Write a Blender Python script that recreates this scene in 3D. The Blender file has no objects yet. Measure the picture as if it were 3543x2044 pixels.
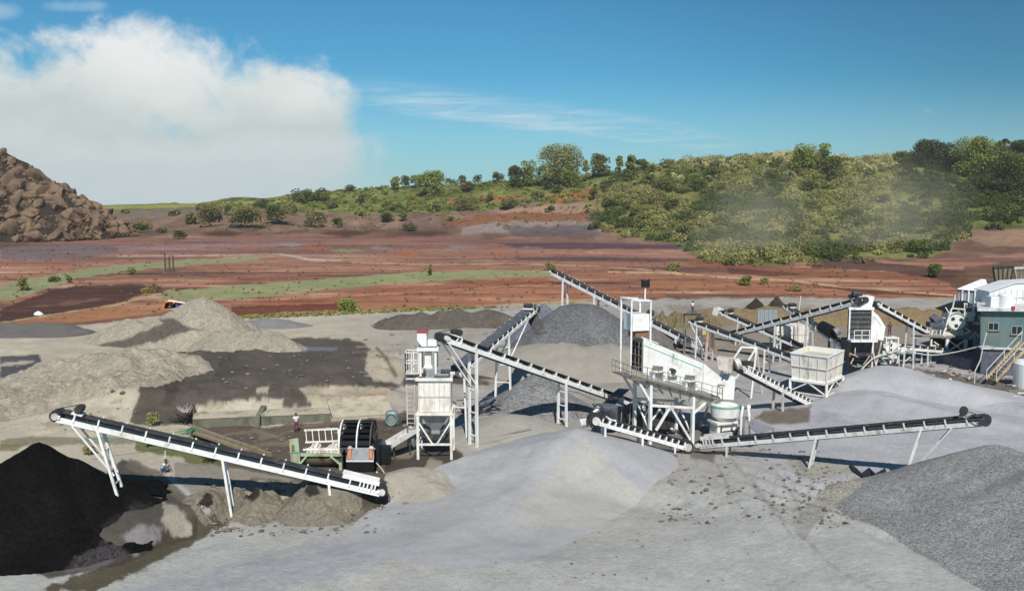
import bpy, math, random
import numpy as np
from mathutils import Vector, Matrix
random.seed(7); RNG = np.random.default_rng(11)
SC = bpy.context.scene
COL = SC.collection
rad = math.radians
M = 1.40372            # overview pixels -> photograph pixels
# ------------------------------------------------------------------ camera
FOC, CX, CY, HC = 3068.0, 1771.5, 1022.0, 20.0
PITCH = math.atan((CY - 700.0) / FOC)
cp, sp = math.cos(PITCH), math.sin(PITCH)
cam = bpy.data.cameras.new('camera'); camo = bpy.data.objects.new('camera', cam); COL.objects.link(camo)
cam.sensor_width = 36.0; cam.lens = 36.0 * FOC / 3543.0
cam.clip_start = 0.5; cam.clip_end = 20000
camo.location = (0, 0, HC); camo.rotation_euler = (math.pi / 2 - PITCH, 0, 0)
SC.camera = camo

def at(u, v, Y):
    """point seen at photo pixel (u, v) and standing Y metres out"""
    a = (u - CX) / FOC; b = -(v - CY) / FOC
    dx, dy, dz = a, cp + b * sp, -sp + b * cp
    t = Y / dy
    return Vector((dx * t, Y, HC + dz * t))

def proj(x, y, z):
    zc = y * cp - (z - HC) * sp
    yc = y * sp + (z - HC) * cp
    return CX + FOC * x / zc, CY - FOC * yc / zc

# ------------------------------------------------------------------ noise
_P = np.random.default_rng(3).permutation(512).astype(np.int64)
_G = np.random.default_rng(5).random(512)
def vnoise(x, y, seed=0):
    xi = np.floor(x).astype(np.int64); yi = np.floor(y).astype(np.int64)
    fx = x - xi; fy = y - yi
    fx = fx * fx * (3 - 2 * fx); fy = fy * fy * (3 - 2 * fy)
    def h(i, j): return _G[(_P[(_P[(i + seed * 37) & 511] + j) & 511])]
    a = h(xi, yi); b = h(xi + 1, yi); c = h(xi, yi + 1); d = h(xi + 1, yi + 1)
    return (a + (b - a) * fx) + ((c + (d - c) * fx) - (a + (b - a) * fx)) * fy
def fbm(x, y, seed=0, o=4, g=.5):
    s = 0; a = 1.; t = 0
    for k in range(o):
        s = s + a * (vnoise(x * 2 ** k, y * 2 ** k, seed + k) - .5); t += a; a *= g
    return s / t * 2
def sstep(a, b, x):
    t = np.clip((x - a) / (b - a), 0, 1); return t * t * (3 - 2 * t)

# ------------------------------------------------------------------ terrain height
def K(u, z150, *rows):
    ys, zs = [0, 150], [0, 0]
    for (Y, v) in rows:
        ys.append(Y); zs.append(at(u * M, v * M, Y).z)
    zl = zs[-1]
    if zl > 21: ys += [ys[-1] + 40, ys[-1] + 300, 5000]; zs += [zl - 1.5, zl - 14, 0]
    else: ys += [5000]; zs += [17]
    return ((u * M - CX) / FOC, ys, zs)
KN = [K(-600, 0, (350, 580), (420, 560), (520, 530), (700, 508), (1000, 507)),
      K(0, 0, (350, 580), (420, 560), (520, 530), (700, 508), (1000, 507)),
      K(240, 0, (350, 580), (420, 545), (520, 522), (700, 508), (1000, 506)),
      K(450, 0, (350, 582), (400, 555), (450, 530), (560, 511), (700, 502)),
      K(600, 0, (350, 582), (400, 555), (450, 530), (540, 498), (640, 490)),
      K(720, 0, (350, 582), (400, 555), (440, 532), (520, 484)),
      K(950, 0, (350, 585), (400, 552), (440, 525), (520, 464)),
      K(1150, 0, (350, 590), (400, 545), (430, 520), (520, 449)),
      K(1330, 0, (340, 590), (390, 545), (430, 510), (510, 442)),
      K(1500, 0, (320, 600), (400, 500), (500, 424)),
      K(1650, 0, (280, 615), (340, 540), (400, 460), (460, 402)),
      K(1850, 0, (240, 655), (300, 580), (360, 480), (430, 380)),
      K(2050, 0, (245, 645), (300, 580), (360, 480), (430, 390)),
      K(2300, 0, (245, 640), (300, 570), (360, 470), (430, 384)),
      K(2524, 0, (255, 620), (300, 560), (360, 460), (430, 368)),
      K(3100, 0, (255, 620), (300, 560), (360, 460), (430, 350))]
KA = np.array([k[0] for k in KN])
def gbump(x, y, cx, cy, sx, sy, a, rot=0):
    c, s = math.cos(rot), math.sin(rot)
    X = (x - cx) * c + (y - cy) * s; Y = -(x - cx) * s + (y - cy) * c
    return a * np.exp(-(X / sx) ** 2 - (Y / sy) ** 2)
def ground(x, y):
    x = np.asarray(x, float); y = np.asarray(y, float)
    a = np.clip(x / np.maximum(y, 1.), KA[0], KA[-1])
    idx = np.clip(np.searchsorted(KA, a) - 1, 0, len(KA) - 2)
    t = (a - KA[idx]) / (KA[idx + 1] - KA[idx]); t = t * t * (3 - 2 * t)
    z = np.zeros(np.broadcast(x, y).shape)
    for k, (_, ys, zs) in enumerate(KN):
        w = np.where(idx == k, 1 - t, 0) + np.where(idx + 1 == k, t, 0)
        m = w > 0
        if m.any(): z[m] += (w * np.interp(y, ys, zs))[m]
    far = sstep(330, 430, y) * (1 - sstep(600, 900, y))
    rt = sstep(.05, .1, a) * sstep(235, 300, y) * (1 - sstep(600, 900, y))
    z = z + np.maximum(far, rt) * (fbm(x / 28, y / 28, 21) * 3.2 + fbm(x / 7, y / 7, 25, 3) * .9)
    z = z + sstep(160, 260, y) * (1 - far) * fbm(x / 60, y / 30, 31) * .7
    nr = 1 - sstep(140, 170, y)
    z = z + nr * (fbm(x / 9, y / 9, 41) * .22 + fbm(x / 1.6, y / 1.6, 45, 3) * .07)
    z = z + gbump(x, y, 4, 49, 13, 5, .6, .2) + gbump(x, y, 12, 55, 7, 3.5, .5, -.5) + gbump(x, y, -9, 50, 8, 4, .5, .5)
    z = z + gbump(x, y, 39, 93, 5, 4, 1.1, .3) + gbump(x, y, 45, 88, 8, 2.2, .8, -.5) + gbump(x, y, 44, 97, 4, 3, .6)
    pl = sstep(81.2, 84., y + 1.2 * fbm(x / 5, y / 5, 55, 3)) * (1 - sstep(108, 118, y)) * sstep(-45, -41, x + 2 * fbm(x / 6, y / 6, 56, 3)) * (1 - sstep(-15, -10, x + 2 * fbm(x / 6, y / 6, 57, 3)))
    z = z + pl * (1.3 + .9 * fbm(x / 3.6, y / 3.6, 58, 5, .6))
    z = z + gbump(x, y, -24, 92, 11, 5, .4, .1) + gbump(x, y, -38, 82, 8, 6, 1.) + gbump(x, y, 15.5, 75, 5, 3.5, -.9)
    # embankment: the left yard stands above the foreground
    m = (y < 75) & (x < 24) & (y > 20)
    if m.any():
        BK = [(-90, 40), (-40, 47), (-27, 50.5), (-22.5, 53.6), (-20.3, 56.9), (-18.4, 60.2), (-15.5, 60.6), (-11, 58.9), (-7.6, 61.6), (-4, 63.5), (3, 61.5), (9, 59.5), (14, 56), (20, 50), (30, 40)]
        xm, ym = x[m] if x.ndim else x, y[m] if y.ndim else y
        yb = np.interp(xm, [p[0] for p in BK], [p[1] for p in BK])
        d = yb - ym + fbm(xm / 2.4, ym / 2.4, 61, 4) * 1.0
        z[m] = z[m] - 1.35 * sstep(-2.4 - 3.5 * sstep(-10, -2, xm), .2, d) * (1 - sstep(10, 22, xm)) + .25 * np.exp(-((d + 1.3) / .9) ** 2) * (fbm(xm / 1.1, ym / 1.1, 67, 4)) * (1 - sstep(-11, -4, xm))
    # wheel ruts running down the right foreground
    lx, ly = 21.5, 57.; ang = -1.02
    q = (x - lx) * math.sin(-ang) + (y - ly) * math.cos(ang); p = (x - lx) * math.cos(ang) + (y - ly) * math.sin(ang)
    env = np.exp(-(p / 9.) ** 4)
    q = q + fbm(p / 4, p * 0, 51, 2) * .5
    for off in (-2.6, -.9, .8, 2.4):
        z = z - env * .2 * np.exp(-((q - off) / .33) ** 2) + env * .12 * np.exp(-((q - off - .6) / .35) ** 2)
    return z
def gz(x, y): return float(ground(np.array([x]), np.array([y]))[0])
def hit(u, v, y0=30., y1=900.):
    ys = np.concatenate([np.arange(y0, 160, .25), np.arange(160, y1, .5)])
    a = (u - CX) / FOC; b = -(v - CY) / FOC
    t = ys / (cp + b * sp); xs = a * t; zs = HC + (-sp + b * cp) * t
    g = ground(xs, ys); w = np.where(zs <= g)[0]
    i = w[0] if len(w) else int(np.argmin(np.where(ys < 620, zs - g, 1e9)))
    return Vector((xs[i], ys[i], g[i]))

# ------------------------------------------------------------------ materials
EXPK = .84
def lin(c):
    c = c / 255.; return c / 12.92 if c <= .04045 else ((c + .055) / 1.055) ** 2.4
def C(r, g, b, k=None):
    k = EXPK if k is None else k
    return (lin(r) * k, lin(g) * k, lin(b) * k)
class NT:
    def __init__(s, name):
        s.m = bpy.data.materials.new(name); s.m.use_nodes = True; s.t = s.m.node_tree
        s.b = s.t.nodes['Principled BSDF']; s.b.inputs['Specular IOR Level'].default_value = .25
    def n(s, typ, **kw):
        n = s.t.nodes.new(typ)
        for k, v in kw.items(): setattr(n, k, v)
        return n
    def l(s, a, b): s.t.links.new(a, b)
def mixmul(N, col_out, fac_out, lo, hi):
    mr = N.n('ShaderNodeMapRange'); mr.inputs[1].default_value = .3; mr.inputs[2].default_value = .7
    mr.inputs[3].default_value = lo; mr.inputs[4].default_value = hi
    N.l(fac_out, mr.inputs[0])
    mx = N.n('ShaderNodeMix', data_type='RGBA', blend_type='MULTIPLY'); mx.inputs[0].default_value = 1
    N.l(col_out, mx.inputs[6]); N.l(mr.outputs[0], mx.inputs[7]); return mx.outputs[2]
def noise(N, scale, detail=4, rough=.6, vec=None, stretch=None):
    tc = N.n('ShaderNodeTexCoord'); no = N.n('ShaderNodeTexNoise')
    no.inputs['Scale'].default_value = scale; no.inputs['Detail'].default_value = detail; no.inputs['Roughness'].default_value = rough
    o = tc.outputs['Object']
    if stretch:
        mp = N.n('ShaderNodeMapping'); mp.inputs['Scale'].default_value = stretch; N.l(o, mp.inputs[0]); o = mp.outputs[0]
    N.l(o, no.inputs['Vector']); return no.outputs[0]
def mat(name, col, rough=.6, metal=0., var=.12, scale=2.5, bump=0., dirt=None, dirt_at=.62, stretch=None):
    N = NT(name); rgb = N.n('ShaderNodeRGB'); rgb.outputs[0].default_value = (*col, 1)
    f = noise(N, scale, 5, .65, stretch=stretch)
    o = mixmul(N, rgb.outputs[0], f, 1 - var, 1 + var)
    if dirt:
        d = noise(N, scale * .6, 6, .7, stretch=stretch or (1, 1, .5))
        mr = N.n('ShaderNodeMapRange'); mr.inputs[1].default_value = dirt_at - .12; mr.inputs[2].default_value = dirt_at + .06
        N.l(d, mr.inputs[0])
        mx = N.n('ShaderNodeMix', data_type='RGBA'); N.l(mr.outputs[0], mx.inputs[0]); N.l(o, mx.inputs[6]); mx.inputs[7].default_value = (*dirt, 1)
        o = mx.outputs[2]
    N.l(o, N.b.inputs['Base Color']); N.b.inputs['Roughness'].default_value = rough; N.b.inputs['Metallic'].default_value = metal
    if bump:
        bp = N.n('ShaderNodeBump'); bp.inputs['Strength'].default_value = bump; bp.inputs['Distance'].default_value = .05
        N.l(f, bp.inputs['Height']); N.l(bp.outputs[0], N.b.inputs['Normal'])
    return N.m
def vmat(name, scales, bump=.5, bdist=.1, rough=.9, spec=.1, leaf=False, bscale=None):
    """material whose base colour is the mesh's own painted colour, broken up by grain"""
    N = NT(name); at_ = N.n('ShaderNodeAttribute', attribute_name='Col'); o = at_.outputs['Color']; f = None
    for (sc, amt) in scales:
        f = noise(N, sc, 4, .65); o = mixmul(N, o, f, 1 - amt, 1 + amt)
    N.l(o, N.b.inputs['Base Color']); N.b.inputs['Roughness'].default_value = rough; N.b.inputs['Specular IOR Level'].default_value = spec
    if bump:
        if bscale: f = noise(N, bscale, 6, .7)
        bp = N.n('ShaderNodeBump'); bp.inputs['Strength'].default_value = bump; bp.inputs['Distance'].default_value = bdist
        N.l(f, bp.inputs['Height']); N.l(bp.outputs[0], N.b.inputs['Normal'])
    if leaf:
        tr = N.n('ShaderNodeBsdfTranslucent'); N.l(o, tr.inputs[0]); ms = N.n('ShaderNodeMixShader'); ms.inputs[0].default_value = .35
        out = N.t.nodes['Material Output']; N.l(N.b.outputs[0], ms.inputs[1]); N.l(tr.outputs[0], ms.inputs[2]); N.l(ms.outputs[0], out.inputs[0])
    return N.m
MT = {}
MT['yard'] = vmat('yard_earth', [(.35, .10), (2.2, .10), (9, .12)], .8, .16, bscale=3.)
MT['field'] = vmat('field_earth', [(.06, .12), (.35, .16), (1.2, .12)], .5, .5)
MT['hill'] = vmat('hillside_earth', [(.08, .15), (.5, .25), (1.6, .2)], .8, .8)
MT['sand'] = vmat('dry_sand', [(.4, .07), (3., .07), (12, .10)], .35, .06)
MT['dirt'] = vmat('lumpy_dirt', [(.5, .12), (2.5, .22), (7, .22)], 1., .5, bscale=2.6)
def gravel_mat(name, c1, c2, sc):
    N = NT(name); tc = N.n('ShaderNodeTexCoord'); vo = N.n('ShaderNodeTexVoronoi'); vo.inputs['Scale'].default_value = sc
    N.l(tc.outputs['Object'], vo.inputs['Vector'])
    sep = N.n('ShaderNodeSeparateColor'); N.l(vo.outputs['Color'], sep.inputs[0])
    rp = N.n('ShaderNodeValToRGB'); rp.color_ramp.elements[0].color = (*c1, 1); rp.color_ramp.elements[1].color = (*c2, 1)
    N.l(sep.outputs[0], rp.inputs[0])
    at_ = N.n('ShaderNodeAttribute', attribute_name='Col')
    mx = N.n('ShaderNodeMix', data_type='RGBA', blend_type='MULTIPLY'); mx.inputs[0].default_value = 1
    N.l(rp.outputs[0], mx.inputs[6]); N.l(at_.outputs[0], mx.inputs[7])
    o = mixmul(N, mx.outputs[2], noise(N, .25, 5), .86, 1.14)
    N.l(o, N.b.inputs['Base Color']); N.b.inputs['Roughness'].default_value = .95; N.b.inputs['Specular IOR Level'].default_value = .05
    bp = N.n('ShaderNodeBump'); bp.inputs['Strength'].default_value = .8; bp.inputs['Distance'].default_value = .08; bp.invert = True
    N.l(vo.outputs['Distance'], bp.inputs['Height']); N.l(bp.outputs[0], N.b.inputs['Normal'])
    return N.m
MT['gravel'] = gravel_mat('grey_gravel', (.68, .68, .69), (1.6, 1.6, 1.58), 11.)
MT['gravelfar'] = gravel_mat('far_gravel', (.7, .7, .72), (1.3, 1.3, 1.3), 5.)
MT['coal'] = gravel_mat('black_sand', (.6, .6, .6), (1.5, 1.5, 1.5), 6.)
MT['leaf'] = vmat('leaves', [(.4, .15)], 0, leaf=True, rough=.7)
MT['rock'] = mat('brown_rock', C(142, 118, 96), .9, var=.4, scale=.5, bump=1., dirt=C(70, 56, 46), dirt_at=.56)
RUST = (.30, .20, .13)
MT['white'] = mat('white_paint', (.80, .80, .79), .5, var=.08, scale=1.6, dirt=(.52, .48, .42), dirt_at=.655)
MT['cream'] = mat('cream_paint', (.78, .75, .69), .5, var=.08, scale=1.6, dirt=(.48, .41, .33), dirt_at=.63)
MT['pink'] = mat('dusty_white_paint', (.60, .56, .52), .6, var=.1, scale=2, dirt=(.35, .28, .22), dirt_at=.60)
MT['offwhite'] = mat('dusty_grey_paint', (.62, .62, .61), .6, var=.1, scale=2, dirt=(.33, .29, .25), dirt_at=.62)
MT['faded'] = mat('faded_yellow_paint', (.50, .42, .27), .6, dirt=RUST, dirt_at=.56)
MT['yellow'] = mat('yellow_paint', (.62, .45, .16), .5, dirt=RUST, dirt_at=.6)
MT['orange'] = mat('orange_paint', (.60, .22, .10), .5, dirt=(.4, .25, .16), dirt_at=.58)
MT['vivid'] = mat('bright_orange_paint', (.80, .20, .04), .4)
MT['green'] = mat('green_paint', (.18, .42, .28), .5, dirt=(.3, .36, .26), dirt_at=.62)
MT['mint'] = mat('pale_green_paint', (.40, .50, .33), .5, dirt=(.3, .25, .18), dirt_at=.58)
MT['teal'] = mat('teal_plaster', (.10, .17, .175), .8, var=.25, scale=.6, dirt=(.17, .19, .16), dirt_at=.6, stretch=(1, 1, .4))
MT['belt'] = mat('belt_rubber', (.030, .030, .034), .6, var=.3, scale=3, dirt=(.12, .12, .13), dirt_at=.66)
MT['beltgrey'] = mat('dusty_belt_rubber', (.085, .092, .11), .6, var=.25, scale=3, dirt=(.16, .16, .17), dirt_at=.62)
MT['dark'] = mat('dark_steel', (.045, .045, .048), .5, var=.3, scale=4, dirt=(.16, .13, .11), dirt_at=.64)
MT['black'] = mat('black_steel', (.013, .013, .015), .5, var=.3, scale=4)
MT['steel'] = mat('grey_steel', (.33, .34, .36), .4, .3, var=.15, dirt=(.2, .17, .14), dirt_at=.64)
MT['rail'] = mat('weathered_rail', (.20, .20, .19), .5, dirt=RUST, dirt_at=.6)
MT['rust'] = mat('rusty_steel', (.24, .13, .08), .8, var=.35, scale=4)
MT['wood'] = mat('weathered_timber', (.24, .19, .13), .85, var=.3, scale=3, stretch=(1, 1, .15))
MT['bark'] = mat('bark', (.10, .08, .055), .9, var=.3, scale=4)
MT['concrete'] = mat('pale_concrete', C(196, 186, 165), .85, var=.10, scale=1.2, bump=.2, dirt=C(150, 140, 120), dirt_at=.6)
MT['mossy'] = mat('mossy_concrete', C(122, 124, 108), .85, var=.2, scale=1.5, bump=.3, dirt=C(90, 92, 78), dirt_at=.56)
MT['stone'] = mat('dark_stonework', (.10, .11, .14), .85, var=.35, scale=1.6, bump=.6)
MT['roofsheet'] = mat('white_roof_sheet', (.72, .73, .74), .45, var=.08, scale=1.5, dirt=(.45, .44, .42), dirt_at=.66)
MT['corr'] = mat('grey_corrugated_sheet', (.30, .34, .37), .5, .1, var=.15, scale=2)
MT['glass'] = mat('dark_glass', (.02, .025, .03), .15, var=.1)
MT['skin'] = mat('skin', (.16, .09, .055), .6, var=.05)
MT['shirt'] = mat('white_shirt', (.72, .72, .78), .9, var=.08)
MT['blue'] = mat('blue_cloth', (.06, .10, .22), .9)
MT['maroon'] = mat('maroon_cloth', (.17, .06, .06), .9)
MT['purple'] = mat('plum_cloth', (.13, .05, .09), .9)
MT['hair'] = mat('black_hair', (.015, .013, .012), .7)
MT['red'] = mat('red_paint', (.40, .06, .08), .5)
MT['tarp'] = mat('black_tarp', (.025, .023, .035), .45, var=.4)
MT['hose'] = mat('pale_hose', (.55, .54, .50), .6)
MT['greenhose'] = mat('green_hose', (.10, .32, .20), .5)
MT['plastic'] = mat('white_plastic', (.80, .82, .80), .4, var=.04)

# ------------------------------------------------------------------ building blocks
WLOC = {}
def thing(name, label, cat, loc, group=None):
    o = bpy.data.objects.new(name, None); COL.objects.link(o); o.location = loc
    o.empty_display_size = .3
    o['label'] = label; o['category'] = cat
    if group: o['group'] = group
    WLOC[o.name] = Vector(loc); return o
def tag(o, label, cat, group=None):
    o['label'] = label; o['category'] = cat
    if group: o['group'] = group
    return o
class MB:
    def __init__(s): s.v = []; s.f = []
    def add(s, vs, fs):
        o = len(s.v); s.v += [Vector(v) for v in vs]; s.f += [tuple(i + o for i in f) for f in fs]; return s
    def hexa(s, p): # 8 points: bottom 4 ccw, top 4
        return s.add(p, [(3, 2, 1, 0), (4, 5, 6, 7), (0, 1, 5, 4), (1, 2, 6, 5), (2, 3, 7, 6), (3, 0, 4, 7)])
    def box(s, c, size, ax=None):
        c = Vector(c); X, Y, Z = ax or (Vector((1, 0, 0)), Vector((0, 1, 0)), Vector((0, 0, 1)))
        X = X * size[0] / 2; Y = Y * size[1] / 2; Z = Z * size[2] / 2
        return s.hexa([c - X - Y - Z, c + X - Y - Z, c + X + Y - Z, c - X + Y - Z, c - X - Y + Z, c + X - Y + Z, c + X + Y + Z, c - X + Y + Z])
    def beam(s, p, q, w, h=None, up=None):
        p, q = Vector(p), Vector(q); d = (q - p); L = d.length
        if L < 1e-6: return s
        d = d / L; h = h or w; up = Vector(up) if up else Vector((0, 0, 1))
        x = d.cross(up)
        if x.length < 1e-3: x = d.cross(Vector((0, 1, 0)))
        x.normalize(); y = x.cross(d)
        return s.box((p + q) / 2, (L, w, h), (d, x, y))
    def tube(s, p, q, r, r2=None, n=10, caps=True):
        p, q = Vector(p), Vector(q); d = (q - p).normalized(); r2 = r if r2 is None else r2
        x = d.orthogonal().normalized(); y = d.cross(x)
        vs = []
        for c, rr in ((p, r), (q, r2)):
            for k in range(n):
                a = 2 * math.pi * k / n; vs.append(c + x * (rr * math.cos(a)) + y * (rr * math.sin(a)))
        fs = [(k, (k + 1) % n, n + (k + 1) % n, n + k) for k in range(n)]
        if caps: fs += [tuple(range(n - 1, -1, -1)), tuple(range(n, 2 * n))]
        return s.add(vs, fs)
    def path(s, pts, r, n=6):
        for a, b in zip(pts[:-1], pts[1:]): s.tube(a, b, r, n=n)
        return s
    def prism(s, poly, off):
        """polygon (list of 3D points) extruded by vector off"""
        n = len(poly); off = Vector(off); vs = [Vector(p) for p in poly] + [Vector(p) + off for p in poly]
        return s.add(vs, [tuple(range(n - 1, -1, -1)), tuple(range(n, 2 * n))] + [(k, (k + 1) % n, n + (k + 1) % n, n + k) for k in range(n)])
    def lathe(s, c, prof, n=20, axis=None):
        c = Vector(c); Z = Vector(axis).normalized() if axis else Vector((0, 0, 1)); X = Z.orthogonal().normalized(); Y = Z.cross(X)
        vs = []
        for (r, z) in prof:
            for k in range(n):
                a = 2 * math.pi * k / n; vs.append(c + X * r * math.cos(a) + Y * r * math.sin(a) + Z * z)
        m = len(prof); fs = [(i * n + k, i * n + (k + 1) % n, (i + 1) * n + (k + 1) % n, (i + 1) * n + k) for i in range(m - 1) for k in range(n)]
        fs += [tuple(range(n - 1, -1, -1)), tuple(range((m - 1) * n, m * n))]
        return s.add(vs, fs)
    def ball(s, c, r, n=8, sq=(1, 1, 1)):
        prof = []
        c = Vector(c); vs = []
        for i in range(n + 1):
            t = math.pi * i / n
            for k in range(n * 2):
                a = math.pi * k / n; vs.append(c + Vector((r * sq[0] * math.sin(t) * math.cos(a), r * sq[1] * math.sin(t) * math.sin(a), r * sq[2] * math.cos(t))))
        w = 2 * n
        return s.add(vs, [(i * w + k, (i + 1) * w + k, (i + 1) * w + (k + 1) % w, i * w + (k + 1) % w) for i in range(n) for k in range(w)])
    def build(s, name, m, parent=None, label=None, smooth=False, bevel=0.):
        loc = WLOC[parent.name] if parent else Vector((0, 0, 0))
        me = bpy.data.meshes.new(name); 
        if parent is None and s.v:
            loc = sum(s.v, Vector()) / len(s.v); loc.z = min(v.z for v in s.v)
        me.from_pydata([tuple(v - loc) for v in s.v], [], s.f); me.update()
        me.materials.append(MT[m] if isinstance(m, str) else m)
        if smooth: me.polygons.foreach_set('use_smooth', [True] * len(me.polygons))
        o = bpy.data.objects.new(name, me); COL.objects.link(o)
        if parent: o.parent = parent
        else: o.location = loc
        WLOC[o.name] = loc
        if label: o['label'] = label
        if bevel:
            b = o.modifiers.new('bevel', 'BEVEL'); b.width = bevel; b.segments = 2; b.limit_method = 'ANGLE'
        return o
def npmesh(name, V, F, m, col=None, parent=None, smooth=True, loc=None):
    V = np.asarray(V, np.float32); F = np.asarray(F, np.int32)
    if loc is not None: V = V - np.array(loc, np.float32)
    me = bpy.data.meshes.new(name); k = F.shape[1]
    me.vertices.add(len(V)); me.vertices.foreach_set('co', V.ravel())
    me.loops.add(F.size); me.loops.foreach_set('vertex_index', F.ravel())
    me.polygons.add(len(F)); me.polygons.foreach_set('loop_start', np.arange(0, F.size, k, dtype=np.int32))
    me.polygons.foreach_set('use_smooth', np.full(len(F), smooth))
    me.update(calc_edges=True)
    if col is not None:
        ca = me.color_attributes.new('Col', 'FLOAT_COLOR', 'POINT')
        c4 = np.ones((len(V), 4), np.float32); c4[:, :3] = col; ca.data.foreach_set('color', c4.ravel())
    me.materials.append(MT[m] if isinstance(m, str) else m)
    o = bpy.data.objects.new(name, me); COL.objects.link(o)
    if loc is not None: o.location = loc
    if parent: o.parent = parent; o.location = (0, 0, 0)
    WLOC[o.name] = Vector(loc) if loc is not None else Vector((0, 0, 0))
    return o

# ------------------------------------------------------------------ earth colours (stains, soils and some painted shading)
def seg_dist(u, v, pts, closed):
    d = np.full(u.shape, 1e9); n = len(pts)
    for i in range(n if closed else n - 1):
        x0, y0 = pts[i]; x1, y1 = pts[(i + 1) % n]
        dx, dy = x1 - x0, y1 - y0; L = dx * dx + dy * dy + 1e-9
        t = np.clip(((u - x0) * dx + (v - y0) * dy) / L, 0, 1)
        d = np.minimum(d, np.hypot(u - x0 - t * dx, v - y0 - t * dy))
    return d
def inside(u, v, pts):
    r = np.zeros(u.shape, bool); n = len(pts)
    for i in range(n):
        x0, y0 = pts[i]; x1, y1 = pts[(i + 1) % n]
        c = ((y0 > v) != (y1 > v)) & (u < (x1 - x0) * (v - y0) / (y1 - y0 + 1e-12) + x0)
        r ^= c
    return r
def paint(u, v, col, layers):
    """u, v in overview pixels; layers: (points, rgb, softness, raggedness, opacity, line width or None)"""
    for i, (pts, rgb, soft, rag, op, wd) in enumerate(layers):
        P = np.array(pts, float); mg = soft + rag + (wd or 0) + 2
        m = (u > P[:, 0].min() - mg) & (u < P[:, 0].max() + mg) & (v > P[:, 1].min() - mg) & (v < P[:, 1].max() + mg)
        if not m.any(): continue
        uu, vv = u[m], v[m]
        nz = fbm(uu / 26, vv / 16, 60 + i, 5, .6) * rag
        if wd is None:
            sd = seg_dist(uu, vv, pts, True); sd = np.where(inside(uu, vv, pts), -sd, sd)
        else: sd = seg_dist(uu, vv, pts, False) - wd
        al = (1 - sstep(-soft, soft, sd + nz)) * op
        al = al[:, None]; col[m] = col[m] * (1 - al) + np.array(rgb)[None] * al
    return col
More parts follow.
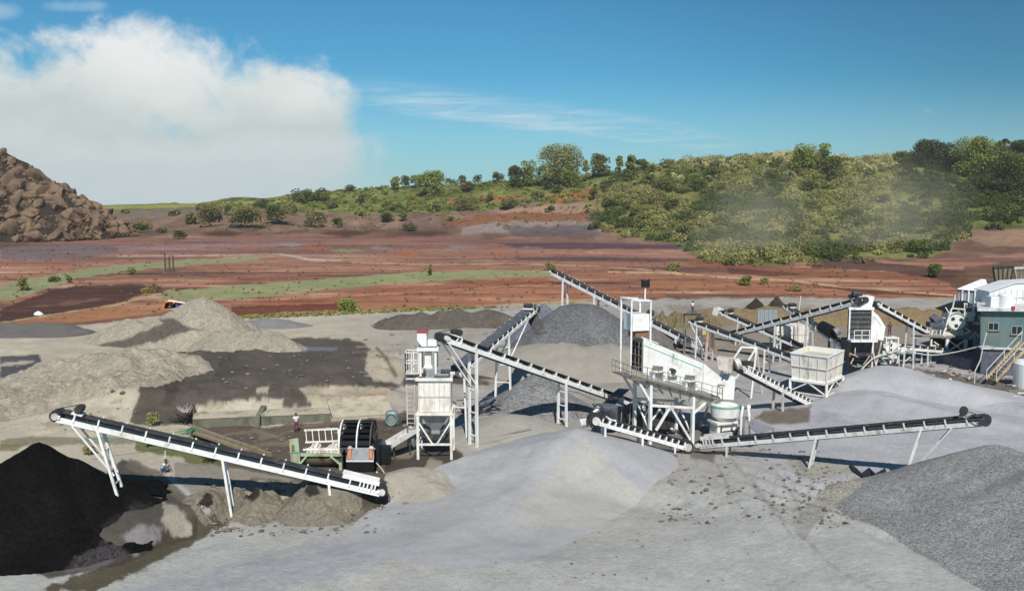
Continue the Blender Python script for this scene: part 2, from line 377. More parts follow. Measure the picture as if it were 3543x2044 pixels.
# ------------------------------------------------------------------ the ground sheet
def build_ground():
    ucols = np.concatenate([np.linspace(-9000, -1500, 24)[:-1], np.linspace(-1500, -120, 40)[:-1], np.arange(-120, 3670, 4.6),
                            np.linspace(3670, 5000, 40)[1:], np.linspace(5000, 12500, 24)[1:]])
    A = (ucols - CX) / FOC
    vr = np.arange(2260, 1090, -4.6)
    Yn = 20 * FOC / (vr - 700)
    Ys = np.concatenate([[3, 8, 14, 22, 30], np.linspace(34, Yn[0], 8)[:-1], Yn[Yn < 149], [150.],
                         np.arange(150.8, 235, .8), np.arange(235, 345, 1.1), np.arange(346, 560, 1.3),
                         np.geomspace(562, 1050, 36)])
    AA, YY = np.meshgrid(A, Ys); X = AA * YY; Z = ground(X, YY)
    U, V = proj(X, YY, Z); um, vm = U.ravel() / M, V.ravel() / M
    n, k = X.shape
    x, y = X.ravel(), YY.ravel(); a = AA.ravel()
    # ---- base soils
    yard = np.zeros((n * k, 3)); 
    beige = np.array(C(194, 184, 165)); grey = np.array(C(172, 166, 158)); lav = np.array(C(181, 181, 185)); fore = np.array(C(178, 178, 174))
    t = sstep(700, 1150, um + fbm(um / 90, vm / 60, 3) * 120)[:, None]
    yard = beige * (1 - t) + grey * t
    t = (sstep(1700, 2000, um) * sstep(840, 960, vm))[:, None]; yard = yard * (1 - t) + lav * t
    yard = yard * (1 + .10 * fbm(x / 5, y / 5, 12, 5) * (vm < 1250))[:, None]
    t = sstep(1120, 1260, vm + fbm(um / 90, vm / 60, 9) * 60)[:, None]; yard = yard * (1 - t) + fore * t
    # ---- field: ploughed strips of red, orange and purple-brown soil
    ys_ = np.where(y > 100, (um * .0 + vm), vm)
    f = fbm(um / 420, vm / 7.5, 71, 5, .62) * 1.15 + .18 * fbm(um / 60, vm / 3, 77, 3)
    pal = [(-.6, C(72, 46, 46)), (-.28, C(118, 72, 54)), (-.02, C(150, 92, 62)), (.2, C(166, 102, 66)), (.42, C(176, 128, 98)), (.65, C(196, 164, 128))]
    fx = [p[0] for p in pal]
    field = np.stack([np.interp(f, fx, [p[1][c] for p in pal]) for c in range(3)], 1)
    f2 = fbm(um / 300, vm / 2.1, 74, 4, .6); field = field * (1 + .45 * f2)[:, None] * 1.2 + .012; field = field * .8 + .2 * field.mean(1)[:, None]
    gm = sstep(.28, .5, fbm(um / 120, vm / 4, 79, 4))[:, None] * .5; field = field * (1 - gm) + np.array(C(158, 150, 112)) * gm
    pinkish = np.array(C(150, 112, 100)); t = ((1 - sstep(620, 690, vm)) * .55)[:, None]; field = field * (1 - t) + pinkish * t
    # ---- hill
    g1 = np.array(C(116, 122, 62)); g2 = np.array(C(84, 88, 48)); g3 = np.array(C(146, 142, 88)); soil = np.array(C(150, 116, 94))
    h = fbm(x / 14, y / 14, 81, 5)
    hill = np.where(h[:, None] < 0, g1 + (g2 - g1) * np.clip(-h * 2.5, 0, 1)[:, None], g1 + (g3 - g1) * np.clip(h * 1.6, 0, 1)[:, None])
    # boundary of the green slope above the bare shelf (left) and of the field foot
    greenline = np.interp(um, [-400, 240, 450, 640, 720, 900, 1000, 1150, 1300, 1450, 1500, 1640, 1780, 1900, 2060, 2300, 2380, 2524, 3200],
                          [520, 517, 516, 512, 520, 530, 528, 520, 505, 500, 560, 600, 648, 655, 636, 636, 575, 565, 560])
    t = sstep(-5, 6, vm - greenline + fbm(um / 30, vm / 12, 91) * 16)[:, None]
    shelfc = np.array(C(152, 124, 108)); shelfd = np.array(C(112, 84, 72))
    sh = fbm(x / 9, y / 22, 93, 5); tt = np.clip(sh * .9 + .35 + .4 * sstep(550, 580, vm), 0, 1)[:, None]
    shelf = shelfc * (1 - tt) + shelfd * tt
    hill = hill * (1 - t) + shelf * t
    foot = np.interp(um, [-400, 0, 240, 720, 1150, 1450, 1650, 1780, 1900, 2050, 2300, 2524, 3200], [600, 590, 583, 578, 585, 596, 606, 652, 660, 645, 640, 624, 620])
    t = sstep(-6, 8, vm - foot + fbm(um / 60, vm / 10, 95) * 14)[:, None]
    col = hill * (1 - t) + field * t
    edge = np.interp(um, [-400, 0, 180, 400, 560, 870, 1100, 1300, 1640, 2000, 2350, 2524, 3200], [815, 815, 803, 778, 784, 771, 760, 750, 736, 733, 736, 740, 740])
    t = sstep(-2.2, 2.2, vm - edge + fbm(um / 22, vm / 9, 97) * 5)[:, None]
    col = col * (1 - t) + yard * t
    behind = y > 620
    col[behind] = np.array(C(128, 140, 70)) * (1 + .25 * fbm(x / 40, y / 60, 99)[behind][:, None])
    L = []
    def P(pts, rgb, soft=2., rag=4., op=1., wd=None, k=None): L.append((pts, C(*rgb, k), soft, rag, op, wd))
    # hillside soils
    for p in ([(1360, 478), (1400, 470), (1500, 462), (1500, 478), (1450, 490), (1350, 500)], [(1110, 490), (1160, 487), (1150, 500), (1100, 512)],
              [(1180, 488), (1290, 480), (1290, 490), (1190, 497)], [(1000, 490), (1040, 487), (1030, 500)]): P(p, (172, 108, 72), 2, 8, .9)
    P([(1230, 520), (1340, 505), (1470, 498), (1480, 520), (1330, 530), (1240, 532)], (180, 146, 122), 2, 5, .9)
    P([(1090, 548), (1180, 530), (1300, 522), (1450, 528), (1440, 548), (1150, 560)], (150, 100, 72), 3, 6, .9)
    P([(1140, 562), (1190, 552), (1260, 545), (1460, 545), (1480, 568), (1300, 572), (1230, 576), (1140, 574)], (158, 146, 138), 3, 7, .9)
    P([(1240, 560), (1470, 556), (1480, 582), (1260, 584)], (108, 94, 98), 4, 8, .8)
    for cx_ in (540, 1040, 850): P([(cx_ - 60, 575), (cx_, 568), (cx_ + 60, 575), (cx_, 584)], (84, 58, 44), 4, 5, .8)
    P([(2370, 572), (2440, 562), (2540, 566), (2540, 610), (2440, 606), (2390, 590)], (150, 122, 102), 3, 4)
    P([(1950, 456), (2010, 450), (2040, 452), (2000, 460)], (196, 160, 136), 1.5, 3)
    P([(1890, 600), (2040, 596), (2010, 606), (1880, 612)], (160, 136, 112), 2, 3)
    P([(240, 509), (420, 505), (720, 490), (720, 496), (450, 511), (240, 516)], (170, 166, 84), 1.5, 3, .8)
    P([(240, 518), (460, 514), (640, 510), (560, 530), (250, 536)], (128, 118, 104), 2, 5, .8)
    # field strips
    P([(385, 742), (420, 716), (560, 705), (760, 690), (1000, 672), (1200, 665), (1370, 668), (1372, 680), (1200, 684), (1000, 697), (800, 714), (600, 736)], (150, 152, 108), 1.5, 3)
    P([(0, 702), (150, 672), (300, 652), (460, 640), (640, 632), (640, 640), (460, 655), (300, 668), (200, 684), (150, 702), (70, 728), (-20, 748)], (146, 152, 112), 1.5, 5, .9)
    P([(0, 556), (140, 540), (160, 556), (60, 585), (-20, 600)], (150, 160, 118), 2, 4)
    P([(0, 764), (120, 717), (205, 703), (380, 700), (400, 712), (330, 730), (290, 748), (-10, 796)], (78, 54, 48), 2, 5, .92)
    P([(60, 758), (180, 742), (300, 728), (180, 752)], (130, 100, 86), 2, 6, .6)
    P([(0, 797), (290, 752), (420, 745), (420, 768), (200, 795), (0, 816)], (176, 124, 88), 2, 3, .7)
    P([(-10, 812), (200, 794), (420, 768), (420, 774), (200, 801), (-10, 818)], (120, 80, 55), 1.5, 2, .7)
    P([(0, 796), (130, 775), (290, 750), (400, 722), (430, 712)], (190, 168, 124), 1.2, 2, .8, 1.6)
    P([(560, 752), (1000, 705), (1350, 684), (1360, 700), (1000, 730), (560, 766)], (150, 92, 66), 2, 4, .6)
    P([(560, 768), (900, 735), (1360, 705), (1640, 715), (1640, 733), (1300, 746), (870, 768), (560, 782)], (170, 114, 82), 2, 4, .55)
    P([(560, 742), (1000, 722), (1340, 700), (1360, 698)], (196, 158, 112), 1.2, 3, .6, 1.3)
    P([(570, 755), (820, 748), (880, 755), (820, 764), (570, 776)], (96, 48, 36), 2, 4, .8)
    P([(560, 783), (880, 769), (1100, 759), (1340, 746), (1500, 736)], (196, 172, 122), 1.5, 3, .75, 2.2)
    P([(0, 612), (120, 606), (280, 604), (300, 622), (160, 640), (0, 640)], (112, 104, 108), 4, 8, .8)
    P([(300, 606), (500, 602), (700, 600), (700, 606), (400, 614), (290, 622)], (150, 130, 134), 2, 5, .6)
    P([(0, 590), (160, 560), (250, 565), (120, 596), (0, 612)], (92, 70, 62), 4, 8, .7)
    P([(290, 632), (690, 626), (800, 644)], (190, 172, 164), 1, 2, .7, 1.3)
    P([(690, 626), (760, 640), (840, 642)], (196, 182, 168), 1, 2, .8, 1.6)
    P([(1230, 600), (1400, 598), (1680, 604), (1690, 614), (1280, 614)], (82, 66, 76), 1.5, 3, .85)
    P([(1270, 634), (1500, 634), (1700, 640), (1500, 644), (1280, 640)], (88, 70, 78), 1.5, 3, .75)
    P([(870, 647), (1060, 652), (1250, 650), (1450, 655), (1640, 668), (1700, 676)], (200, 176, 140), 1, 2, .75, 1.4)
    P([(1500, 670), (1640, 672), (1800, 684), (1960, 692), (2080, 708), (2350, 728)], (206, 180, 140), 1, 2, .8, 1.5)
    P([(1600, 690), (1900, 700), (2200, 716), (2350, 735), (1900, 722), (1600, 712)], (172, 118, 84), 2, 4, .6)
    P([(1700, 640), (1900, 658), (2200, 668), (2380, 700), (2200, 690), (1900, 676), (1700, 655)], (140, 88, 62), 2, 4, .7)
    P([(2000, 640), (2200, 650), (2380, 668), (2380, 700), (2200, 668), (2000, 660)], (78, 56, 54), 2, 5, .85)
    P([(1790, 660), (1900, 668), (1990, 676), (1900, 682), (1800, 674)], (92, 60, 52), 1.5, 3, .8)
    P([(1950, 700), (2150, 714), (2360, 733), (2150, 724)], (80, 50, 44), 1.5, 3, .8)
    P([(2380, 660), (2524, 640), (2524, 720), (2400, 735), (2340, 700)], (104, 78, 62), 3, 8, .85)
    for (cx_, cy_, w, c) in ((930, 612, 40, (140, 134, 136)), (1140, 608, 40, (138, 134, 136)), (1010, 625, 30, (176, 104, 62)), (720, 603, 35, (150, 140, 146)), (780, 612, 35, (172, 108, 66)), (1240, 625, 45, (174, 106, 60)),
                             (1300, 612, 40, (140, 120, 118)), (860, 618, 50, (146, 150, 108)), (620, 612, 40, (168, 110, 72))):
        P([(cx_ - w, cy_), (cx_, cy_ - 5), (cx_ + w, cy_), (cx_, cy_ + 5)], c, 2, 4, .75)
    # yard: washed silt, wet ground, pale tailings
    silt = (97, 90, 82)
    P([(375, 888), (450, 852), (620, 838), (850, 832), (905, 850), (935, 875), (900, 905), (920, 940), (990, 945), (1000, 912), (1200, 913), (1300, 918), (1300, 933), (1220, 945), (1100, 948), (960, 953), (800, 950), (740, 957), (765, 998),
       (700, 1002), (640, 985), (480, 996), (480, 1045), (318, 1044), (345, 960), (350, 910)], silt, 2.5, 9)
    P([(410, 900), (470, 930), (440, 950), (430, 990), (400, 1000)], (70, 64, 58), 5, 14, .7)
    P([(560, 870), (620, 890), (600, 930), (520, 940)], (84, 77, 70), 6, 14, .6)
    P([(640, 862), (720, 853), (830, 856), (830, 862), (700, 869)], (118, 122, 132), 1.2, 1.5)
    P([(630, 955), (665, 950), (660, 968), (630, 968)], (190, 180, 162), 1.5, 5)
    P([(615, 986), (700, 981), (690, 1004), (622, 1004)], (186, 176, 158), 1.5, 4)
    P([(500, 996), (555, 990), (550, 1010), (505, 1013)], (176, 165, 146), 2, 6, .9)
    P([(735, 955), (800, 951), (960, 956), (965, 985), (775, 996)], (186, 174, 152), 2, 6)
    P([(870, 975), (955, 965), (950, 985), (880, 988)], (168, 140, 118), 3, 8, .6)
    P([(905, 868), (935, 850), (985, 900), (1000, 930), (935, 938), (902, 905)], (188, 176, 156), 2, 5)
    P([(930, 858), (955, 888), (975, 925)], (120, 108, 94), 2, 3, .9, 5)
    P([(0, 880), (95, 872), (100, 890), (40, 930), (0, 932)], (92, 88, 92), 2, 6)
    P([(0, 895), (90, 888), (60, 897), (0, 903)], (182, 172, 156), 1.5, 4)
    for (u0, v0) in ((60, 1010), (150, 985), (235, 950), (270, 1030), (120, 1045), (300, 990), (190, 915)):
        P([(u0 - 30, v0), (u0, v0 - 6), (u0 + 34, v0 + 2), (u0, v0 + 7)], (140, 120, 98), 3, 12, .55)
    P([(0, 1085), (60, 1075), (330, 1078), (330, 1092), (0, 1100)], (120, 112, 92), 2, 5, .7)
    P([(0, 1095), (70, 1090), (40, 1110), (0, 1112)], (112, 112, 72), 3, 6, .8)
    P([(470, 1046), (640, 1050), (960, 1032), (1002, 1010), (1015, 1100), (950, 1160), (950, 1220), (850, 1222), (700, 1195), (560, 1170), (470, 1110)], (104, 93, 82), 3, 9)
    for (a0, b0) in (((640, 1080), (720, 1062)), ((560, 1070), (700, 1080)), ((750, 1050), (880, 1036)), ((620, 1100), (720, 1095))):
        P([a0, ((a0[0] + b0[0]) / 2, a0[1] - 8), b0], (138, 124, 108), 2.5, 6, .7, 4)
    P([(830, 1205), (950, 1180), (955, 1120), (1040, 1095), (1110, 1100), (1190, 1142), (1150, 1168), (1060, 1160), (1030, 1225), (985, 1252), (900, 1262), (830, 1225)], (74, 66, 58), 3, 10, .95)
    P([(1040, 1165), (1100, 1160), (1090, 1135), (1060, 1130)], (158, 148, 134), 3, 6, .9)
    P([(940, 1130), (1020, 1100), (1040, 1090), (1010, 1130)], (150, 138, 122), 3, 6, .8)
    P([(330, 1080), (480, 1092), (560, 1140), (500, 1152), (420, 1122), (340, 1112)], (104, 108, 62), 3, 10, .9)
    P([(430, 1140), (560, 1148), (700, 1176), (770, 1192), (760, 1212), (600, 1226), (500, 1235), (430, 1180)], (152, 144, 132), 3, 5)
    P([(100, 1452), (300, 1378), (420, 1308), (560, 1240), (640, 1222), (600, 1268), (470, 1340), (340, 1408), (220, 1456)], (92, 86, 70), 4, 14)
    P([(600, 1262), (800, 1258), (1000, 1238), (990, 1252), (860, 1288), (700, 1284)], (110, 102, 88), 3, 12, .8)
    P([(300, 1456), (520, 1400), (800, 1335), (1000, 1275), (1180, 1190), (1260, 1200), (1050, 1330), (900, 1400), (640, 1470)], (170, 170, 175), 14, 24, .7)
    P([(880, 1440), (1060, 1330), (1280, 1290), (1500, 1270), (1700, 1300), (1500, 1330), (1200, 1340)], (184, 178, 170), 12, 20, .7)
    P([(300, 1128), (364, 1160), (455, 1228), (492, 1270), (485, 1322), (400, 1345), (300, 1390), (120, 1425), (60, 1400)], (74, 68, 60), 3, 8, .92)
    P([(318, 1128), (400, 1165), (470, 1228), (450, 1240), (380, 1185), (310, 1150)], (112, 104, 94), 3, 6, .9)
    P([(402, 1238), (438, 1244), (470, 1290), (468, 1322), (420, 1318), (400, 1285)], (168, 160, 148), 3, 12, .92)
    P([(300, 1318), (360, 1286), (404, 1300), (400, 1330), (330, 1370), (316, 1350)], (140, 136, 138), 4, 12, .9)
    P([(160, 1390), (200, 1350), (290, 1372), (270, 1392), (160, 1408)], (112, 106, 108), 4, 16, .8)
    P([(560, 1225), (640, 1205), (820, 1215), (840, 1262), (600, 1268)], (166, 158, 142), 4, 14, .8)
    # right yard
    P([(1880, 1012), (2000, 1000), (1995, 1038), (1900, 1045), (1860, 1030)], (116, 104, 92), 4, 8, .9)  # darker brown patch of ground
    P([(1700, 1100), (1760, 1120), (1760, 1140), (1700, 1130)], (112, 104, 96), 3, 8, .8)
    P([(2250, 905), (2400, 930), (2540, 945), (2540, 992), (2420, 962), (2300, 932)], (100, 88, 78), 4, 14, .85)
    P([(2200, 880), (2300, 890), (2290, 905), (2200, 895)], (178, 176, 180), 4, 6, .7)
    for p in ([(1240, 790), (1640, 770), (1700, 850), (1640, 880), (1300, 850)], [(1640, 750), (2260, 770), (2240, 900), (1900, 900), (1700, 860)]): P(p, (148, 136, 122), 10, 22, .8)
    P([(1560, 1040), (1640, 1030), (1760, 1060), (1720, 1110), (1580, 1100)], (112, 106, 100), 6, 12, .8)
    P([(1940, 1120), (2080, 1130), (2120, 1165), (2000, 1175), (1940, 1150)], (166, 162, 148), 5, 10, .8)
    P([(1950, 1290), (2040, 1200), (2140, 1165), (2120, 1210), (2010, 1290), (1985, 1330)], (150, 148, 142), 4, 8, .8)
    for (p0, p1, p2) in (((1810, 1140), (1900, 1250), (1960, 1330)), ((1850, 1180), (1930, 1280), (2030, 1370)), ((1905, 1150), (1960, 1230), (1975, 1270)), ((2010, 1365), (2080, 1410), (2150, 1450)), ((1760, 1130), (1800, 1210), (1850, 1290)), ((1960, 1120), (2000, 1190), (1990, 1260))):
        P([p0, p1, p2], (134, 133, 131), 4, 8, .55, 2.6)
    for i in range(60):
        uu = RNG.uniform(1640, 2080); v0 = RNG.uniform(1120, 1290); w = RNG.uniform(3, 9)
        P([(uu - w, v0), (uu, v0 - 1.5), (uu + w, v0 + 1), (uu, v0 + 2)], (118, 116, 112), 1.2, 2.5, .6)
    for i in range(26):
        uu = RNG.uniform(2180, 2500); v0 = RNG.uniform(905, 985); w = RNG.uniform(12, 40)
        P([(uu - w, v0 - 4), (uu + w, v0 + 4)], (122, 118, 118) if i % 2 else (176, 172, 170), 1.5, 4, .55, 1.4)
    for i in range(30):
        uu = RNG.uniform(900, 1500); v0 = RNG.uniform(785, 960); w = RNG.uniform(15, 60)
        P([(uu - w, v0 + 1), (uu + w, v0 - 2)], (160, 148, 132) if i % 2 else (192, 182, 164), 1.5, 5, .5, 1.6)
    for p in ([(1000, 935), (1060, 960), (1060, 990)], [(620, 1180), (760, 1190), (900, 1190)]): P(p, (70, 64, 60), 2, 4, .6, 3)
    col = paint(um, vm, col, L)
    mt = sstep(72, 80, y) * (1 - sstep(125, 140, y)); col = col * (1 + mt * (.16 * fbm(x / 1.3, y / 1.3, 14, 4) + .16 * fbm(x / 4, y / 7, 15, 4)))[:, None]
    nr_ = 1 - sstep(60, 75, y); col = col * (1 + nr_ * (.07 * fbm(x / 6 + y / 9, y / 2.2, 16, 5) + .05 * fbm(x / .5, y / .5, 17, 3)))[:, None]
    # ---- one sheet, split at shared rows into yard, fields and hillside
    idx = np.arange(n * k).reshape(n, k)
    Pt = np.stack([x, y, Z.ravel()], 1)
    r1 = int(np.searchsorted(Ys, 150.)); r2 = int(np.searchsorted(Ys, 345))
    for nm, a0, b0, m in (('ground', 0, r1, 'yard'), ('fields', r1, r2, 'field'), ('hillside', r2, n - 1, 'hill')):
        sub = idx[a0:b0 + 1]; base = sub[0, 0]
        F = np.stack([sub[:-1, :-1], sub[:-1, 1:], sub[1:, 1:], sub[1:, :-1]], -1).reshape(-1, 4) - base
        o = npmesh(nm, Pt[base:sub[-1, -1] + 1], F, m, col[base:sub[-1, -1] + 1]); o['kind'] = 'structure'
build_ground()

# ------------------------------------------------------------------ heaps of sand, gravel and dirt
HEAPS = []
def heap(name, label, cat, apex, R, ry=1., p=1.0, rgb=(160, 158, 155), m='sand', lump=.05, lsc=.6, seg=None, rot=0., round_=.004, N=90, layers=(), jag=.12, H=None, group=None, flat=None, colvar=.08, taper=0., back=1., foot=None):
    """apex (u, v, Y); R foot radius; seg = crest line offset (dx, dy) for a ridge"""
    ap = apex if isinstance(apex, Vector) else at(*apex); g0 = gz(ap.x, ap.y); g0 = g0 if foot is None else foot; H = H or max(.3, ap.z - g0)
    sx, sy = seg or (0, 0); L = math.hypot(sx, sy)
    ext = R * 1.12 * max(1, ry) + L * .55
    px = np.linspace(-ext, ext, N) + (sx * .5); py = np.linspace(-ext, ext, N) + sy * .5
    X, Y = np.meshgrid(px, py)
    if L > 0:
        t = np.clip((X * sx + Y * sy) / (L * L), 0, 1); dx, dy = X - t * sx, Y - t * sy
    else: t = np.zeros_like(X); dx, dy = X, Y
    c, s = math.cos(rot), math.sin(rot); ex = (dx * c + dy * s) / R; ey = (-dx * s + dy * c) / (R * ry)
    ey = np.where(ey > 0, ey * back, ey)
    sd = int(abs(ap.x * 13 + ap.y * 7)) % 97
    r = np.sqrt(ex * ex + ey * ey + round_) - math.sqrt(round_) * .6
    an = np.arctan2(ey, ex)
    r = r * (1 + jag * fbm((X + ap.x) / (R * .8), (Y + ap.y) / (R * .8), sd, 3))
    h = np.where(r < 1, np.maximum(1 - r, 0) ** p, -(r - 1) * 1.2)
    if flat: h = np.minimum(h, flat + (h - flat) * .25)
    h = h / max(h.max(), .05)
    h = h * (1 - taper * t)
    if L > 0: h = h * (1 - .25 * np.abs(fbm(t * L / 3, t * 0, sd + 3, 3)))
    env = sstep(1.05, .8, r)
    z = H * h + env * lump * (fbm((X + ap.x) * lsc, (Y + ap.y) * lsc, sd + 5, 5, .6) * 1.6)
    WX, WY = X + ap.x, Y + ap.y
    Z = ground(WX, WY) + z - .02
    if foot is not None: Z = np.minimum(np.maximum(ground(WX, WY) - .3 + .3 * (h > 0), foot + z), foot + z + 9); Z = np.where(r < 1, np.maximum(foot + z, ground(WX, WY) - .2), np.minimum(ground(WX, WY) - .3, foot + z))
    keep = (r < 1.10)
    if foot is not None: keep &= (WX + .25 * (WY - 57) + 1.1 * fbm(WX / 1.3, WY / 1.3, 88, 4)) < -23.6
    idx = np.arange(N * N).reshape(N, N)
    F = np.stack([idx[:-1, :-1], idx[:-1, 1:], idx[1:, 1:], idx[1:, :-1]], -1).reshape(-1, 4)
    F = F[keep.ravel()[F].all(1)]
    used = np.unique(F); mp = np.full(N * N, -1); mp[used] = np.arange(len(used)); F = mp[F]
    V = np.stack([WX.ravel(), WY.ravel(), Z.ravel()], 1)[used]
    kk = 1.0 if max(rgb) < 2 else None
    base = np.array(C(*rgb)) if kk is None else np.array(rgb)
    col = np.tile(base, (len(used), 1)) * (1 + colvar * fbm(V[:, 0] / 2.2, V[:, 1] / 2.2, sd + 8, 4))[:, None]
    if layers:
        U, W = proj(V[:, 0], V[:, 1], V[:, 2]); col = paint(U / M, W / M, col, [(a, C(*b), *r_) for (a, b, *r_) in layers])
    o = npmesh(name, V, F, m, col, loc=(ap.x, ap.y, g0)); tag(o, label, cat, group); return o

G1 = (150, 148, 146)
heap('black_sand_heap', 'tall black sand heap under the head of the long white conveyor', 'sand heap', (134, 1482, 57.2), 7.9, 1.0, .92, (.0055, .005, .005), 'coal', .14, .7, seg=(3.6, 2.4), N=150, jag=.12, colvar=.5, round_=.006, taper=.6, back=1.5, foot=-1.35,
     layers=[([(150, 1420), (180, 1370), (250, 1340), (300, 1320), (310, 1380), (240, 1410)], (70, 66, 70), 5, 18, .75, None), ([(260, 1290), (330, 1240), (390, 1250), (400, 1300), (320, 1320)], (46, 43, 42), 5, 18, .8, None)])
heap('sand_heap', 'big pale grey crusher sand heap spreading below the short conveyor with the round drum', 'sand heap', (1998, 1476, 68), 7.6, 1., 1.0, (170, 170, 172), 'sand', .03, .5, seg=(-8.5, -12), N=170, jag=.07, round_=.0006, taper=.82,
     layers=[([(1432, 1085), (1470, 1100), (1530, 1165), (1600, 1230), (1640, 1262), (1400, 1300), (1240, 1290), (1330, 1200)], (178, 176, 170), 12, 18, .8, None), ([(1480, 1095), (1560, 1150), (1655, 1225), (1640, 1240), (1580, 1210), (1510, 1145)], (168, 167, 173), 3, 5, .8, None)])  # painted shading: paler beige lit face over cooler grey shaded flanks
heap('gravel_heap', 'broad speckled grey gravel heap below the head of the curving right hand conveyor', 'gravel heap', (3440, 1508, 58.5), 11.2, 1., 1.0, (138, 138, 138), 'gravel', .05, .5, seg=(4, -14), N=190, jag=.1, back=2.1, taper=.4,
     layers=[([(1960, 1260), (2040, 1200), (2160, 1150), (2120, 1200), (2050, 1250), (2040, 1290), (2050, 1340), (1990, 1330)], (164, 158, 146), 4, 10, .9, None)])
heap('sand_heap', 'steep grey sand cone standing behind the tall conveyor legs', 'sand heap', (1857, 1290, 85), 5.3, 1., 1.0, (134, 134, 135), 'gravelfar', .05, .8)
heap('sand_heap', 'rounded light grey sand mound in front of the tall conveyor leg', 'sand heap', (1765, 1436, 75), 5.4, .9, .95, (166, 162, 154), 'sand', .05, .6, round_=.05,
     layers=[([(1070, 1120), (1150, 1100), (1230, 1085), (1260, 1075)], (140, 134, 124), 2, 4, .6, 1.5)])
heap('gravel_heap', 'dark grey gravel heap with a broad flat top under the highest conveyor', 'gravel heap', (2005, 1052, 116), 9.6, .8, .95, (112, 112, 114), 'gravelfar', .1, .4, round_=.05, flat=.8)
heap('gravel_heap', 'small bluish gravel heap behind the dark flat topped heap', 'gravel heap', (1882, 1050, 128), 5.5, 1, 1, (118, 122, 132), 'gravelfar', .08, .4)
heap('sand_heap', 'low pale sand apron in front of the dark gravel heap', 'sand heap', (1890, 1182, 106), 8.5, .8, .85, (160, 154, 144), 'sand', .12, .4, round_=.08, seg=(9, -1))
heap('gravel_heap', 'dark grey gravel slope to the right of the flat topped heap', 'gravel heap', (2135, 1105, 126), 6.5, .8, 1, (112, 108, 106), 'gravelfar', .1, .4, seg=(3, -2))
BE = (190, 181, 163)
heap('dirt_mound', 'highest pale dirt mound with a rounded lumpy top in front of the fields', 'dirt mound', (690, 1036, 127), 8.2, .9, .85, BE, 'dirt', .55, .45, round_=.07, N=110,
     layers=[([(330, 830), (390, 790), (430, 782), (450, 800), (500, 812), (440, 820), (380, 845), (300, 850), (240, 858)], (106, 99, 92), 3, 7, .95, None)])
heap('dirt_mound', 'long pale shoulder of dirt to the left of the highest mound', 'dirt mound', (560, 1105, 124), 5.5, .8, .9, BE, 'dirt', .4, .5, seg=(-7, 3), N=100,
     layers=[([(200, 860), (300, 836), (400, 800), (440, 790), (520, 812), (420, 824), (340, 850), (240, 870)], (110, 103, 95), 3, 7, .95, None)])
heap('dirt_mound', 'low ridge of pale dirt running right from the highest mound', 'dirt mound', (760, 1145, 119), 4.2, .8, .9, (186, 178, 162), 'dirt', .6, .6, seg=(7.5, .5), N=100)
heap('dirt_mound', 'broad pale dirt mound with a long left slope beside the dark silt', 'dirt mound', (335, 1212, 101), 9.5, 1., .9, (196, 186, 168), 'dirt', .6, .6, seg=(3.5, -4), N=120, round_=.03, H=2.9)
heap('dirt_mound', 'lower pale dirt bank left of the dark silt, above the long conveyor', 'dirt mound', (300, 1290, 90), 8.5, .9, .9, (194, 184, 165), 'dirt', .6, .6, seg=(-6, -3), N=120, round_=.06, H=1.5)
heap('dirt_mound', 'small lumpy dirt hummock at the edge of the silt, left of its twin', 'dirt mound', (432, 1190, 112), 3.2, .8, .8, (192, 181, 160), 'dirt', .4, .8, H=1.3, round_=.06)
heap('dirt_mound', 'small lumpy dirt hummock at the edge of the silt, right of its twin', 'dirt mound', (535, 1186, 113), 3.4, .8, .8, (192, 181, 160), 'dirt', .4, .8, H=1.4, round_=.06)
heap('silt_bank', 'flat dark grey silt heap near the left photo edge', 'silt heap', (200, 1146, 134), 5.5, .7, .9, (108, 103, 102), 'sand', .2, .5, seg=(-16, 0), N=100, H=1.7)
heap('gravel_heap', 'small bluish grey heap right of the highest dirt mound', 'gravel heap', (880, 1098, 143), 5., .7, .9, (132, 130, 132), 'sand', .1, .4, seg=(4, 0), H=1.3)
heap('earth_bank', 'long low dark grey earth bank in front of the red field', 'earth bank', (1390, 1078, 143), 5.2, .8, .8, (116, 108, 100), 'dirt', .7, .3, seg=(15, 1.5), N=130, H=2.3)
heap('earth_bank', 'long brown earth bank behind the crushing plant on the right', 'earth bank', (2420, 1060, 147), 5., .8, .8, (150, 132, 106), 'dirt', .5, .3, seg=(56, 0), N=200, H=2.5,
     layers=[([(1800, 770), (2330, 752), (2330, 820), (1900, 810)], (158, 136, 102), 6, 14, .8, None)])
heap('brush_heap', 'tangled heap of brown brush on the bank behind the highest conveyor', 'brush heap', (2330, 1040, 143), 4.2, .6, .8, (140, 128, 98), 'dirt', 1., .9, seg=(4, 0), H=2.2)
heap('earth_heap', 'small black earth heap on the brown bank, left of a rougher one', 'earth heap', (2615, 1026, 152), 3., .6, .9, (70, 60, 56), 'dirt', .3, .8, H=3.5)
heap('earth_heap', 'rough dark earth heap on the brown bank, right of a black one', 'earth heap', (2690, 1024, 152), 3.4, .6, .9, (82, 74, 62), 'dirt', .5, .9, H=3.6)
heap('sand_heap', 'smooth grey sand drift banked against the far screen tower', 'sand heap', (3060, 1268, 95), 7.5, .8, 1., (180, 180, 184), 'sand', .06, .4, seg=(5, -4), H=1.5)
heap('sand_heap', 'long low grey dune in front of the far screen tower, behind the right conveyor', 'sand heap', (3020, 1392, 86), 5.5, .8, 1., (176, 176, 180), 'sand', .05, .4, seg=(7, -6), H=1.2, taper=.5)
heap('sand_heap', 'low rough grey heap beside the yellow drum', 'sand heap', (3215, 1330, 93), 5.5, .8, .9, (150, 147, 146), 'sand', .16, .7, H=1.3)
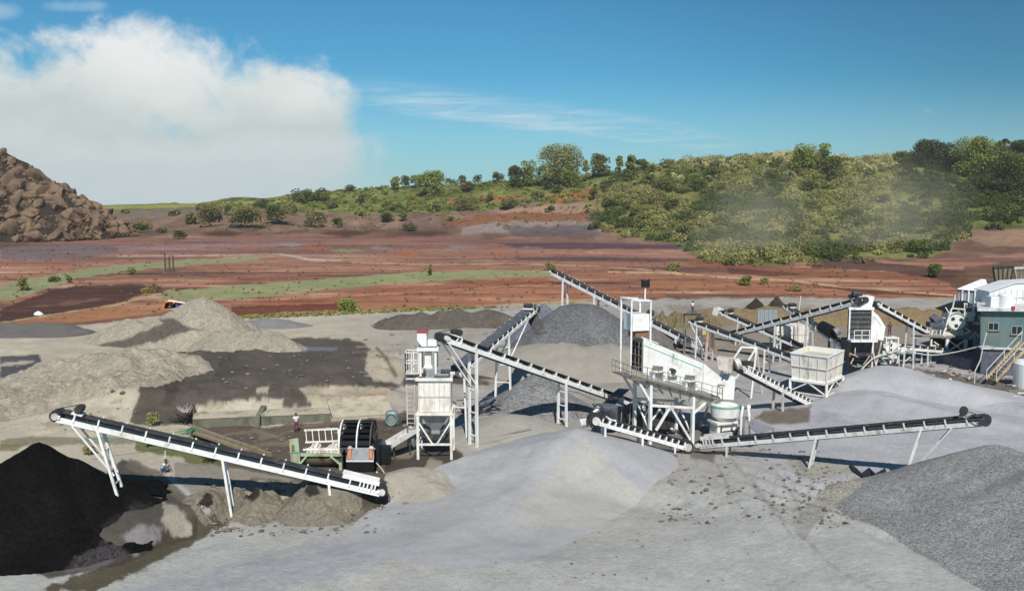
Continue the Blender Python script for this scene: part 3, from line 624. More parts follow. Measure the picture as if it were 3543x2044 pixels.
for (u, v, Y, R, lb) in ((1085, 1672, 59.8, 3.0, 'largest rough sand lump under the long conveyor, with one dark face'), (885, 1690, 59.6, 2.1, 'pointed dark topped sand lump under the long conveyor'), (722, 1712, 58.6, 1.7, 'small dark topped sand lump by the second conveyor leg')):
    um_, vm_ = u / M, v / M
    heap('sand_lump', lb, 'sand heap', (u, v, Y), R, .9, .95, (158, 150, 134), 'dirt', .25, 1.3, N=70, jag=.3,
         layers=[([(um_ - 28, vm_ + 20), (um_ - 4, vm_ - 4), (um_ + 8, vm_), (um_ + 12, vm_ + 22), (um_ - 10, vm_ + 34)], (56, 50, 46), 3, 8, .95, None)])  # dark patch painted on: wet top plus the shade of the left face
heap('sand_heap', 'pale sand spilled at the foot of the white tower', 'sand heap', (1500, 1655, 63), 3.4, .8, 1, (168, 162, 150), 'sand', .1, .7, H=.9)
# ------------------------------------------------------------------ conveyors
ZUP = Vector((0, 0, 1))
def conveyor(label, A, B, w=.8, h=.30, legs=(), idle=1.35, t0=.03, t1=.95, beltm='belt', wm='white', motor='top', brace=None, skirt=0., dense=0, group='belt conveyors', ret=True, drum=.28, post=.34, load=True, chute=None):
    A, B = Vector(A), Vector(B); d = (B - A); L = d.length; d /= L; s = d.cross(ZUP).normalized(); n = s.cross(d)
    t = thing('belt_conveyor', label, 'conveyor', (A.x, A.y, gz(A.x, A.y)), group)
    fr = MB()
    for sg in (-1, 1): fr.box((A + B) / 2 + s * (sg * w / 2) - n * (h / 2), (L, .09, h), (d, s, n))
    k = max(2, int(L / 2.2))
    for i in range(k + 1):
        c = A + d * (L * i / k); 
        fr.box(c - n * (h * .7), (.08, w - .09, .08), (d, s, n))
    fr.build('frame', wm, t)
    # troughed belt with its return run
    prof = [(-w * .52, .36), (-w * .25, .20), (w * .25, .20), (w * .52, .36)]; th = .05
    vs = []; 
    for c in (A - d * .1, B + d * .1):
        for (a, b) in prof: vs.append(c + s * a + n * b)
        for (a, b) in reversed(prof): vs.append(c + s * a + n * (b - th))
    m = 8; fs = [(i, i + m, (i + 1) % m + m, (i + 1) % m) for i in range(m)] + [tuple(range(m)), tuple(range(2 * m - 1, m - 1, -1))]
    bl = MB().add(vs, fs)
    for e, q in ((A, -1), (B, 1)):
        bl.tube(e + d * (q * .12) - s * (w * .48) - n * .02, e + d * (q * .12) + s * (w * .48) - n * .02, drum + .03, n=14)
    if ret: bl.box((A + B) / 2 - n * (h + .06), (L * .98, w * .8, .035), (d, s, n))
    bl.build('belt', beltm, t, smooth=False)
    if load:
        ld = MB(); N_ = int(L / .8); vs = []; fs = []
        for i in range(N_ + 1):
            c = A + d * (L * (.12 + .87 * i / N_)); hh = .10 + .05 * random.random(); ww = w * .33
            vs += [c - s * ww + n * .215, c - s * ww * .5 + n * (.215 + hh * .8), c + s * ww * .4 + n * (.215 + hh), c + s * ww + n * .215]
        for i in range(N_):
            for j in range(3): fs.append((i * 4 + j, i * 4 + j + 1, i * 4 + j + 5, i * 4 + j + 4))
        ld.add(vs, fs).build('load', MT['dark'] if beltm == 'belt' else MT['beltgrey'], t, smooth=True)
    # idlers
    ni = max(2, int(L * (t1 - t0) / idle)); pos = [t0 + (t1 - t0) * i / ni for i in range(ni + 1)]
    pos += [.02 + .012 * i * 22 / L for i in range(dense)]
    for q in pos:
        c = A + d * (L * q); mb = MB()
        for sg in (-1, 1):
            mb.box(c + s * (sg * (w / 2 + .06)) + n * (post / 2 - .06), (.10, .09, post + .16), (d, s, n))
        mb.box(c + n * .02, (.07, w + .14, .06), (d, s, n))
        for sg in (-1, 1): mb.tube(c + s * (sg * w * .22) + n * .11, c + s * (sg * w * .52) + n * .29, .045, n=6)
        mb.tube(c - s * w * .2 + n * .11, c + s * w * .2 + n * .11, .045, n=6)
        mb.build('idler', wm, t)
    # head and tail drums
    for nm, e, q in (('tail_pulley', A, -1), ('head_pulley', B, 1)):
        c = e + d * (q * .12) - n * .02
        MB().tube(c - s * (w / 2 + .14), c + s * (w / 2 + .14), drum * .62, n=14).build(nm, 'offwhite', t, smooth=False)
    bp = MB()
    for sg in (-1, 1):
        for e, q in ((A, -1), (B, 1)): bp.box(e + s * (sg * (w / 2 + .10)) + d * (q * .05), (.55, .06, .26), (d, s, n))
    bp.build('bearing_plate', wm, t)
    # drive
    if motor:
        c = B - d * 1.15 + n * .75
        mo = MB().tube(c - s * .45, c + s * .40, .24, n=12).tube(c + s * .40, c + s * .52, .17, n=12)
        for i in range(5): mo.tube(c - s * (.38 - i * .16), c - s * (.35 - i * .16), .27, n=12)
        mo.build('motor', 'dark', t, smooth=False)
        b = MB().box(c - n * .33, (.7, w * .9, .12), (d, s, n))
        for sg in (-1, 1): b.beam(c - n * .33 + s * sg * w * .45, c - n * .75 + s * sg * w * .5 + d * .15, .08)
        b.build('motor_base', wm, t)
        g = MB(); c2 = B + d * .1; g0 = c + s * (w / 2 + .12); g1 = c2 + s * (w / 2 + .22)
        g.tube(g0, g0 + s * .08, .19, n=12); g.tube(g1, g1 + s * .08, .33, n=14)
        dd = (g1 - g0).normalized(); nn = s.cross(dd)
        for q in (-1, 1): g.beam(g0 + nn * q * .18 + s * .04, g1 + nn * q * .31 + s * .04, .05)
        g.build('belt_drive', 'dark', t)
    if skirt:
        for sg in (-1, 1):
            c = A + d * (skirt / 2 + .2) + s * (sg * w * .56) + n * .52
            MB().box(c, (skirt, .04, .30), (d, s, n)).build('skirt_board', wm, t)
    if chute:
        c = B + d * .75 - n * .1; mb = MB()
        for sg in (-1, 1): mb.box(c + s * sg * (w / 2 + .25), (.9, .05, 1.0), (d, s, n))
        mb.box(c + d * .45, (.05, w + .5, 1.0), (d, s, n)); mb.build('head_chute', wm, t)
    # legs
    for spec in legs:
        q, lean, o = spec[0], spec[1], (spec[2] if len(spec) > 2 else {})
        c = A + d * (L * q); feet = []
        lw = o.get('w', .15)
        for sg in (-1, 1):
            top = c + s * (sg * (w / 2 + .02)) - n * (h if o.get('below', True) else .05)
            hgt = top.z - gz(top.x, top.y)
            f = top + Vector((d.x, d.y, 0)).normalized() * (lean * hgt) + s * (sg * o.get('splay', .04) * hgt)
            f.z = gz(f.x, f.y) - .25 if 'z' not in o else o['z']
            feet.append((top, f)); MB().beam(f, top + (top - f).normalized() * .1, lw, lw * .8, up=d).build('leg', o.get('m', wm), t)
        rn = o.get('rungs', 1)
        if rn:
            for i in range(rn):
                e = (i + .6) / (rn + .3); MB().beam(feet[0][0].lerp(feet[0][1], e), feet[1][0].lerp(feet[1][1], e), .09).build('cross_brace', o.get('m', wm), t)
    for (q0, q1, frac) in (brace or ()):  # from beam at q0 down to the leg plane at q1
        for sg in (-1, 1):
            p = A + d * (L * q0) + s * sg * w / 2 - n * h; c = A + d * (L * q1) + s * sg * w / 2
            g = gz(c.x, c.y); e = Vector((c.x, c.y, g + (c.z - g) * frac))
            MB().beam(p, e, .10).build('strut', wm, t)
    return t, A, B, d, s, n

def legt(A, B, u):
    """parameter along A-B seen at photo column u"""
    best = min(range(401), key=lambda i: abs(proj(*(Vector(A).lerp(Vector(B), i / 400)))[0] - u)); return best / 400

# long left conveyor
A, B = at(1316, 1693, 60.4), at(205, 1436, 57.6)
conveyor('long white conveyor with black belt climbing left to the black heap', A, B, .85, .36, [(legt(A, B, 352), -.26, {'w': .2, 'rungs': 2}), (legt(A, B, 780), -.15, {'w': .2, 'rungs': 1}), (legt(A, B, 1138), -.1, {'w': .2, 'below': False, 'rungs': 0})], idle=1.52,
         brace=[(legt(A, B, 262), legt(A, B, 395), .38)], dense=5, skirt=2.6, drum=.36, post=.42)
# feed conveyor over the tower
A, B = Vector((14.0, 89.7, .6)), Vector((-5.3, 68.5, 9.2))
A = at(2262, 1421, 87.5); B = at(1536, 1168, 68.8)
conveyor('long white conveyor on the tallest legs, its head above the white tower', A, B, .85, .36, [(legt(A, B, 1640), 0, {'w': .22, 'rungs': 4, 'splay': 0}), (legt(A, B, 1950), 0, {'w': .2, 'rungs': 3, 'splay': .02})], idle=1.6,
         brace=[(.99, legt(A, B, 1640), .62)], drum=.34)
# dark belt rising away behind the tower
A, B = at(1572, 1292, 72), at(1838, 1072, 94)
conveyor('white framed conveyor with a broad bluish belt rising away behind the tower', A, B, 1.15, .30, [(.03, 0, {'w': .16, 'rungs': 1}), (legt(A, B, 1740), 0, {'w': .2, 'rungs': 4, 'splay': .03})], idle=1.5, beltm='beltgrey',
         brace=[(.86, legt(A, B, 1740), .62)], drum=.34, load=False, dense=3)
# highest conveyor on the dark heap
A, B = at(2436, 1206, 119), at(1912, 940, 138)
conveyor('highest white conveyor in front of the red fields, above the dark flat topped heap', A, B, .95, .42, [(legt(A, B, 1957), 0, {'w': .24, 'rungs': 1}), (legt(A, B, 2065), 0, {'w': .24, 'rungs': 3}), (legt(A, B, 2347), 0, {'w': .22, 'rungs': 1})], idle=1.5, dense=9, motor=None, drum=.34, post=.5, group='belt conveyors')
# short conveyor with the drum
A, B = at(2368, 1540, 70), at(2062, 1452, 68.6)
conveyor('short white conveyor with bare rollers and a round drum, feeding the big pale heap', A, B, .85, .30, [(.12, 0, {'z': -.2, 'rungs': 0}), (legt(A, B, 2220), 0, {'w': .2, 'rungs': 2}), (legt(A, B, 2092), 0, {'w': .2, 'rungs': 0})], idle=.52, load=False, drum=.52, post=.32)
# curving right hand conveyor
A, B = at(2425, 1535, 70.3), at(3405, 1452, 60.0)
conveyor('dusty grey conveyor crossing the right foreground to the speckled gravel heap', A, B, .85, .30, [(.11, 0, {'rungs': 1}), (legt(A, B, 2825), -.20, {'w': .2, 'rungs': 2, 'splay': .05}), (legt(A, B, 3185), -.26, {'w': .2, 'm': 'cream', 'rungs': 3, 'splay': .05})], idle=1.3, wm='offwhite',
         brace=[(.9, legt(A, B, 3150), .08)], dense=4, skirt=2.4, load=False, drum=.3)
# middle group
A, B = at(2775, 1250, 99), at(2396, 1114, 114)
conveyor('slim white conveyor running behind the main screen, propped by a double leg', A, B, .8, .28, [(legt(A, B, 2420), 0, {'rungs': 1}), (legt(A, B, 2458), .03, {'w': .26, 'm': 'pink', 'rungs': 2}), (legt(A, B, 2655), .0, {'w': .16, 'rungs': 1})], idle=2.0, brace=[(.99, legt(A, B, 2440), .4)], drum=.3, wm='white')
A, B = at(2800, 1212, 116), at(2500, 1082, 126)
conveyor('white conveyor farther back with a small white hopper at its head', A, B, .85, .30, [(.35, 0, {'rungs': 1}), (.78, .1, {'rungs': 1})], idle=2.0, drum=.3, chute=True)
A, B = at(2520, 1158, 117), at(2985, 1038, 100)
conveyor('dusty white conveyor climbing right to the head box of the far screen tower', A, B, .95, .40, [(legt(A, B, 2688), 0, {'w': .2, 'rungs': 3}), (legt(A, B, 2800), 0, {'w': .18, 'rungs': 2})], idle=1.45, drum=.34, wm='offwhite')
A, B = at(3200, 1146, 109), at(3028, 1052, 101)
conveyor('white conveyor coming down right from the far screen tower to the jaw crusher', A, B, .8, .28, [(.3, .0, {'rungs': 1})], idle=1.6, drum=.3, motor=None)
A, B = at(2980, 1238, 103), at(2722, 1062, 119)
conveyor('steep white conveyor ending under the far screen tower beside the white tank', A, B, .85, .30, [(legt(A, B, 2800), 0, {'rungs': 1}), (.28, 0, {'rungs': 1})], idle=1.7, drum=.34, dense=7)
A, B = at(2792, 1393, 88), at(2560, 1272, 80)
conveyor('short steep white conveyor between the main screen and the white tank', A, B, .9, .36, [(legt(A, B, 2696), 0, {'w': .2, 'rungs': 1, 'm': 'pink'})], idle=.8, drum=.36, load=False, wm='white')
A, B = at(3060, 1195, 106), at(3260, 1212, 110)
conveyor('low white conveyor under the jaw crusher', A, B, .8, .3, [(.2, 0, {'rungs': 0}), (.7, 0, {'rungs': 0})], idle=1.3, drum=.28, motor=None, load=False)

# chute plate at the head of the bluish belt
t = thing('discharge_plate', 'dark hanging chute plate with a square hole below the bluish belt head', 'chute plate', at(1858, 1150, 95))
pl = [at(1832, 1100, 95), at(1850, 1092, 95), at(1886, 1150, 94), at(1852, 1152, 94)]
e0, e1 = at(1828, 1098, 95), at(1888, 1150, 94); f0, f1 = at(1855, 1085, 95), at(1852, 1153, 94)
c00, c10, c11, c01 = at(1822, 1096, 94), at(1858, 1084, 94), at(1892, 1150, 92.5), at(1848, 1156, 92.5)
def bil(a, b): return c00.lerp(c10, a).lerp(c01.lerp(c11, a), b)
mb = MB(); off = (c10 - c00).cross(c01 - c00).normalized() * .08
for (a0, a1, b0, b1) in ((0, 1, 0, .5), (0, .3, .5, .78), (.66, 1, .5, .78), (0, 1, .78, 1)): mb.prism([bil(a0, b0), bil(a1, b0), bil(a1, b1), bil(a0, b1)], off)
mb.build('plate', 'dark', t)
MB().beam(c00, at(1836, 1082, 94.5), .08).beam(c10, at(1848, 1080, 94.5), .08).build('hanger', 'rust', t)

# ------------------------------------------------------------------ white tower with the boxed bin
def tower():
    Yt = 67.9; FL = at(1447, 1600, Yt); FL.z = 0; x0 = FL.x; x1 = at(1562, 1592, Yt).x; y0 = Yt; y1 = Yt + 2.5
    zb = at(1447, 1432, Yt).z; zt = at(1447, 1312, Yt).z
    t = thing('bin_tower', 'white boxed bin on a braced four legged stand with a ladder', 'bin tower', ((x0 + x1) / 2, y0 + 1.2, 0))
    for x in (x0, x1):
        for y in (y0, y1): MB().box((x, y, zb / 2 - .2), (.2, .2, zb + .4)).build('leg', 'cream', t)
    br = MB(); xm = (x0 + x1) / 2; z1 = 1.15
    for y in (y0, y1):
        br.beam((x0, y, z1), (x1, y, z1), .15); br.beam((x0, y, zb - .55), (xm - .15, y, z1), .12); br.beam((x1, y, zb - .55), (xm + .15, y, z1), .12)
    for x in (x0, x1): br.beam((x, y0, z1), (x, y1, z1), .12); br.beam((x, y0, z1), (x, y1, zb - .5), .1)
    br.build('brace', 'cream', t)
    rim = MB()
    for z in (zb + .02, zt):
        rim.box((xm, y0 - .06, z), (x1 - x0 + .3, .16, .22)); rim.box((xm, y1 + .06, z), (x1 - x0 + .3, .16, .22))
        for x in (x0, x1): rim.box((x, (y0 + y1) / 2, z), (.16, y1 - y0 - .06, .22))
    rim.build('rim', 'cream', t)
    b = MB(); g = .012; W_ = x1 - x0 - .1; H_ = zt - zb - .3
    b.box((xm, y0 + .1, (zb + zt) / 2), (W_, .1, H_)); b.box((xm, y1 - .1, (zb + zt) / 2), (W_, .1, H_))
    for x in (x0 + .1, x1 - .1): b.box((x, (y0 + y1) / 2, (zb + zt) / 2), (.1, y1 - y0 - .32, H_))
    b.box((xm, (y0 + y1) / 2, zt - .45), (W_ - .3, y1 - y0 - .4, .05))
    b.build('bin', 'cream', t)
    rb = MB()
    for i in range(7): rb.box((x0 + .12 + (x1 - x0 - .24) * i / 6, y0 + .03, (zb + zt) / 2), (.05, .05, H_))
    rb.box((xm, y0 + .025, (zb + zt) / 2), (W_, .055, .12))
    rb.build('rib', 'pink', t)
    hp = MB(); c = Vector((xm, (y0 + y1) / 2, 0)); a = 1.15
    hp.hexa([c + Vector((sx * .3, sy * .3, zb - 1.55)) for sx, sy in ((-1, -1), (1, -1), (1, 1), (-1, 1))] + [c + Vector((sx * a, sy * 1.05, zb - .1)) for sx, sy in ((-1, -1), (1, -1), (1, 1), (-1, 1))])
    hp.box(c + Vector((0, 0, zb - 1.8)), (.7, .7, .5)).build('hopper', 'steel', t)
    MB().box(c + Vector((.1, 0, 1.5)), (1.9, .8, .5)).tube(c + Vector((-.9, 0, 1.9)), c + Vector((.8, 0, 1.9)), .3).build('feeder', 'dark', t)
    # deck above with screen box, pedestal and head hopper
    sc = MB().box((xm + .15, y0 + .9, zt + .28), (1.9, 1.1, .18)).box((xm - .35, y0 + .3, zt + .4), (.75, .45, .8)).box((xm + .35, y0 + 1.6, zt + .55), (1.7, .3, .25))
    sc.build('deck_machine', 'steel', t, bevel=.02)
    MB().tube((xm - .85, y0 + .35, zt + .45), (xm - .62, y0 + .35, zt + .45), .36).build('drive_wheel', 'dark', t); MB().tube((xm + .5, y0 + .5, zt + .5), (xm + 1.2, y0 + .5, zt + .5), .2).build('motor', 'dark', t)
    zc = at(1480, 1212, Yt).z; xp0, xp1 = at(1452, 1212, Yt).x, at(1505, 1212, Yt).x
    st = MB()
    for x in (xp0, xp1):
        for y in (y0 + .5, y0 + 1.9): st.box((x, y, (zc + zt) / 2 + .1), (.16, .16, zc - zt - .1))
    st.box(((xp0 + xp1) / 2, y0 + 1.2, zc), (xp1 - xp0 + .5, 1.9, .2)); st.build('upper_stand', 'white', t)
    px_ = at(1478, 1240, Yt).x
    MB().box((px_, y0 + .9, zc - .75), (.5, .5, 1.0)).hexa([Vector((px_ + sx * r, y0 + .9 + sy * r, z)) for r, z in ((.4, zc - 1.55), (.25, zc - 1.25)) for sx, sy in ((-1, -1), (1, -1), (1, 1), (-1, 1))]).build('chute', 'cream', t)
    zh0, zh1 = at(1450, 1203, Yt).z, at(1450, 1156, Yt).z; hx0, hx1, hx2 = at(1440, 1156, Yt).x, at(1456, 1200, Yt).x, at(1473, 1156, Yt).x
    hb = MB().prism([Vector((hx0, y0 + .6, zh1)), Vector((hx0, y0 + .6, zh1 - .55)), Vector((hx1, y0 + .6, zh0)), Vector((hx2, y0 + .6, zh0)), Vector((hx2, y0 + .6, zh1))], (0, 1.1, 0))
    hb.box((hx2 + .42, y0 + 1.1, zh0 + .25), (.7, .9, .45)); hb.build('head_hopper', 'white', t)
    MB().box(((hx0 + hx2) / 2, y0 + 1.15, zh1 + .06), (hx2 - hx0 + .1, 1.2, .09)).build('lid', 'red', t)
    # side platform, railing and ladder
    lx0, lx1 = at(1402, 1290, Yt).x, at(1447, 1290, Yt).x; zl = at(1402, 1293, Yt).z
    MB().box(((lx0 + lx1) / 2, y0 + .8, zl), (lx1 - lx0, 1.4, .12)).box(((lx0 + lx1) / 2, y0 + .8, zl - .45), (lx1 - lx0, 1.2, .1)).build('platform', 'pink', t)
    rl = MB(); zr = at(1402, 1221, Yt).z
    for (a, b) in (((lx0, y0 + .15), (lx1, y0 + .15)), ((lx0, y0 + .15), (lx0, y0 + 1.45)), ((lx0, y0 + 1.45), (lx1, y0 + 1.45))):
        for z in (zr, (zr + zl) / 2): rl.beam((*a, z), (*b, z), .07)
        for i in range(3): x = a[0] + (b[0] - a[0]) * i / 2; y = a[1] + (b[1] - a[1]) * i / 2; rl.beam((x, y, zl), (x, y, zr), .07)
    rl.build('railing', 'white', t)
    ld = MB(); xa, xb = at(1405, 1400, Yt).x, at(1432, 1400, Yt).x
    for x in (xa, xb): ld.beam((x, y0 + .7, at(1405, 1478, Yt).z), (x, y0 + .7, zl), .09)
    for i in range(12): z = at(1405, 1470, Yt).z + i * .36; ld.beam((xa, y0 + .7, z), (xb, y0 + .7, z), .05)
    ld.build('ladder', 'pink', t)
tower()
# sloping launder between washer and tower
t = thing('launder', 'sloping weathered trough between the sand washer and the white tower', 'trough', at(1400, 1530, 68.5))
p, q = at(1345, 1545, 68.), at(1436, 1490, 69.5); d = (q - p).normalized(); s = d.cross(ZUP).normalized()
MB().beam(p, q, .9, .06).build('floor_plate', 'pink', t); MB().beam(p + s * .45 + ZUP * .2, q + s * .45 + ZUP * .2, .05, .4).beam(p - s * .45 + ZUP * .2, q - s * .45 + ZUP * .2, .05, .4).build('side_plate', 'offwhite', t)
MB().beam(p.lerp(q, .2), p.lerp(q, .2) - ZUP * 1.5, .12).beam(p.lerp(q, .8), p.lerp(q, .8) - ZUP * 2.6, .12).build('support', 'dark', t)
# pump and hoses beside the tower
t = thing('pump_set', 'dark pump set with a green hose reel beside the white tower', 'pump', at(1385, 1440, 80))
c = at(1392, 1430, 79); c.z = gz(c.x, c.y) + .6
MB().tube(c, c + Vector((1.2, 0, 0)), .42).box(c + Vector((.5, 0, -.5)), (1.8, .9, .25)).build('motor', 'dark', t)
MB().lathe(c + Vector((-.9, -.3, -.5)), [(.55, 0), (.6, .1), (.6, 1.1), (.5, 1.25)], 14).build('tank', 'steel', t)
pts = [c + Vector((-.9 + .5 * math.cos(a), -.95, .1 + .55 * math.sin(a))) for a in np.linspace(0, 6.28, 14)]
MB().path(pts, .045).build('hose', 'greenhose', t)
t = thing('scrap_steel', 'tangle of dark steel lying behind the tall conveyor legs', 'scrap', at(1590, 1430, 83)); mb = MB()
for i in range(16):
    a = at(random.uniform(1560, 1700), random.uniform(1400, 1450), random.uniform(80, 84)); a.z = gz(a.x, a.y) + random.uniform(.1, 1.0)
    mb.beam(a, a + Vector((random.uniform(-1.6, 1.6), random.uniform(-.8, .8), random.uniform(-.5, .8))), .1)
mb.build('bars', 'dark', t)
mb = MB()
for i in range(5):
    a = at(1600 + i * 20, 1425 - i * 8, 82); mb.tube(a, a + Vector((.9, .3, .3)), .22)
mb.build('pipes', 'stone', t)

# ------------------------------------------------------------------ main vibrating screen on its frame
O = Vector((11.1, 74, 0)); AX = Vector((.94, .34, 0)).normalized(); BX = Vector((-.34, .94, 0)).normalized()
def L3(s, w, z):
    p = O + AX * (s * 1.17) + BX * w; p.z = HC - (HC - z) * (74 + .4 * s) / (74 - .39 * s); return p
def lz(s, z0, s1, z1): return lambda q: z0 + (z1 - z0) * (q - s) / (s1 - s)
def screen():
    t = thing('vibrating_screen', 'big white vibrating screen with a green stripe on a tall white frame', 'screen', L3(2.5, 1, 0))
    top = lz(0, 8.6, 4.93, 6.85); bot = lz(0, 5.6, 4.93, 4.55); Wd = 2.2
    for w0, nm in ((0, 'side_panel'), (Wd, 'side_panel')):
        MB().prism([L3(0, w0, bot(0)), L3(5, w0, bot(5)), L3(5, w0, top(5)), L3(.3, w0, top(.3) - .05), L3(0, w0, top(0))], BX * .1).build(nm, 'white', t)
    MB().prism([L3(.05, .11, top(0) - .5), L3(.05, Wd - .01, top(0) - .5), L3(.05, Wd - .01, bot(0) + .1), L3(.05, .11, bot(0) + .1)], AX * .05).build('end_panel', 'black', t)
    ef = MB()
    for w_ in (.15, .75, 1.4, 2.1): ef.beam(L3(-.03, w_, bot(0)), L3(-.03, w_, top(0) - .3), .07)
    for z_ in (6.3, 7.0, 7.7): ef.beam(L3(-.03, .15, z_), L3(-.03, 2.1, z_), .06)
    ef.build('end_frame', 'rail', t)
    MB().prism([L3(-.1, .11, top(0) + .02), L3(1.3, .11, top(1.3) + .04), L3(1.3, Wd - .01, top(1.3) + .04), L3(-.1, Wd - .01, top(0) + .02)], ZUP * .08).build('feed_lip', 'white', t)
    MB().prism([L3(1.3, .11, top(1.3) - .5), L3(5, .11, top(5) - .5), L3(5, Wd - .01, top(5) - .5), L3(1.3, Wd - .01, top(1.3) - .5)], ZUP * .05).build('deck', 'steel', t)
    gs = MB().prism([L3(.02, -.012, top(0) - .62), L3(4.95, -.012, top(4.95) - .55), L3(4.95, -.012, top(4.95) - .47), L3(.02, -.012, top(0) - .54)], BX * .02)
    gs.build('green_stripe', 'green', t)
    lg = MB(); c = L3(2.45, -.016, top(2.45) - .5)
    def stroke(a, b, w=.07):
        p, q = c + AX * a[0] + ZUP * a[1], c + AX * b[0] + ZUP * b[1]; dd = (q - p).normalized(); nn = dd.cross(BX).normalized() * w
        lg.prism([p - nn, q - nn, q + nn, p + nn], BX * .014)
    stroke((0, .26), (-.02, -.34), .05); stroke((.03, -.02), (.2, .2), .035); stroke((.03, .0), (.3, -.34), .045)
    lg.build('green_mark', 'green', t)
    bo = MB()
    for s_ in np.arange(.25, 4.9, .36):
        for dz in (.18, .30, .95, 1.1): 
            bo.box(L3(float(s_), -.012, top(s_) - dz), (.05, .03, .05), (AX, BX, ZUP))
    bo.build('bolts', 'offwhite', t)
    # discharge chute
    ch = MB()
    ch.prism([L3(5.02, -.05, top(5) + .02), L3(5.02, -.05, 4.55), L3(6.6, -.05, 4.1), L3(6.6, -.05, 5.75)], BX * .08)
    ch.prism([L3(5.02, Wd, top(5) + .02), L3(5.02, Wd, 4.55), L3(6.6, Wd, 4.1), L3(6.6, Wd, 5.75)], BX * .08)
    ch.prism([L3(5.02, .04, top(5) - .05), L3(6.6, .04, 5.68), L3(6.6, Wd, 5.68), L3(5.02, Wd, top(5) - .05)], ZUP * .07)
    ch.build('chute_cover', 'white', t)
    MB().hexa([L3(6.5, -.1, 4.0), L3(7.7, -.1, 4.0), L3(7.7, 1.5, 4.0), L3(6.5, 1.5, 4.0), L3(6.35, -.2, 5.2), L3(7.75, -.2, 5.95), L3(7.75, 1.6, 5.95), L3(6.35, 1.6, 5.2)]).build('discharge_box', 'white', t, bevel=.02)
    MB().prism([L3(6.2, -.3, 5.25), L3(6.75, -.3, 5.7), L3(6.75, -.3, 5.2)], BX * .1).build('gusset', 'white', t)
    # spring seats and drive guards on the side
    for s_ in (1.05, 3.75):
        z = bot(s_) + .55
        MB().box(L3(s_, -.33, z), (1.25, .6, .13), (AX, BX, ZUP)).box(L3(s_ - .42, -.36, z - .42), (.2, .45, .72), (AX, BX, ZUP)).box(L3(s_ + .42, -.36, z - .42), (.2, .45, .72), (AX, BX, ZUP)).build('spring_seat', 'white', t)
        sp_ = MB()
        for k in range(4): sp_.tube(L3(s_ - .33 + k * .22, -.33, z + .06), L3(s_ - .33 + k * .22, -.33, z + .44), .11, n=8)
        sp_.build('springs', 'rail', t)
    MB().box(L3(2.35, -.22, bot(2.35) + .75), (.9, .35, .5), (AX, BX, ZUP)).build('drive_guard', 'white', t, bevel=.03)
    MB().tube(L3(2.25, -.62, bot(2.3) + .95), L3(2.25, -.1, bot(2.3) + .95), .22).build('drive_wheel', 'dark', t)
    # walkway with railing round the screen
    wz = lz(-1.3, 5.45, 6.3, 4.0)
    wk = MB()
    wk.prism([L3(-.1, -.95, wz(-.1)), L3(6.2, -.95, wz(6.2)), L3(6.2, -.12, wz(6.2)), L3(-.1, -.12, wz(-.1))], ZUP * -.09)
    wk.prism([L3(-1.4, -.95, wz(-.1)), L3(-.1, -.95, wz(-.1)), L3(-.1, 2.6, wz(-.1)), L3(-1.4, 2.6, wz(-.1))], ZUP * -.09)
    wk.build('walkway', 'rail', t)
    rl = MB()
    def rail(ps, wv, n_):
        for hh in (1.05, .55): rl.beam(ps[0] + ZUP * hh, ps[1] + ZUP * hh, .045)
        for i in range(n_ + 1): p = ps[0].lerp(ps[1], i / n_); rl.beam(p, p + ZUP * 1.05, .045)
    rail((L3(-1.4, -.95, wz(-.1)), L3(-.1, -.95, wz(-.1))), 0, 3); rail((L3(-.1, -.95, wz(-.1)), L3(6.2, -.95, wz(6.2))), 0, 7)
    rail((L3(-1.4, -.95, wz(-.1)), L3(-1.4, 2.6, wz(-.1))), 0, 5); rail((L3(6.2, -.95, wz(6.2)), L3(6.2, -.2, wz(6.2))), 0, 1)
    rl.build('railing', 'rail', t)
    # ribbed underpan
    hp = MB().hexa([L3(.5, -.35, 4.25), L3(5.4, -.35, 3.3), L3(5.4, 2.0, 3.3), L3(.5, 2.0, 4.25), L3(-.6, -.75, wz(-.6) - .12), L3(6.0, -.75, wz(6.0) - .12), L3(6.0, 2.6, wz(6.) - .12), L3(-.6, 2.6, wz(-.6) - .12)])
    hp.build('underpan', 'pink', t)
    rb = MB()
    for k in range(7):
        e = (k + .5) / 7; a = L3(-.6, -.78, wz(-.6) - .14).lerp(L3(6., -.78, wz(6.) - .14), e); b = L3(.5, -.39, 4.25).lerp(L3(5.4, -.39, 3.3), e); rb.beam(a, b, .06)
    rb.build('rib', 'rail', t)
    # frame
    for s_ in (.4, 3.95):
        for w_ in (-.5, 2.3):
            a = L3(s_, w_, 0); a.z = gz(a.x, a.y) - .2; b = L3(s_, w_, wz(s_) - .15); MB().beam(a, b, .30, .24, up=AX).build('leg', 'white', t)
    bm = MB()
    for w_ in (-.5, 2.3):
        bm.beam(L3(.45, w_, 3.0), L3(3.9, w_, 3.1), .2); bm.beam(L3(-.7, w_, wz(-.7) - .2), L3(.4, w_, 3.3), .18); bm.beam(L3(3.95, w_, 2.6), L3(5.0, w_, 3.6), .17)
        bm.beam(L3(2.1, w_, 2.95), L3(3.75, w_, .4), .18); bm.beam(L3(2.0, w_, 2.95), L3(.9, w_, .9), .18)
        bm.beam(L3(1.6, w_ + .8, 2.6), L3(.5, w_ + .8, 1.), .13)
    for s_ in (.4, 3.95): bm.beam(L3(s_, -.4, 3.0), L3(s_, 2.2, 3.0), .16); bm.beam(L3(s_, -.4, .8), L3(s_, 2.2, 3.0), .12)
    bm.build('brace', 'white', t)
    # feed box with portal above
    zb0, zb1 = at(2230, 1143, 74.5).z, at(2230, 1086, 74.5).z
    MB().box(L3(-.15, 1.0, (zb0 + zb1) / 2), (1.55, 1.7, zb1 - zb0), (AX, BX, ZUP)).build('feed_box', 'white', t, bevel=.02)
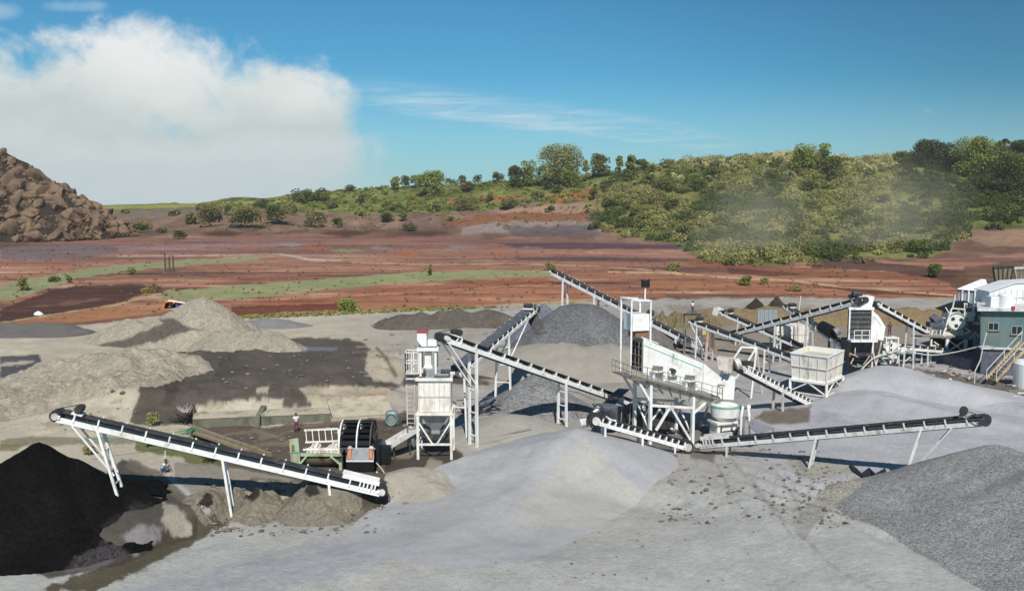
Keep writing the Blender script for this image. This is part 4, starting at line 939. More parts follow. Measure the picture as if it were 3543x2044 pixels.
    MB().box(L3(.0, 1.0, zb0 - .28), (1.2, 1.3, .56), (AX, BX, ZUP)).build('feed_chute', 'rust', t)
    po = MB(); zp = at(2192, 1037, 74.5).z
    for w_ in (.0, 1.9):
        for s_ in (-1.0, .55): po.beam(L3(s_, w_, 8.2 if s_ > 0 else 7.2), L3(s_, w_, zp), .14)
        po.beam(L3(-1.07, w_, zp), L3(.62, w_, zp), .14)
    for s_ in (-1., .55): po.beam(L3(s_, .07, zp), L3(s_, 1.83, zp), .12)
    for w_ in (.0, 1.9): po.beam(L3(-1.0, w_, 5.4), L3(-1.0, w_, 7.3), .1)
    po.build('portal', 'white', t)
    MB().tube(L3(.6, .6, zb1 + .1), L3(1.0, .6, zb1 + .1), .28).build('motor', 'dark', t)
screen()
# floodlight
t = thing('floodlight', 'black floodlight on a white post above the main screen', 'floodlight', L3(-.2, 1, at(2232, 1035, 74.9).z))
pb, pt_ = at(2231, 1038, 75), at(2233, 992, 75)
MB().beam(pb, pt_, .11).build('post', 'white', t)
MB().box(pt_ + Vector((0, 0, .28)), (.55, .35, .62)).box(pt_ + Vector((-.31, 0, .3)), (.06, .5, .7)).box(pt_ + Vector((.31, 0, .3)), (.06, .5, .7)).build('lamp_housing', 'black', t, bevel=.03)
MB().box(pt_ + Vector((.05, -.19, .32)), (.3, .03, .36)).build('lens', 'glass', t)

# belt drum and drive at the short conveyor head
t = thing('belt_drum', 'round dusty drum with a dark rubber rim and motor beside the short conveyor', 'drum', at(2030, 1470, 69.4))
c = at(2043, 1453, 69.6); ax_ = Vector((.9, .42, 0)).normalized()
c2 = at(2022, 1462, 69.4); MB().tube(c2 - ax_ * .5, c2 + ax_ * .25, .34, n=18).build('gearbox', 'offwhite', t)
MB().tube(at(2052, 1428, 69.5), at(2072, 1412, 69.7), .26, n=12).build('motor', 'steel', t)
MB().beam(at(2038, 1470, 69.3), at(2056, 1425, 69.5), .4, .2).build('guard', 'white', t)
b_ = MB()
for k in range(16):
    a0 = 2 * math.pi * k / 16; a1 = 2 * math.pi * (k + 1) / 16
    def ov(a): return at(2063 + 20 * math.cos(a) + 14 * math.sin(a), 1440 + 40 * math.sin(a) * -1 + 10 * math.cos(a), 69.1)
    b_.tube(ov(a0), ov(a1), .05, n=6)
b_.build('drive_belt', 'belt', t)
# dark loop of belting behind
t = thing('belt_loop', 'dark curved strip of belting below the end of the tall conveyor', 'belting', at(2080, 1420, 76))
pts = [at(u, v, Y) for u, v, Y in ((2160, 1345, 84), (2132, 1368, 81), (2108, 1396, 78), (2088, 1424, 75.5), (2074, 1450, 73.5))]
mb = MB()
for a, b in zip(pts[:-1], pts[1:]): mb.beam(a, b, 1.1, .08)
mb.build('strip', 'belt', t)
# machinery under the main screen
t = thing('crusher_drive', 'dark grey machine of drums and frames half hidden under the main screen', 'machine', at(2190, 1500, 77))
MB().lathe(L3(-1.4, 3.2, 0), [(.8, 0), (.85, .2), (.85, 1.9), (.7, 2.0)], 18).build('drum', 'stone', t)
MB().box(L3(1.8, 3., .8), (3.4, 1.6, 1.4), (AX, BX, ZUP)).box(L3(2.5, 3., 2.), (1.4, 1.2, 1.), (AX, BX, ZUP)).build('body', 'dark', t, bevel=.05)
MB().tube(L3(.6, 2.6, 1.6), L3(.6, 3.4, 1.6), .8, n=20).build('flywheel', 'dark', t); MB().tube(L3(3.4, 2.2, 1.2), L3(3.4, 3., 1.2), .5, n=16).build('flywheel', 'dark', t)
mb = MB()
for k in range(8): mb.beam(L3(-.8 + k * .7, 2.2, .1), L3(-.5 + k * .7, 2.6, 2.8), .07)
mb.build('struts', 'rail', t)

# cone crusher
t = thing('cone_crusher', 'squat white crusher with a green rimmed round bowl below the discharge box', 'crusher', at(2508, 1540, 70.6))
c = at(2508, 1412, 75.6); c.z = 0; zt, zm = at(2508, 1398, 75.6).z, at(2508, 1440, 75.6).z
MB().lathe(c, [(1.0, zm - .05), (1.18, zm + .1), (1.26, zt - .22), (1.26, zt - .05), (1.1, zt - .02), (.5, zt + .05)], 28).build('bowl', 'white', t, smooth=False)
MB().lathe(c, [(1.29, zt - .17), (1.30, zt - .10), (1.30, zt - .06), (1.28, zt - .02)], 28).build('rim', 'green', t)
MB().lathe(c, [(.6, zm - .7), (.75, zm - .3), (.95, zm - .06)], 18).box(c + ZUP * (zm - .42), (2.5, 1.6, .2), (AX, BX, ZUP)).build('shell', 'cream', t)
MB().box(c + AX * -.95 + ZUP * (zm - 1.15), (.28, 1.2, 1.3), (AX, BX, ZUP)).box(c + AX * .25 + ZUP * (zm - .95), (1.5, .9, .5), (AX, BX, ZUP)).box(c + AX * .95 + BX * .6 + ZUP * (zm - 1.2), (.2, .4, 1.4), (AX, BX, ZUP)).build('base', 'white', t)
MB().box(c + AX * .3 + ZUP * (zm - 1.55), (1.4, 1.0, .8), (AX, BX, ZUP)).build('discharge', 'dark', t)
MB().tube(c + AX * 1.1 + BX * .1 + ZUP * (zm - 1.5), c + AX * 1.9 + BX * .1 + ZUP * (zm - 1.5), .42, n=14).build('motor', 'stone', t)
t = thing('trestle', 'small white trestle beside the green rimmed crusher bowl', 'trestle', at(2578, 1435, 73))
MB().beam(at(2566, 1404, 76), at(2592, 1406, 73), .25).beam(at(2570, 1404, 73), at(2564, 1440, 73), .2).beam(at(2588, 1404, 73), at(2592, 1440, 73), .2).beam(at(2564, 1440, 73), at(2562, 1530, 73), .14).beam(at(2592, 1440, 73), at(2594, 1530, 73), .14).build('frame', 'white', t)
t = thing('chute_sheet', 'sloping grey sheet chute beside the round crusher', 'chute', at(2600, 1500, 72))
MB().prism([at(2570, 1436, 73.5), at(2680, 1480, 74), at(2622, 1500, 71), at(2600, 1480, 71.5)], Vector((0, .05, -.06))).build('sheet', 'steel', t)
mb = MB()
for (u, v) in ((2575, 1440), (2676, 1482), (2620, 1498)):
    p = at(u, v, 72.8); mb.beam(p - ZUP * .05, (p.x, p.y, gz(p.x, p.y) - .1), .1)
mb.build('leg', 'rail', t)
t = thing('support_frame', 'white A shaped support frame below the slim conveyor', 'frame', at(2600, 1383, 90))
P0, P1, P2 = at(2566, 1200, 90), at(2617, 1203, 90), at(2597, 1383, 90)
MB().beam(P0, P1, .16).build('top_beam', 'white', t); MB().beam(P1, P2, .2).build('leg', 'cream', t)
q = at(2640, 1300, 92); q.z = gz(q.x, q.y) - .1; MB().beam(P1, q, .15).build('leg', 'cream', t)
MB().beam(P0, at(2536, 1245, 89), .14).beam(P1, at(2580, 1262, 89), .14).beam(at(2580, 1262, 89), at(2545, 1310, 88), .12).build('strut', 'white', t)
t = thing('head_box', 'dusty cream head box over the short steep conveyor', 'chute box', at(2508, 1290, 77))
MB().hexa([at(2486, 1278, 76), at(2530, 1292, 76), at(2536, 1282, 77.6), at(2492, 1270, 77.6), at(2478, 1236, 76), at(2535, 1243, 76), at(2540, 1236, 77.6), at(2484, 1230, 77.6)]).build('box', 'pink', t, bevel=.02)
MB().tube(at(2546, 1262, 77), at(2562, 1256, 77), .5, n=16).build('pulley', 'offwhite', t)
MB().beam(at(2500, 1284, 76.8), L3(6.2, 3.2, 0), .14).build('leg', 'pink', t); MB().beam(at(2526, 1290, 76.8), L3(7.0, 3.2, 0), .14).build('leg', 'pink', t)

# ------------------------------------------------------------------ white tank on its stand
def tank():
    N0, R0, L0 = at(2858, 1388, 88.9), at(2914, 1358, 93.2), at(2732, 1366, 91.6)
    for p in (N0, R0, L0): p.z = gz(p.x, p.y)
    B0 = R0 + L0 - N0; t = thing('tank', 'open white panelled tank on a short braced stand', 'tank', (N0 + B0) / 2)
    zb, zt = at(2872, 1326, 88.9).z, at(2870, 1236, 88.9).z; cor = [N0, R0, B0, L0]; cen = (N0 + B0) / 2; cen.z = 0
    for p in cor: MB().beam((p.x, p.y, p.z - .2), (p.x, p.y, zb - .1), .24, .2).build('leg', 'white', t)
    br = MB()
    for a, b in zip(cor, cor[1:] + cor[:1]):
        br.beam((a.x, a.y, zb - .12), (b.x, b.y, zb - .12), .22); m = (a + b) / 2
        br.beam((a.x, a.y, .35), (m.x, m.y, zb - .2), .12); br.beam((b.x, b.y, .35), (m.x, m.y, zb - .2), .12); br.beam((a.x, a.y, .3), (b.x, b.y, .3), .1)
    br.build('brace', 'cream', t)
    def corner(p, k, z): q = cen + (Vector((p.x, p.y, 0)) - cen) * k; q.z = z; return q
    wl = MB(); rb = MB(); rim = MB(); rim2 = MB()
    for a, b in zip(cor, cor[1:] + cor[:1]):
        k0, k1 = .93, 1.0
        p = [corner(a, k0, zb), corner(b, k0, zb), corner(b, k1, zt), corner(a, k1, zt)]
        n_ = (p[1] - p[0]).cross(p[3] - p[0]).normalized(); wl.prism(p, -n_ * .05 if n_.dot(p[0] - cen) > 0 else n_ * .05)
        o = n_ * (.03 if n_.dot(p[0] - cen) > 0 else -.03)
        for e in np.linspace(0, 1, 5): rb.beam(p[0].lerp(p[1], float(e)) + o, p[3].lerp(p[2], float(e)) + o, .06)
        for e in (.5,): rb.beam(p[0].lerp(p[3], e) + o, p[1].lerp(p[2], e) + o, .16, .06)
        rim.beam(p[3] + o, p[2] + o, .14, .12); rim2.beam(p[0] + o, p[1] + o, .16, .14)
    wl.build('wall', 'cream', t); rb.build('rib', 'pink', t); rim.build('rim', 'white', t); rim2.build('base_rim', 'white', t)
    MB().prism([corner(p, .92, zb + .02) for p in cor], ZUP * .05).build('floor_plate', 'offwhite', t)
    MB().prism([corner(p, .97, zt - .5) for p in cor], ZUP * .04).build('fill', MT['sand2'], t)
    hp = [corner(p, .6, zb - .12) for p in cor]; h2 = [corner(p, .15, zb - 1.3) for p in cor]
    MB().hexa(h2[::-1] + hp[::-1]).build('hopper', 'steel', t)
MT['sand2'] = mat('tank_sand', C(205, 198, 184), .9, var=.1)
tank()
t = thing('bin', 'small white panelled bin on a stand far behind the white tank', 'bin', at(2745, 1230, 118))
c = at(2728, 1158, 121); zb = c.z - .7
MB().box(c + ZUP * .3, (4.4, 3.4, 2.2)).build('bin_body', 'cream', t)
mb = MB()
for k in range(6): mb.box(c + Vector((-2.2 + k * .88, -1.72, .3)), (.07, .06, 2.2))
mb.box(c + Vector((0, -1.72, .3)), (4.4, .07, .12)).build('rib', 'pink', t)
for sx in (-2, 2):
    for sy in (-1.5, 1.5): MB().beam((c.x + sx, c.y + sy, 0), (c.x + sx, c.y + sy, c.z - .8), .2).build('leg', 'white', t)
t = thing('corrugated_panel', 'small leaning corrugated sheet behind the crossing conveyors', 'sheet', at(2655, 1098, 135)); mb = MB(); c = at(2655, 1096, 135)
for k in range(9): mb.box(c + Vector((-1.3 + k * .33, 0, 0)), (.3, .08 + .1 * (k % 2), 2.2))
mb.build('sheet', 'corr', t)
t = thing('steel_post', 'thin white post standing among the far conveyors', 'post', at(2768, 1072, 118)); MB().beam(at(2764, 1068, 118), at(2770, 1024, 118), .16).build('post', 'pink', t)
MB().beam(at(2764, 1068, 118), Vector((at(2764, 1068, 118).x, 118, 0)), .16).build('base_post', 'pink', t)
t = thing('yellow_machine', 'small rusty yellow machine between the legs of the slim conveyor', 'machine', at(2440, 1190, 122))
MB().box(at(2428, 1150, 122), (1., 1., 1.3)).tube(at(2420, 1135, 121.4), at(2420, 1135, 120.8), .5, n=14).build('engine', 'yellow', t, bevel=.05)
MB().box(at(2445, 1175, 122), (2.0, 1.2, 1.6)).box(at(2440, 1200, 122), (2.6, 1.5, .5)).build('chassis', 'rust', t, bevel=.05)
MB().box(at(2430, 1200, 122) - ZUP * .9, (2.4, 1.3, 1.6)).build('block', 'pink', t)

# ------------------------------------------------------------------ far screen tower
def tower2():
    Y0 = 100.; x0, x1 = at(2942, 1100, Y0).x, at(3014, 1100, Y0).x; xm = (x0 + x1) / 2
    t = thing('screen_tower', 'far screen tower with dark louvred front, white sloping side and head box', 'screen', (xm + .8, Y0 + 1.2, 0))
    zt, zl, zg = at(2978, 1070, Y0).z, at(2978, 1171, Y0).z, 0
    lv = MB()
    for k in range(6): z = zl + (zt - zl) * (k + .5) / 6; lv.prism([Vector((x0, Y0 + .12, z + .26)), Vector((x1, Y0 + .12, z + .26)), Vector((x1, Y0 - .05, z - .26)), Vector((x0, Y0 - .05, z - .26))], (0, .06, .0))
    lv.build('louvre', 'dark', t)
    MB().box((xm, Y0 + .5, (zl + zt) / 2), (x1 - x0, .5, zt - zl)).build('back_plate', 'black', t)
    fr = MB().box((xm, Y0 - .02, zt + .1), (x1 - x0 + .5, .3, .3)).box((x0 - .1, Y0 - .02, (zl + zt) / 2), (.14, .2, zt - zl)).box((x1 + .1, Y0 - .02, (zl + zt) / 2), (.2, .2, zt - zl)); fr.build('front_frame', 'white', t)
    pl = [(3016, 1072), (3040, 1092), (3064, 1130), (3056, 1178), (3014, 1172)]
    MB().prism([at(u, v, Y0 + .3) for u, v in pl], (0, 2.4, 0)).build('side_cover', 'white', t)
    MB().prism([at(u, v, Y0 + .28) for u, v in ((3018, 1085), (3050, 1122), (3048, 1128), (3018, 1092))], (0, .04, 0)).build('trim', 'offwhite', t)
    hx0, hx1, hz0, hz1 = at(2958, 1066, Y0).x, at(3025, 1066, Y0).x, at(2960, 1064, Y0).z, at(2960, 1026, Y0).z
    MB().prism([Vector((hx0, Y0, hz0)), Vector((hx1 - .3, Y0, hz0)), Vector((hx1, Y0, hz1)), Vector((hx0 + .5, Y0, hz1))], (0, 1.8, 0)).build('head_box', 'white', t, bevel=.02)
    MB().tube(Vector((hx0 + .35, Y0 - .35, hz0 + .7)), Vector((hx0 + .35, Y0 - .1, hz0 + .7)), .5, n=18).build('drive_wheel', 'dark', t)
    MB().tube(Vector((hx0 - .1, Y0 + .6, hz1 + .25)), Vector((hx0 + .9, Y0 + .6, hz1 + .25)), .35, n=12).build('motor', 'dark', t)
    pf = MB().box((xm, Y0 - .75, zl - .1), (x1 - x0 + .6, 1.3, .2)); pf.build('platform', 'white', t)
    rl = MB()
    for z in (zl + 1.15, zl + .6): rl.beam((x0, Y0 - 1.35, z), (x1 + .2, Y0 - 1.35, z), .07)
    for k in range(4): x = x0 + (x1 + .2 - x0) * k / 3; rl.beam((x, Y0 - 1.35, zl), (x, Y0 - 1.35, zl + 1.15), .07)
    rl.build('railing', 'white', t)
    # undercarriage
    un = MB().hexa([Vector(p) for p in ((x0 + .3, Y0, 1.6), (x1 + 1.8, Y0, 1.9), (x1 + 1.8, Y0 + 2.4, 1.9), (x0 + .3, Y0 + 2.4, 1.6), (x0, Y0 - .1, zl - .25), (x1 + 1.4, Y0 - .1, zl - .25), (x1 + 1.4, Y0 + 2.6, zl - .25), (x0, Y0 + 2.6, zl - .25))]); un.build('underpan', 'dark', t)
    for x in (x0 + .1, x1 + .3, x1 + 2.4):
        for y in (Y0, Y0 + 2.4): MB().beam((x, y, -.2), (x, y, zl - .2), .2).build('leg', 'rust' if x < x0 + 1 else 'cream', t)
    bs = MB()
    for k in range(6): bs.box((xm, Y0 - .35, .4 + k * .42), (x1 - x0, .25, .16))
    bs.build('steps', 'black', t)
    d2 = MB().beam((x1 + .4, Y0 - .2, 0), (x1 + 1.2, Y0 - .2, zl - .3), .16).beam((x1 + 1.0, Y0 - .3, 0), (x1 + .3, Y0 - .3, 3.), .13).beam((x1 + 2.6, Y0 - .3, 0), (x1 + 3.4, Y0 - .3, 3.4), .14).beam((x1 + .3, Y0 - .4, 2.4), (x1 + 3., Y0 - .4, 3.3), .16); d2.build('strut', 'pink', t)
    MB().box((x1 + 2.3, Y0 + .4, 2.7), (1.8, 1.2, .9)).tube((x1 + 2.9, Y0 - .3, 3.3), (x1 + 3.7, Y0 - .3, 3.1), .4).box((x1 + 1.6, Y0 - .2, 1.0), (.6, .6, 1.5)).build('drive', 'offwhite', t, bevel=.04)
    MB().box((x1 + 2.2, Y0 + .2, .9), (2.2, 1.4, 1.6)).build('base_block', 'dark', t)
    for k in range(26):
        a = Vector((random.uniform(x0 - .2, x1 + 4.2), Y0 - random.uniform(.2, 1.2), random.uniform(.1, 3.6))); MB().beam(a, a + Vector((random.uniform(-.7, .9), random.uniform(-.2, .2), random.uniform(-1., 1.3))), random.uniform(.06, .13)).build('strut', random.choice(['pink', 'cream', 'dark', 'rail', 'green']), t)
    MB().prism([Vector((x1 + 1.6, Y0 - .1, 3.5)), Vector((x1 + 2.6, Y0 - .1, 4.1)), Vector((x1 + 3.6, Y0 - .1, 3.9)), Vector((x1 + 2.2, Y0 - .1, 2.9))], (0, 1.4, 0)).build('feed_chute', 'cream', t)
tower2()
t = thing('drive_drum', 'dark drive drum and motor on the steep conveyor behind the white tank', 'drive', at(2870, 1150, 109))
MB().tube(at(2845, 1130, 110), at(2878, 1148, 108), .75, n=18).build('drum', 'black', t); MB().tube(at(2888, 1150, 107.6), at(2902, 1142, 107.6), .5, n=14).build('motor', 'steel', t)
MB().beam(at(2870, 1150, 109), Vector((at(2870, 1150, 109).x, 109, 0)), .25).build('stand', 'rail', t)

# ------------------------------------------------------------------ jaw crusher on its platform
def jaw():
    Y0 = 111.; P = lambda u, v, dy=0: at(u, v, Y0 + dy)
    t = thing('jaw_crusher', 'white jaw crusher with a round green rimmed flywheel on a steel platform', 'crusher', P(3300, 1225))
    MB().prism([P(3264, 1160), P(3328, 1160), P(3338, 1096), P(3320, 1078), P(3284, 1082)], (0, 1.8, 0)).build('body', 'cream', t, bevel=.03)
    c = P(3309, 1111, -.25); ax_ = Vector((-.25, -.97, 0)).normalized()
    MB().tube(c, c + ax_ * .28, 1.08, n=28).build('flywheel', 'white', t)
    rg = MB(); X = ax_.cross(ZUP).normalized()
    for k in range(28):
        a0, a1 = 2 * math.pi * k / 28, 2 * math.pi * (k + 1) / 28
        rg.tube(c + ax_ * .3 + X * 1.06 * math.cos(a0) + ZUP * 1.06 * math.sin(a0), c + ax_ * .3 + X * 1.06 * math.cos(a1) + ZUP * 1.06 * math.sin(a1), .09, n=6)
    rg.build('wheel_rim', 'green', t)
    hl = MB()
    for k in range(3):
        a = .6 + 2.094 * k; q = c + ax_ * .29 + X * .55 * math.cos(a) + ZUP * .55 * math.sin(a); hl.tube(q, q + ax_ * .02, .24, n=12)
    hl.build('wheel_hole', 'dark', t)
    MB().box(P(3365, 1105, 1.2), (2.4, 2., 3.2)).build('rear_frame', 'rail', t)
    m2 = MB()
    for k in range(9): a = P(random.uniform(3335, 3395), random.uniform(1070, 1150), random.uniform(-.5, .2)); m2.beam(a, a + Vector((random.uniform(-1., 1.), random.uniform(-.3, .3), random.uniform(-1., 1.2))), .16)
    m2.box(P(3352, 1095, -.2), (1.0, .6, 1.1)).box(P(3384, 1118, 0), (1.2, .4, .3)).build('linkage', 'white', t)
    m3 = MB().beam(P(3262, 1160, -.3), P(3292, 1068, -.3), .18).beam(P(3326, 1160, -.3), P(3338, 1075, -.3), .14).beam(P(3292, 1066, -.3), P(3340, 1070, -.3), .14)
    for k in range(5): m3.beam(P(3338 + k * 9, 1052, -.3), P(3336 + k * 9, 1066, -.3), .12)
    m3.beam(P(3334, 1050, -.3), P(3380, 1052, -.3), .12).build('guard_frame', 'white', t)
    MB().prism([P(3268, 1066), P(3340, 1040), P(3370, 1055), P(3300, 1078)], (0, 2.6, -.3)).build('feed_pan', 'black', t)
    MB().tube(P(3228, 1112), P(3245, 1100), .7, n=14).box(P(3238, 1122, 0), (2., 1.2, .6)).build('motor', 'stone', t)
    for k in range(22):
        a = P(random.uniform(3222, 3400), random.uniform(1075, 1155), random.uniform(-.6, .1)); MB().beam(a, a + Vector((random.uniform(-.9, .9), random.uniform(-.2, .2), random.uniform(-.9, .9))), random.uniform(.07, .15)).build('strut', random.choice(['white', 'dark', 'rail', 'cream', 'rust', 'black']), t)
    st = MB()
    for (u0, u1) in ((3222, 3234), (3236, 3252)): st.beam(P(u0, 1158, -.2), P(u0 + 10, 1120, -.2), .16).beam(P(u1, 1158, -.2), P(u1 + 4, 1122, -.2), .16)
    st.box(P(3244, 1135, -.2), (.9, .2, .16)).build('motor_stand', 'cream', t)
    zp = P(3250, 1165).z
    MB().prism([P(3150, 1158, -.9), P(3350, 1168, -.9), P(3350, 1168, 3), P(3150, 1158, 3)], (0, 0, -.22)).build('platform', 'rail', t)
    z0 = 1.25
    wf = MB(); xa, xb = P(3266, 1200).x, P(3330, 1200).x
    for x in (xa, xb): wf.box((x, Y0 - .7, (zp + z0) / 2 - .1), (.35, .3, zp - z0 - .1))
    wf.beam((xa, Y0 - .8, z0), (xb, Y0 - .8, zp - .2), .16); wf.beam((xb, Y0 - .78, z0), (xa, Y0 - .78, zp - .2), .16); wf.build('cross_frame', 'white', t)
    MB().box(((xa + xb) / 2, Y0 + .6, (zp + z0) / 2 - .1), (xb - xa + 2.5, 1.2, zp - z0 - .3)).build('under_box', 'black', t)
    for x in (P(3160, 1160).x, P(3215, 1160).x): MB().beam((x, Y0 - .6, 0), (x, Y0 - .6, zp - .2), .2).build('leg', 'white', t)
    lb = MB()
    for k in range(6): a = P(random.uniform(3160, 3250), random.uniform(1180, 1215), -.4); lb.beam(a, a + Vector((random.uniform(.4, 1.4), 0, random.uniform(-.5, .5))), .14)
    lb.build('strut', 'cream', t)
    t2 = thing('marker_post', 'pale post with a thin pink crossbar above the jaw crusher', 'post', P(3300, 1064)); MB().beam(P(3294, 1072), P(3305, 1018), .18).build('post', 'pink', t2); MB().beam(P(3268, 1012), P(3342, 1014), .1).build('crossbar', 'red', t2)
jaw()
# retaining wall
t = tag(MB().hexa([Vector(p) for p in ((53.0, 113, -.3), (54.4, 103.8, -.3), (76, 103.4, -.3), (76, 122, -.3), (53.0, 113, 1.2), (54.4, 103.8, 1.5), (76, 103.4, 1.5), (76, 122, 1.5))]).build('retaining_wall', 'stone'), 'dark stone retaining wall below the jaw crusher and the teal house', 'retaining wall')['kind'] = 'thing'

# ------------------------------------------------------------------ teal house, sheds and roof things
def house():
    Y0 = 102.; P = lambda u, v, dy=0: at(u, v, Y0 + dy); a = P(3392, 1200); x0 = a.x; x1 = x0 + 12.5; zf = P(3400, 1200).z; zt = P(3400, 1074).z
    t = thing('house', 'teal plastered building with two dark windows on a stone plinth', 'building', (x0 + 5, Y0 + 3, 0))
    sl = .35 * 3.0
    MB().hexa([Vector((x0, Y0, zf)), Vector((x1, Y0 - 2.2, zf)), Vector((x1, Y0 + 7, zf)), Vector((x0 + 4.2, Y0 + 7, zf)), Vector((x0 - .2, Y0, zt)), Vector((x1, Y0 - 2.2, zt + .1)), Vector((x1, Y0 + 7, zt + .1)), Vector((x0 + 4.0, Y0 + 7, zt))]).build('wall', 'teal', t)
    MB().hexa([Vector((x0 + .1, Y0 - .1, -.2)), Vector((x1, Y0 - 2.3, -.2)), Vector((x1, Y0 + 7, -.2)), Vector((x0 + 4.3, Y0 + 7, -.2)), Vector((x0 + .1, Y0 - .1, zf - .004)), Vector((x1, Y0 - 2.3, zf - .004)), Vector((x1, Y0 + 7, zf - .004)), Vector((x0 + 4.3, Y0 + 7, zf - .004))]).build('plinth', 'stone', t)
    MB().hexa([Vector((x0 - .1, Y0 - .35, zf - .2)), Vector((x1, Y0 - 2.6, zf - .2)), Vector((x1, Y0 - 2.2, zf - .2)), Vector((x0 - .1, Y0 - .05, zf - .2)), Vector((x0 - .1, Y0 - .35, zf + .02)), Vector((x1, Y0 - 2.6, zf + .02)), Vector((x1, Y0 - 2.2, zf + .02)), Vector((x0 - .1, Y0 - .05, zf + .02))]).build('ledge', 'offwhite', t)
    r = [Vector((x0 - .9, Y0 - .6, zt)), Vector((x1, Y0 - 2.9, zt + .12)), Vector((x1, Y0 + 7.5, zt + .12)), Vector((x0 + 3.2, Y0 + 7.5, zt))]
    MB().hexa([p + ZUP * .01 for p in r] + [p + ZUP * .32 for p in r]).build('roof_slab', 'offwhite', t)
    dv = Vector((x1 - x0, -2.2, 0)).normalized(); nv = Vector((dv.y, -dv.x, 0))
    for (u, v, w, h) in ((3436, 1129, 1.1, .85), (3517, 1142, 1.15, .95)):
        best = None
        for q in np.linspace(0, 6, 120):
            p = Vector((x0, Y0, 0)) + dv * float(q); uu = proj(p.x, p.y, zf + 2)[0]
            if best is None or abs(uu - u) < best[0]: best = (abs(uu - u), p)
        p = best[1]; zz = at(u, v, p.y).z; c = Vector((p.x, p.y, zz)) + nv * .02
        f = MB()
        for e in (-1, 1): f.box(c + dv * e * w / 2, (.09, .12, h), (dv, nv, ZUP)); f.box(c + ZUP * e * h / 2, (w + .09, .12, .09), (dv, nv, ZUP))
        f.box(c, (.07, .11, h - .09), (dv, nv, ZUP))
        fo = f.build('window', 'corr', t); MB().box(c - nv * .0, (w - .08, .06, h - .08), (dv, nv, ZUP)).build('pane', 'glass', fo)
        MB().box(c - ZUP * (h / 2 + .1) + nv * .05, (w + .3, .2, .08), (dv, nv, ZUP)).build('sill', 'mossy', fo)
    # things on the roof
    zr = zt + .34
    t2 = thing('water_tank', 'white round water tank standing on the teal building roof', 'tank', at(3480, 1068, Y0)); c = at(3480, 1060, Y0 + .3); c.z = zr
    MB().lathe(c, [(.85, 0), (.85, 1.4), (.78, 1.52), (.3, 1.65)], 24).build('tank_body', 'plastic', t2, smooth=False); MB().lathe(c, [(.22, 1.64), (.22, 1.74)], 12).build('cap', 'plastic', t2)
    t4 = tag(MB().box(at(3441, 1043, Y0 + .8) , (1.5, 1.2, 1.25)).build('cabinet', 'roofsheet', bevel=.03), 'white box cabinet on the roof beside the round tank', 'cabinet')
    t5 = tag(MB().lathe(at(3505, 1069, Y0 - 1.2) - ZUP * .1, [(.2, 0), (.22, .3), (.18, .42)], 10).build('red_can', 'red'), 'small red can at the foot of the round roof tank', 'can')
    Ys = Y0 + 4.5
    t3 = thing('metal_shed', 'white sheet metal shed with a sloping roof on top of the teal building', 'shed', at(3490, 1050, Ys))
    zz = lambda v: at(3490, v, Ys).z; xx = lambda u: at(u, 1000, Ys).x
    MB().prism([Vector((xx(3420), Ys, zr)), Vector((xx(3580), Ys, zr)), Vector((xx(3580), Ys, zz(976))), Vector((xx(3508), Ys, zz(980))), Vector((xx(3426), Ys, zz(1008)))], (0, 3, 0)).build('wall', 'roofsheet', t3)
    MB().prism([Vector((xx(3418), Ys - .2, zz(1010))), Vector((xx(3508), Ys - .2, zz(979.5))), Vector((xx(3508), Ys - .2, zz(977))), Vector((xx(3418), Ys - .2, zz(1007)))], (0, 3.4, 0)).prism([Vector((xx(3508), Ys - .2, zz(979.5))), Vector((xx(3590), Ys - .2, zz(975))), Vector((xx(3590), Ys - .2, zz(972))), Vector((xx(3508), Ys - .2, zz(977)))], (0, 3.4, 0)).build('roof', 'roofsheet', t3)
    sm = MB()
    for k in range(7): u = 3440 + k * 20; sm.box(Vector((xx(u), Ys - .03, (zr + zz(1000)) / 2)), (.05, .05, zz(1000) - zr - .1))
    sm.beam(Vector((xx(3426), Ys - .03, zz(1030))), Vector((xx(3560), Ys - .03, zz(1030))), .06).build('seam', 'offwhite', t3)
    Y2 = 117.; Q = lambda u, v, dy=0: at(u, v, Y2 + dy)
    t6 = thing('lean_to_shed', 'grey corrugated shed with a pale gable roof behind the jaw crusher', 'shed', Q(3360, 1060)); w = MB(); xa, xb = Q(3312, 1030).x, Q(3425, 1030).x; n_ = 26
    for k in range(n_): w.box(Vector((xa + (xb - xa) * (k + .5) / n_, Y2, Q(3360, 1040).z - 2.6)), ((xb - xa) / n_ * .98, .12 + .12 * (k % 2), 8.2))
    w.build('wall', 'corr', t6)
    pp = MB()
    for k in range(5): x = xa + .5 + (xb - xa - 1) * k / 4; pp.beam((x, Y2 - .25, Q(3360, 1065).z), (x, Y2 - .25, Q(3360, 1004).z), .2)
    pp.build('post', 'roofsheet', t6)
    MB().prism([Q(3314, 1001, -.4), Q(3426, 1010, -.4), Q(3412, 969, 3), Q(3396, 968, 3)], (0, .1, .1)).build('roof', 'roofsheet', t6)
    MB().prism([Q(3412, 969, 3.1), Q(3426, 1010, -.2), Q(3450, 1012, 5)], (0.05, .05, .0)).build('gable', 'dark', t6)
    Y3 = 124.; R = lambda u, v, dy=0: at(u, v, Y3 + dy)
    for (ua, ub, va, vb, lb, m_) in ((3436, 3506, 921, 990, 'brown timber loading bin rising behind the teal building', 'wood'), (3510, 3590, 926, 990, 'pale framed timber bin at the right photo edge behind the building', 'pink')):
        t7 = thing('timber_bin', lb, 'bin', R((ua + ub) / 2, 1040)); 
        bo = [R(ua + 8, vb - 10, 0), R(ub - 12, vb - 10, 0), R(ub - 12, vb - 10, 2.5), R(ua + 8, vb - 10, 2.5)]; tp = [R(ua, va + 4, -.5), R(ub, va, -.5), R(ub, va, 3.2), R(ua, va, 3.2)]
        MB().hexa(bo + tp).build('hopper', 'wood', t7)
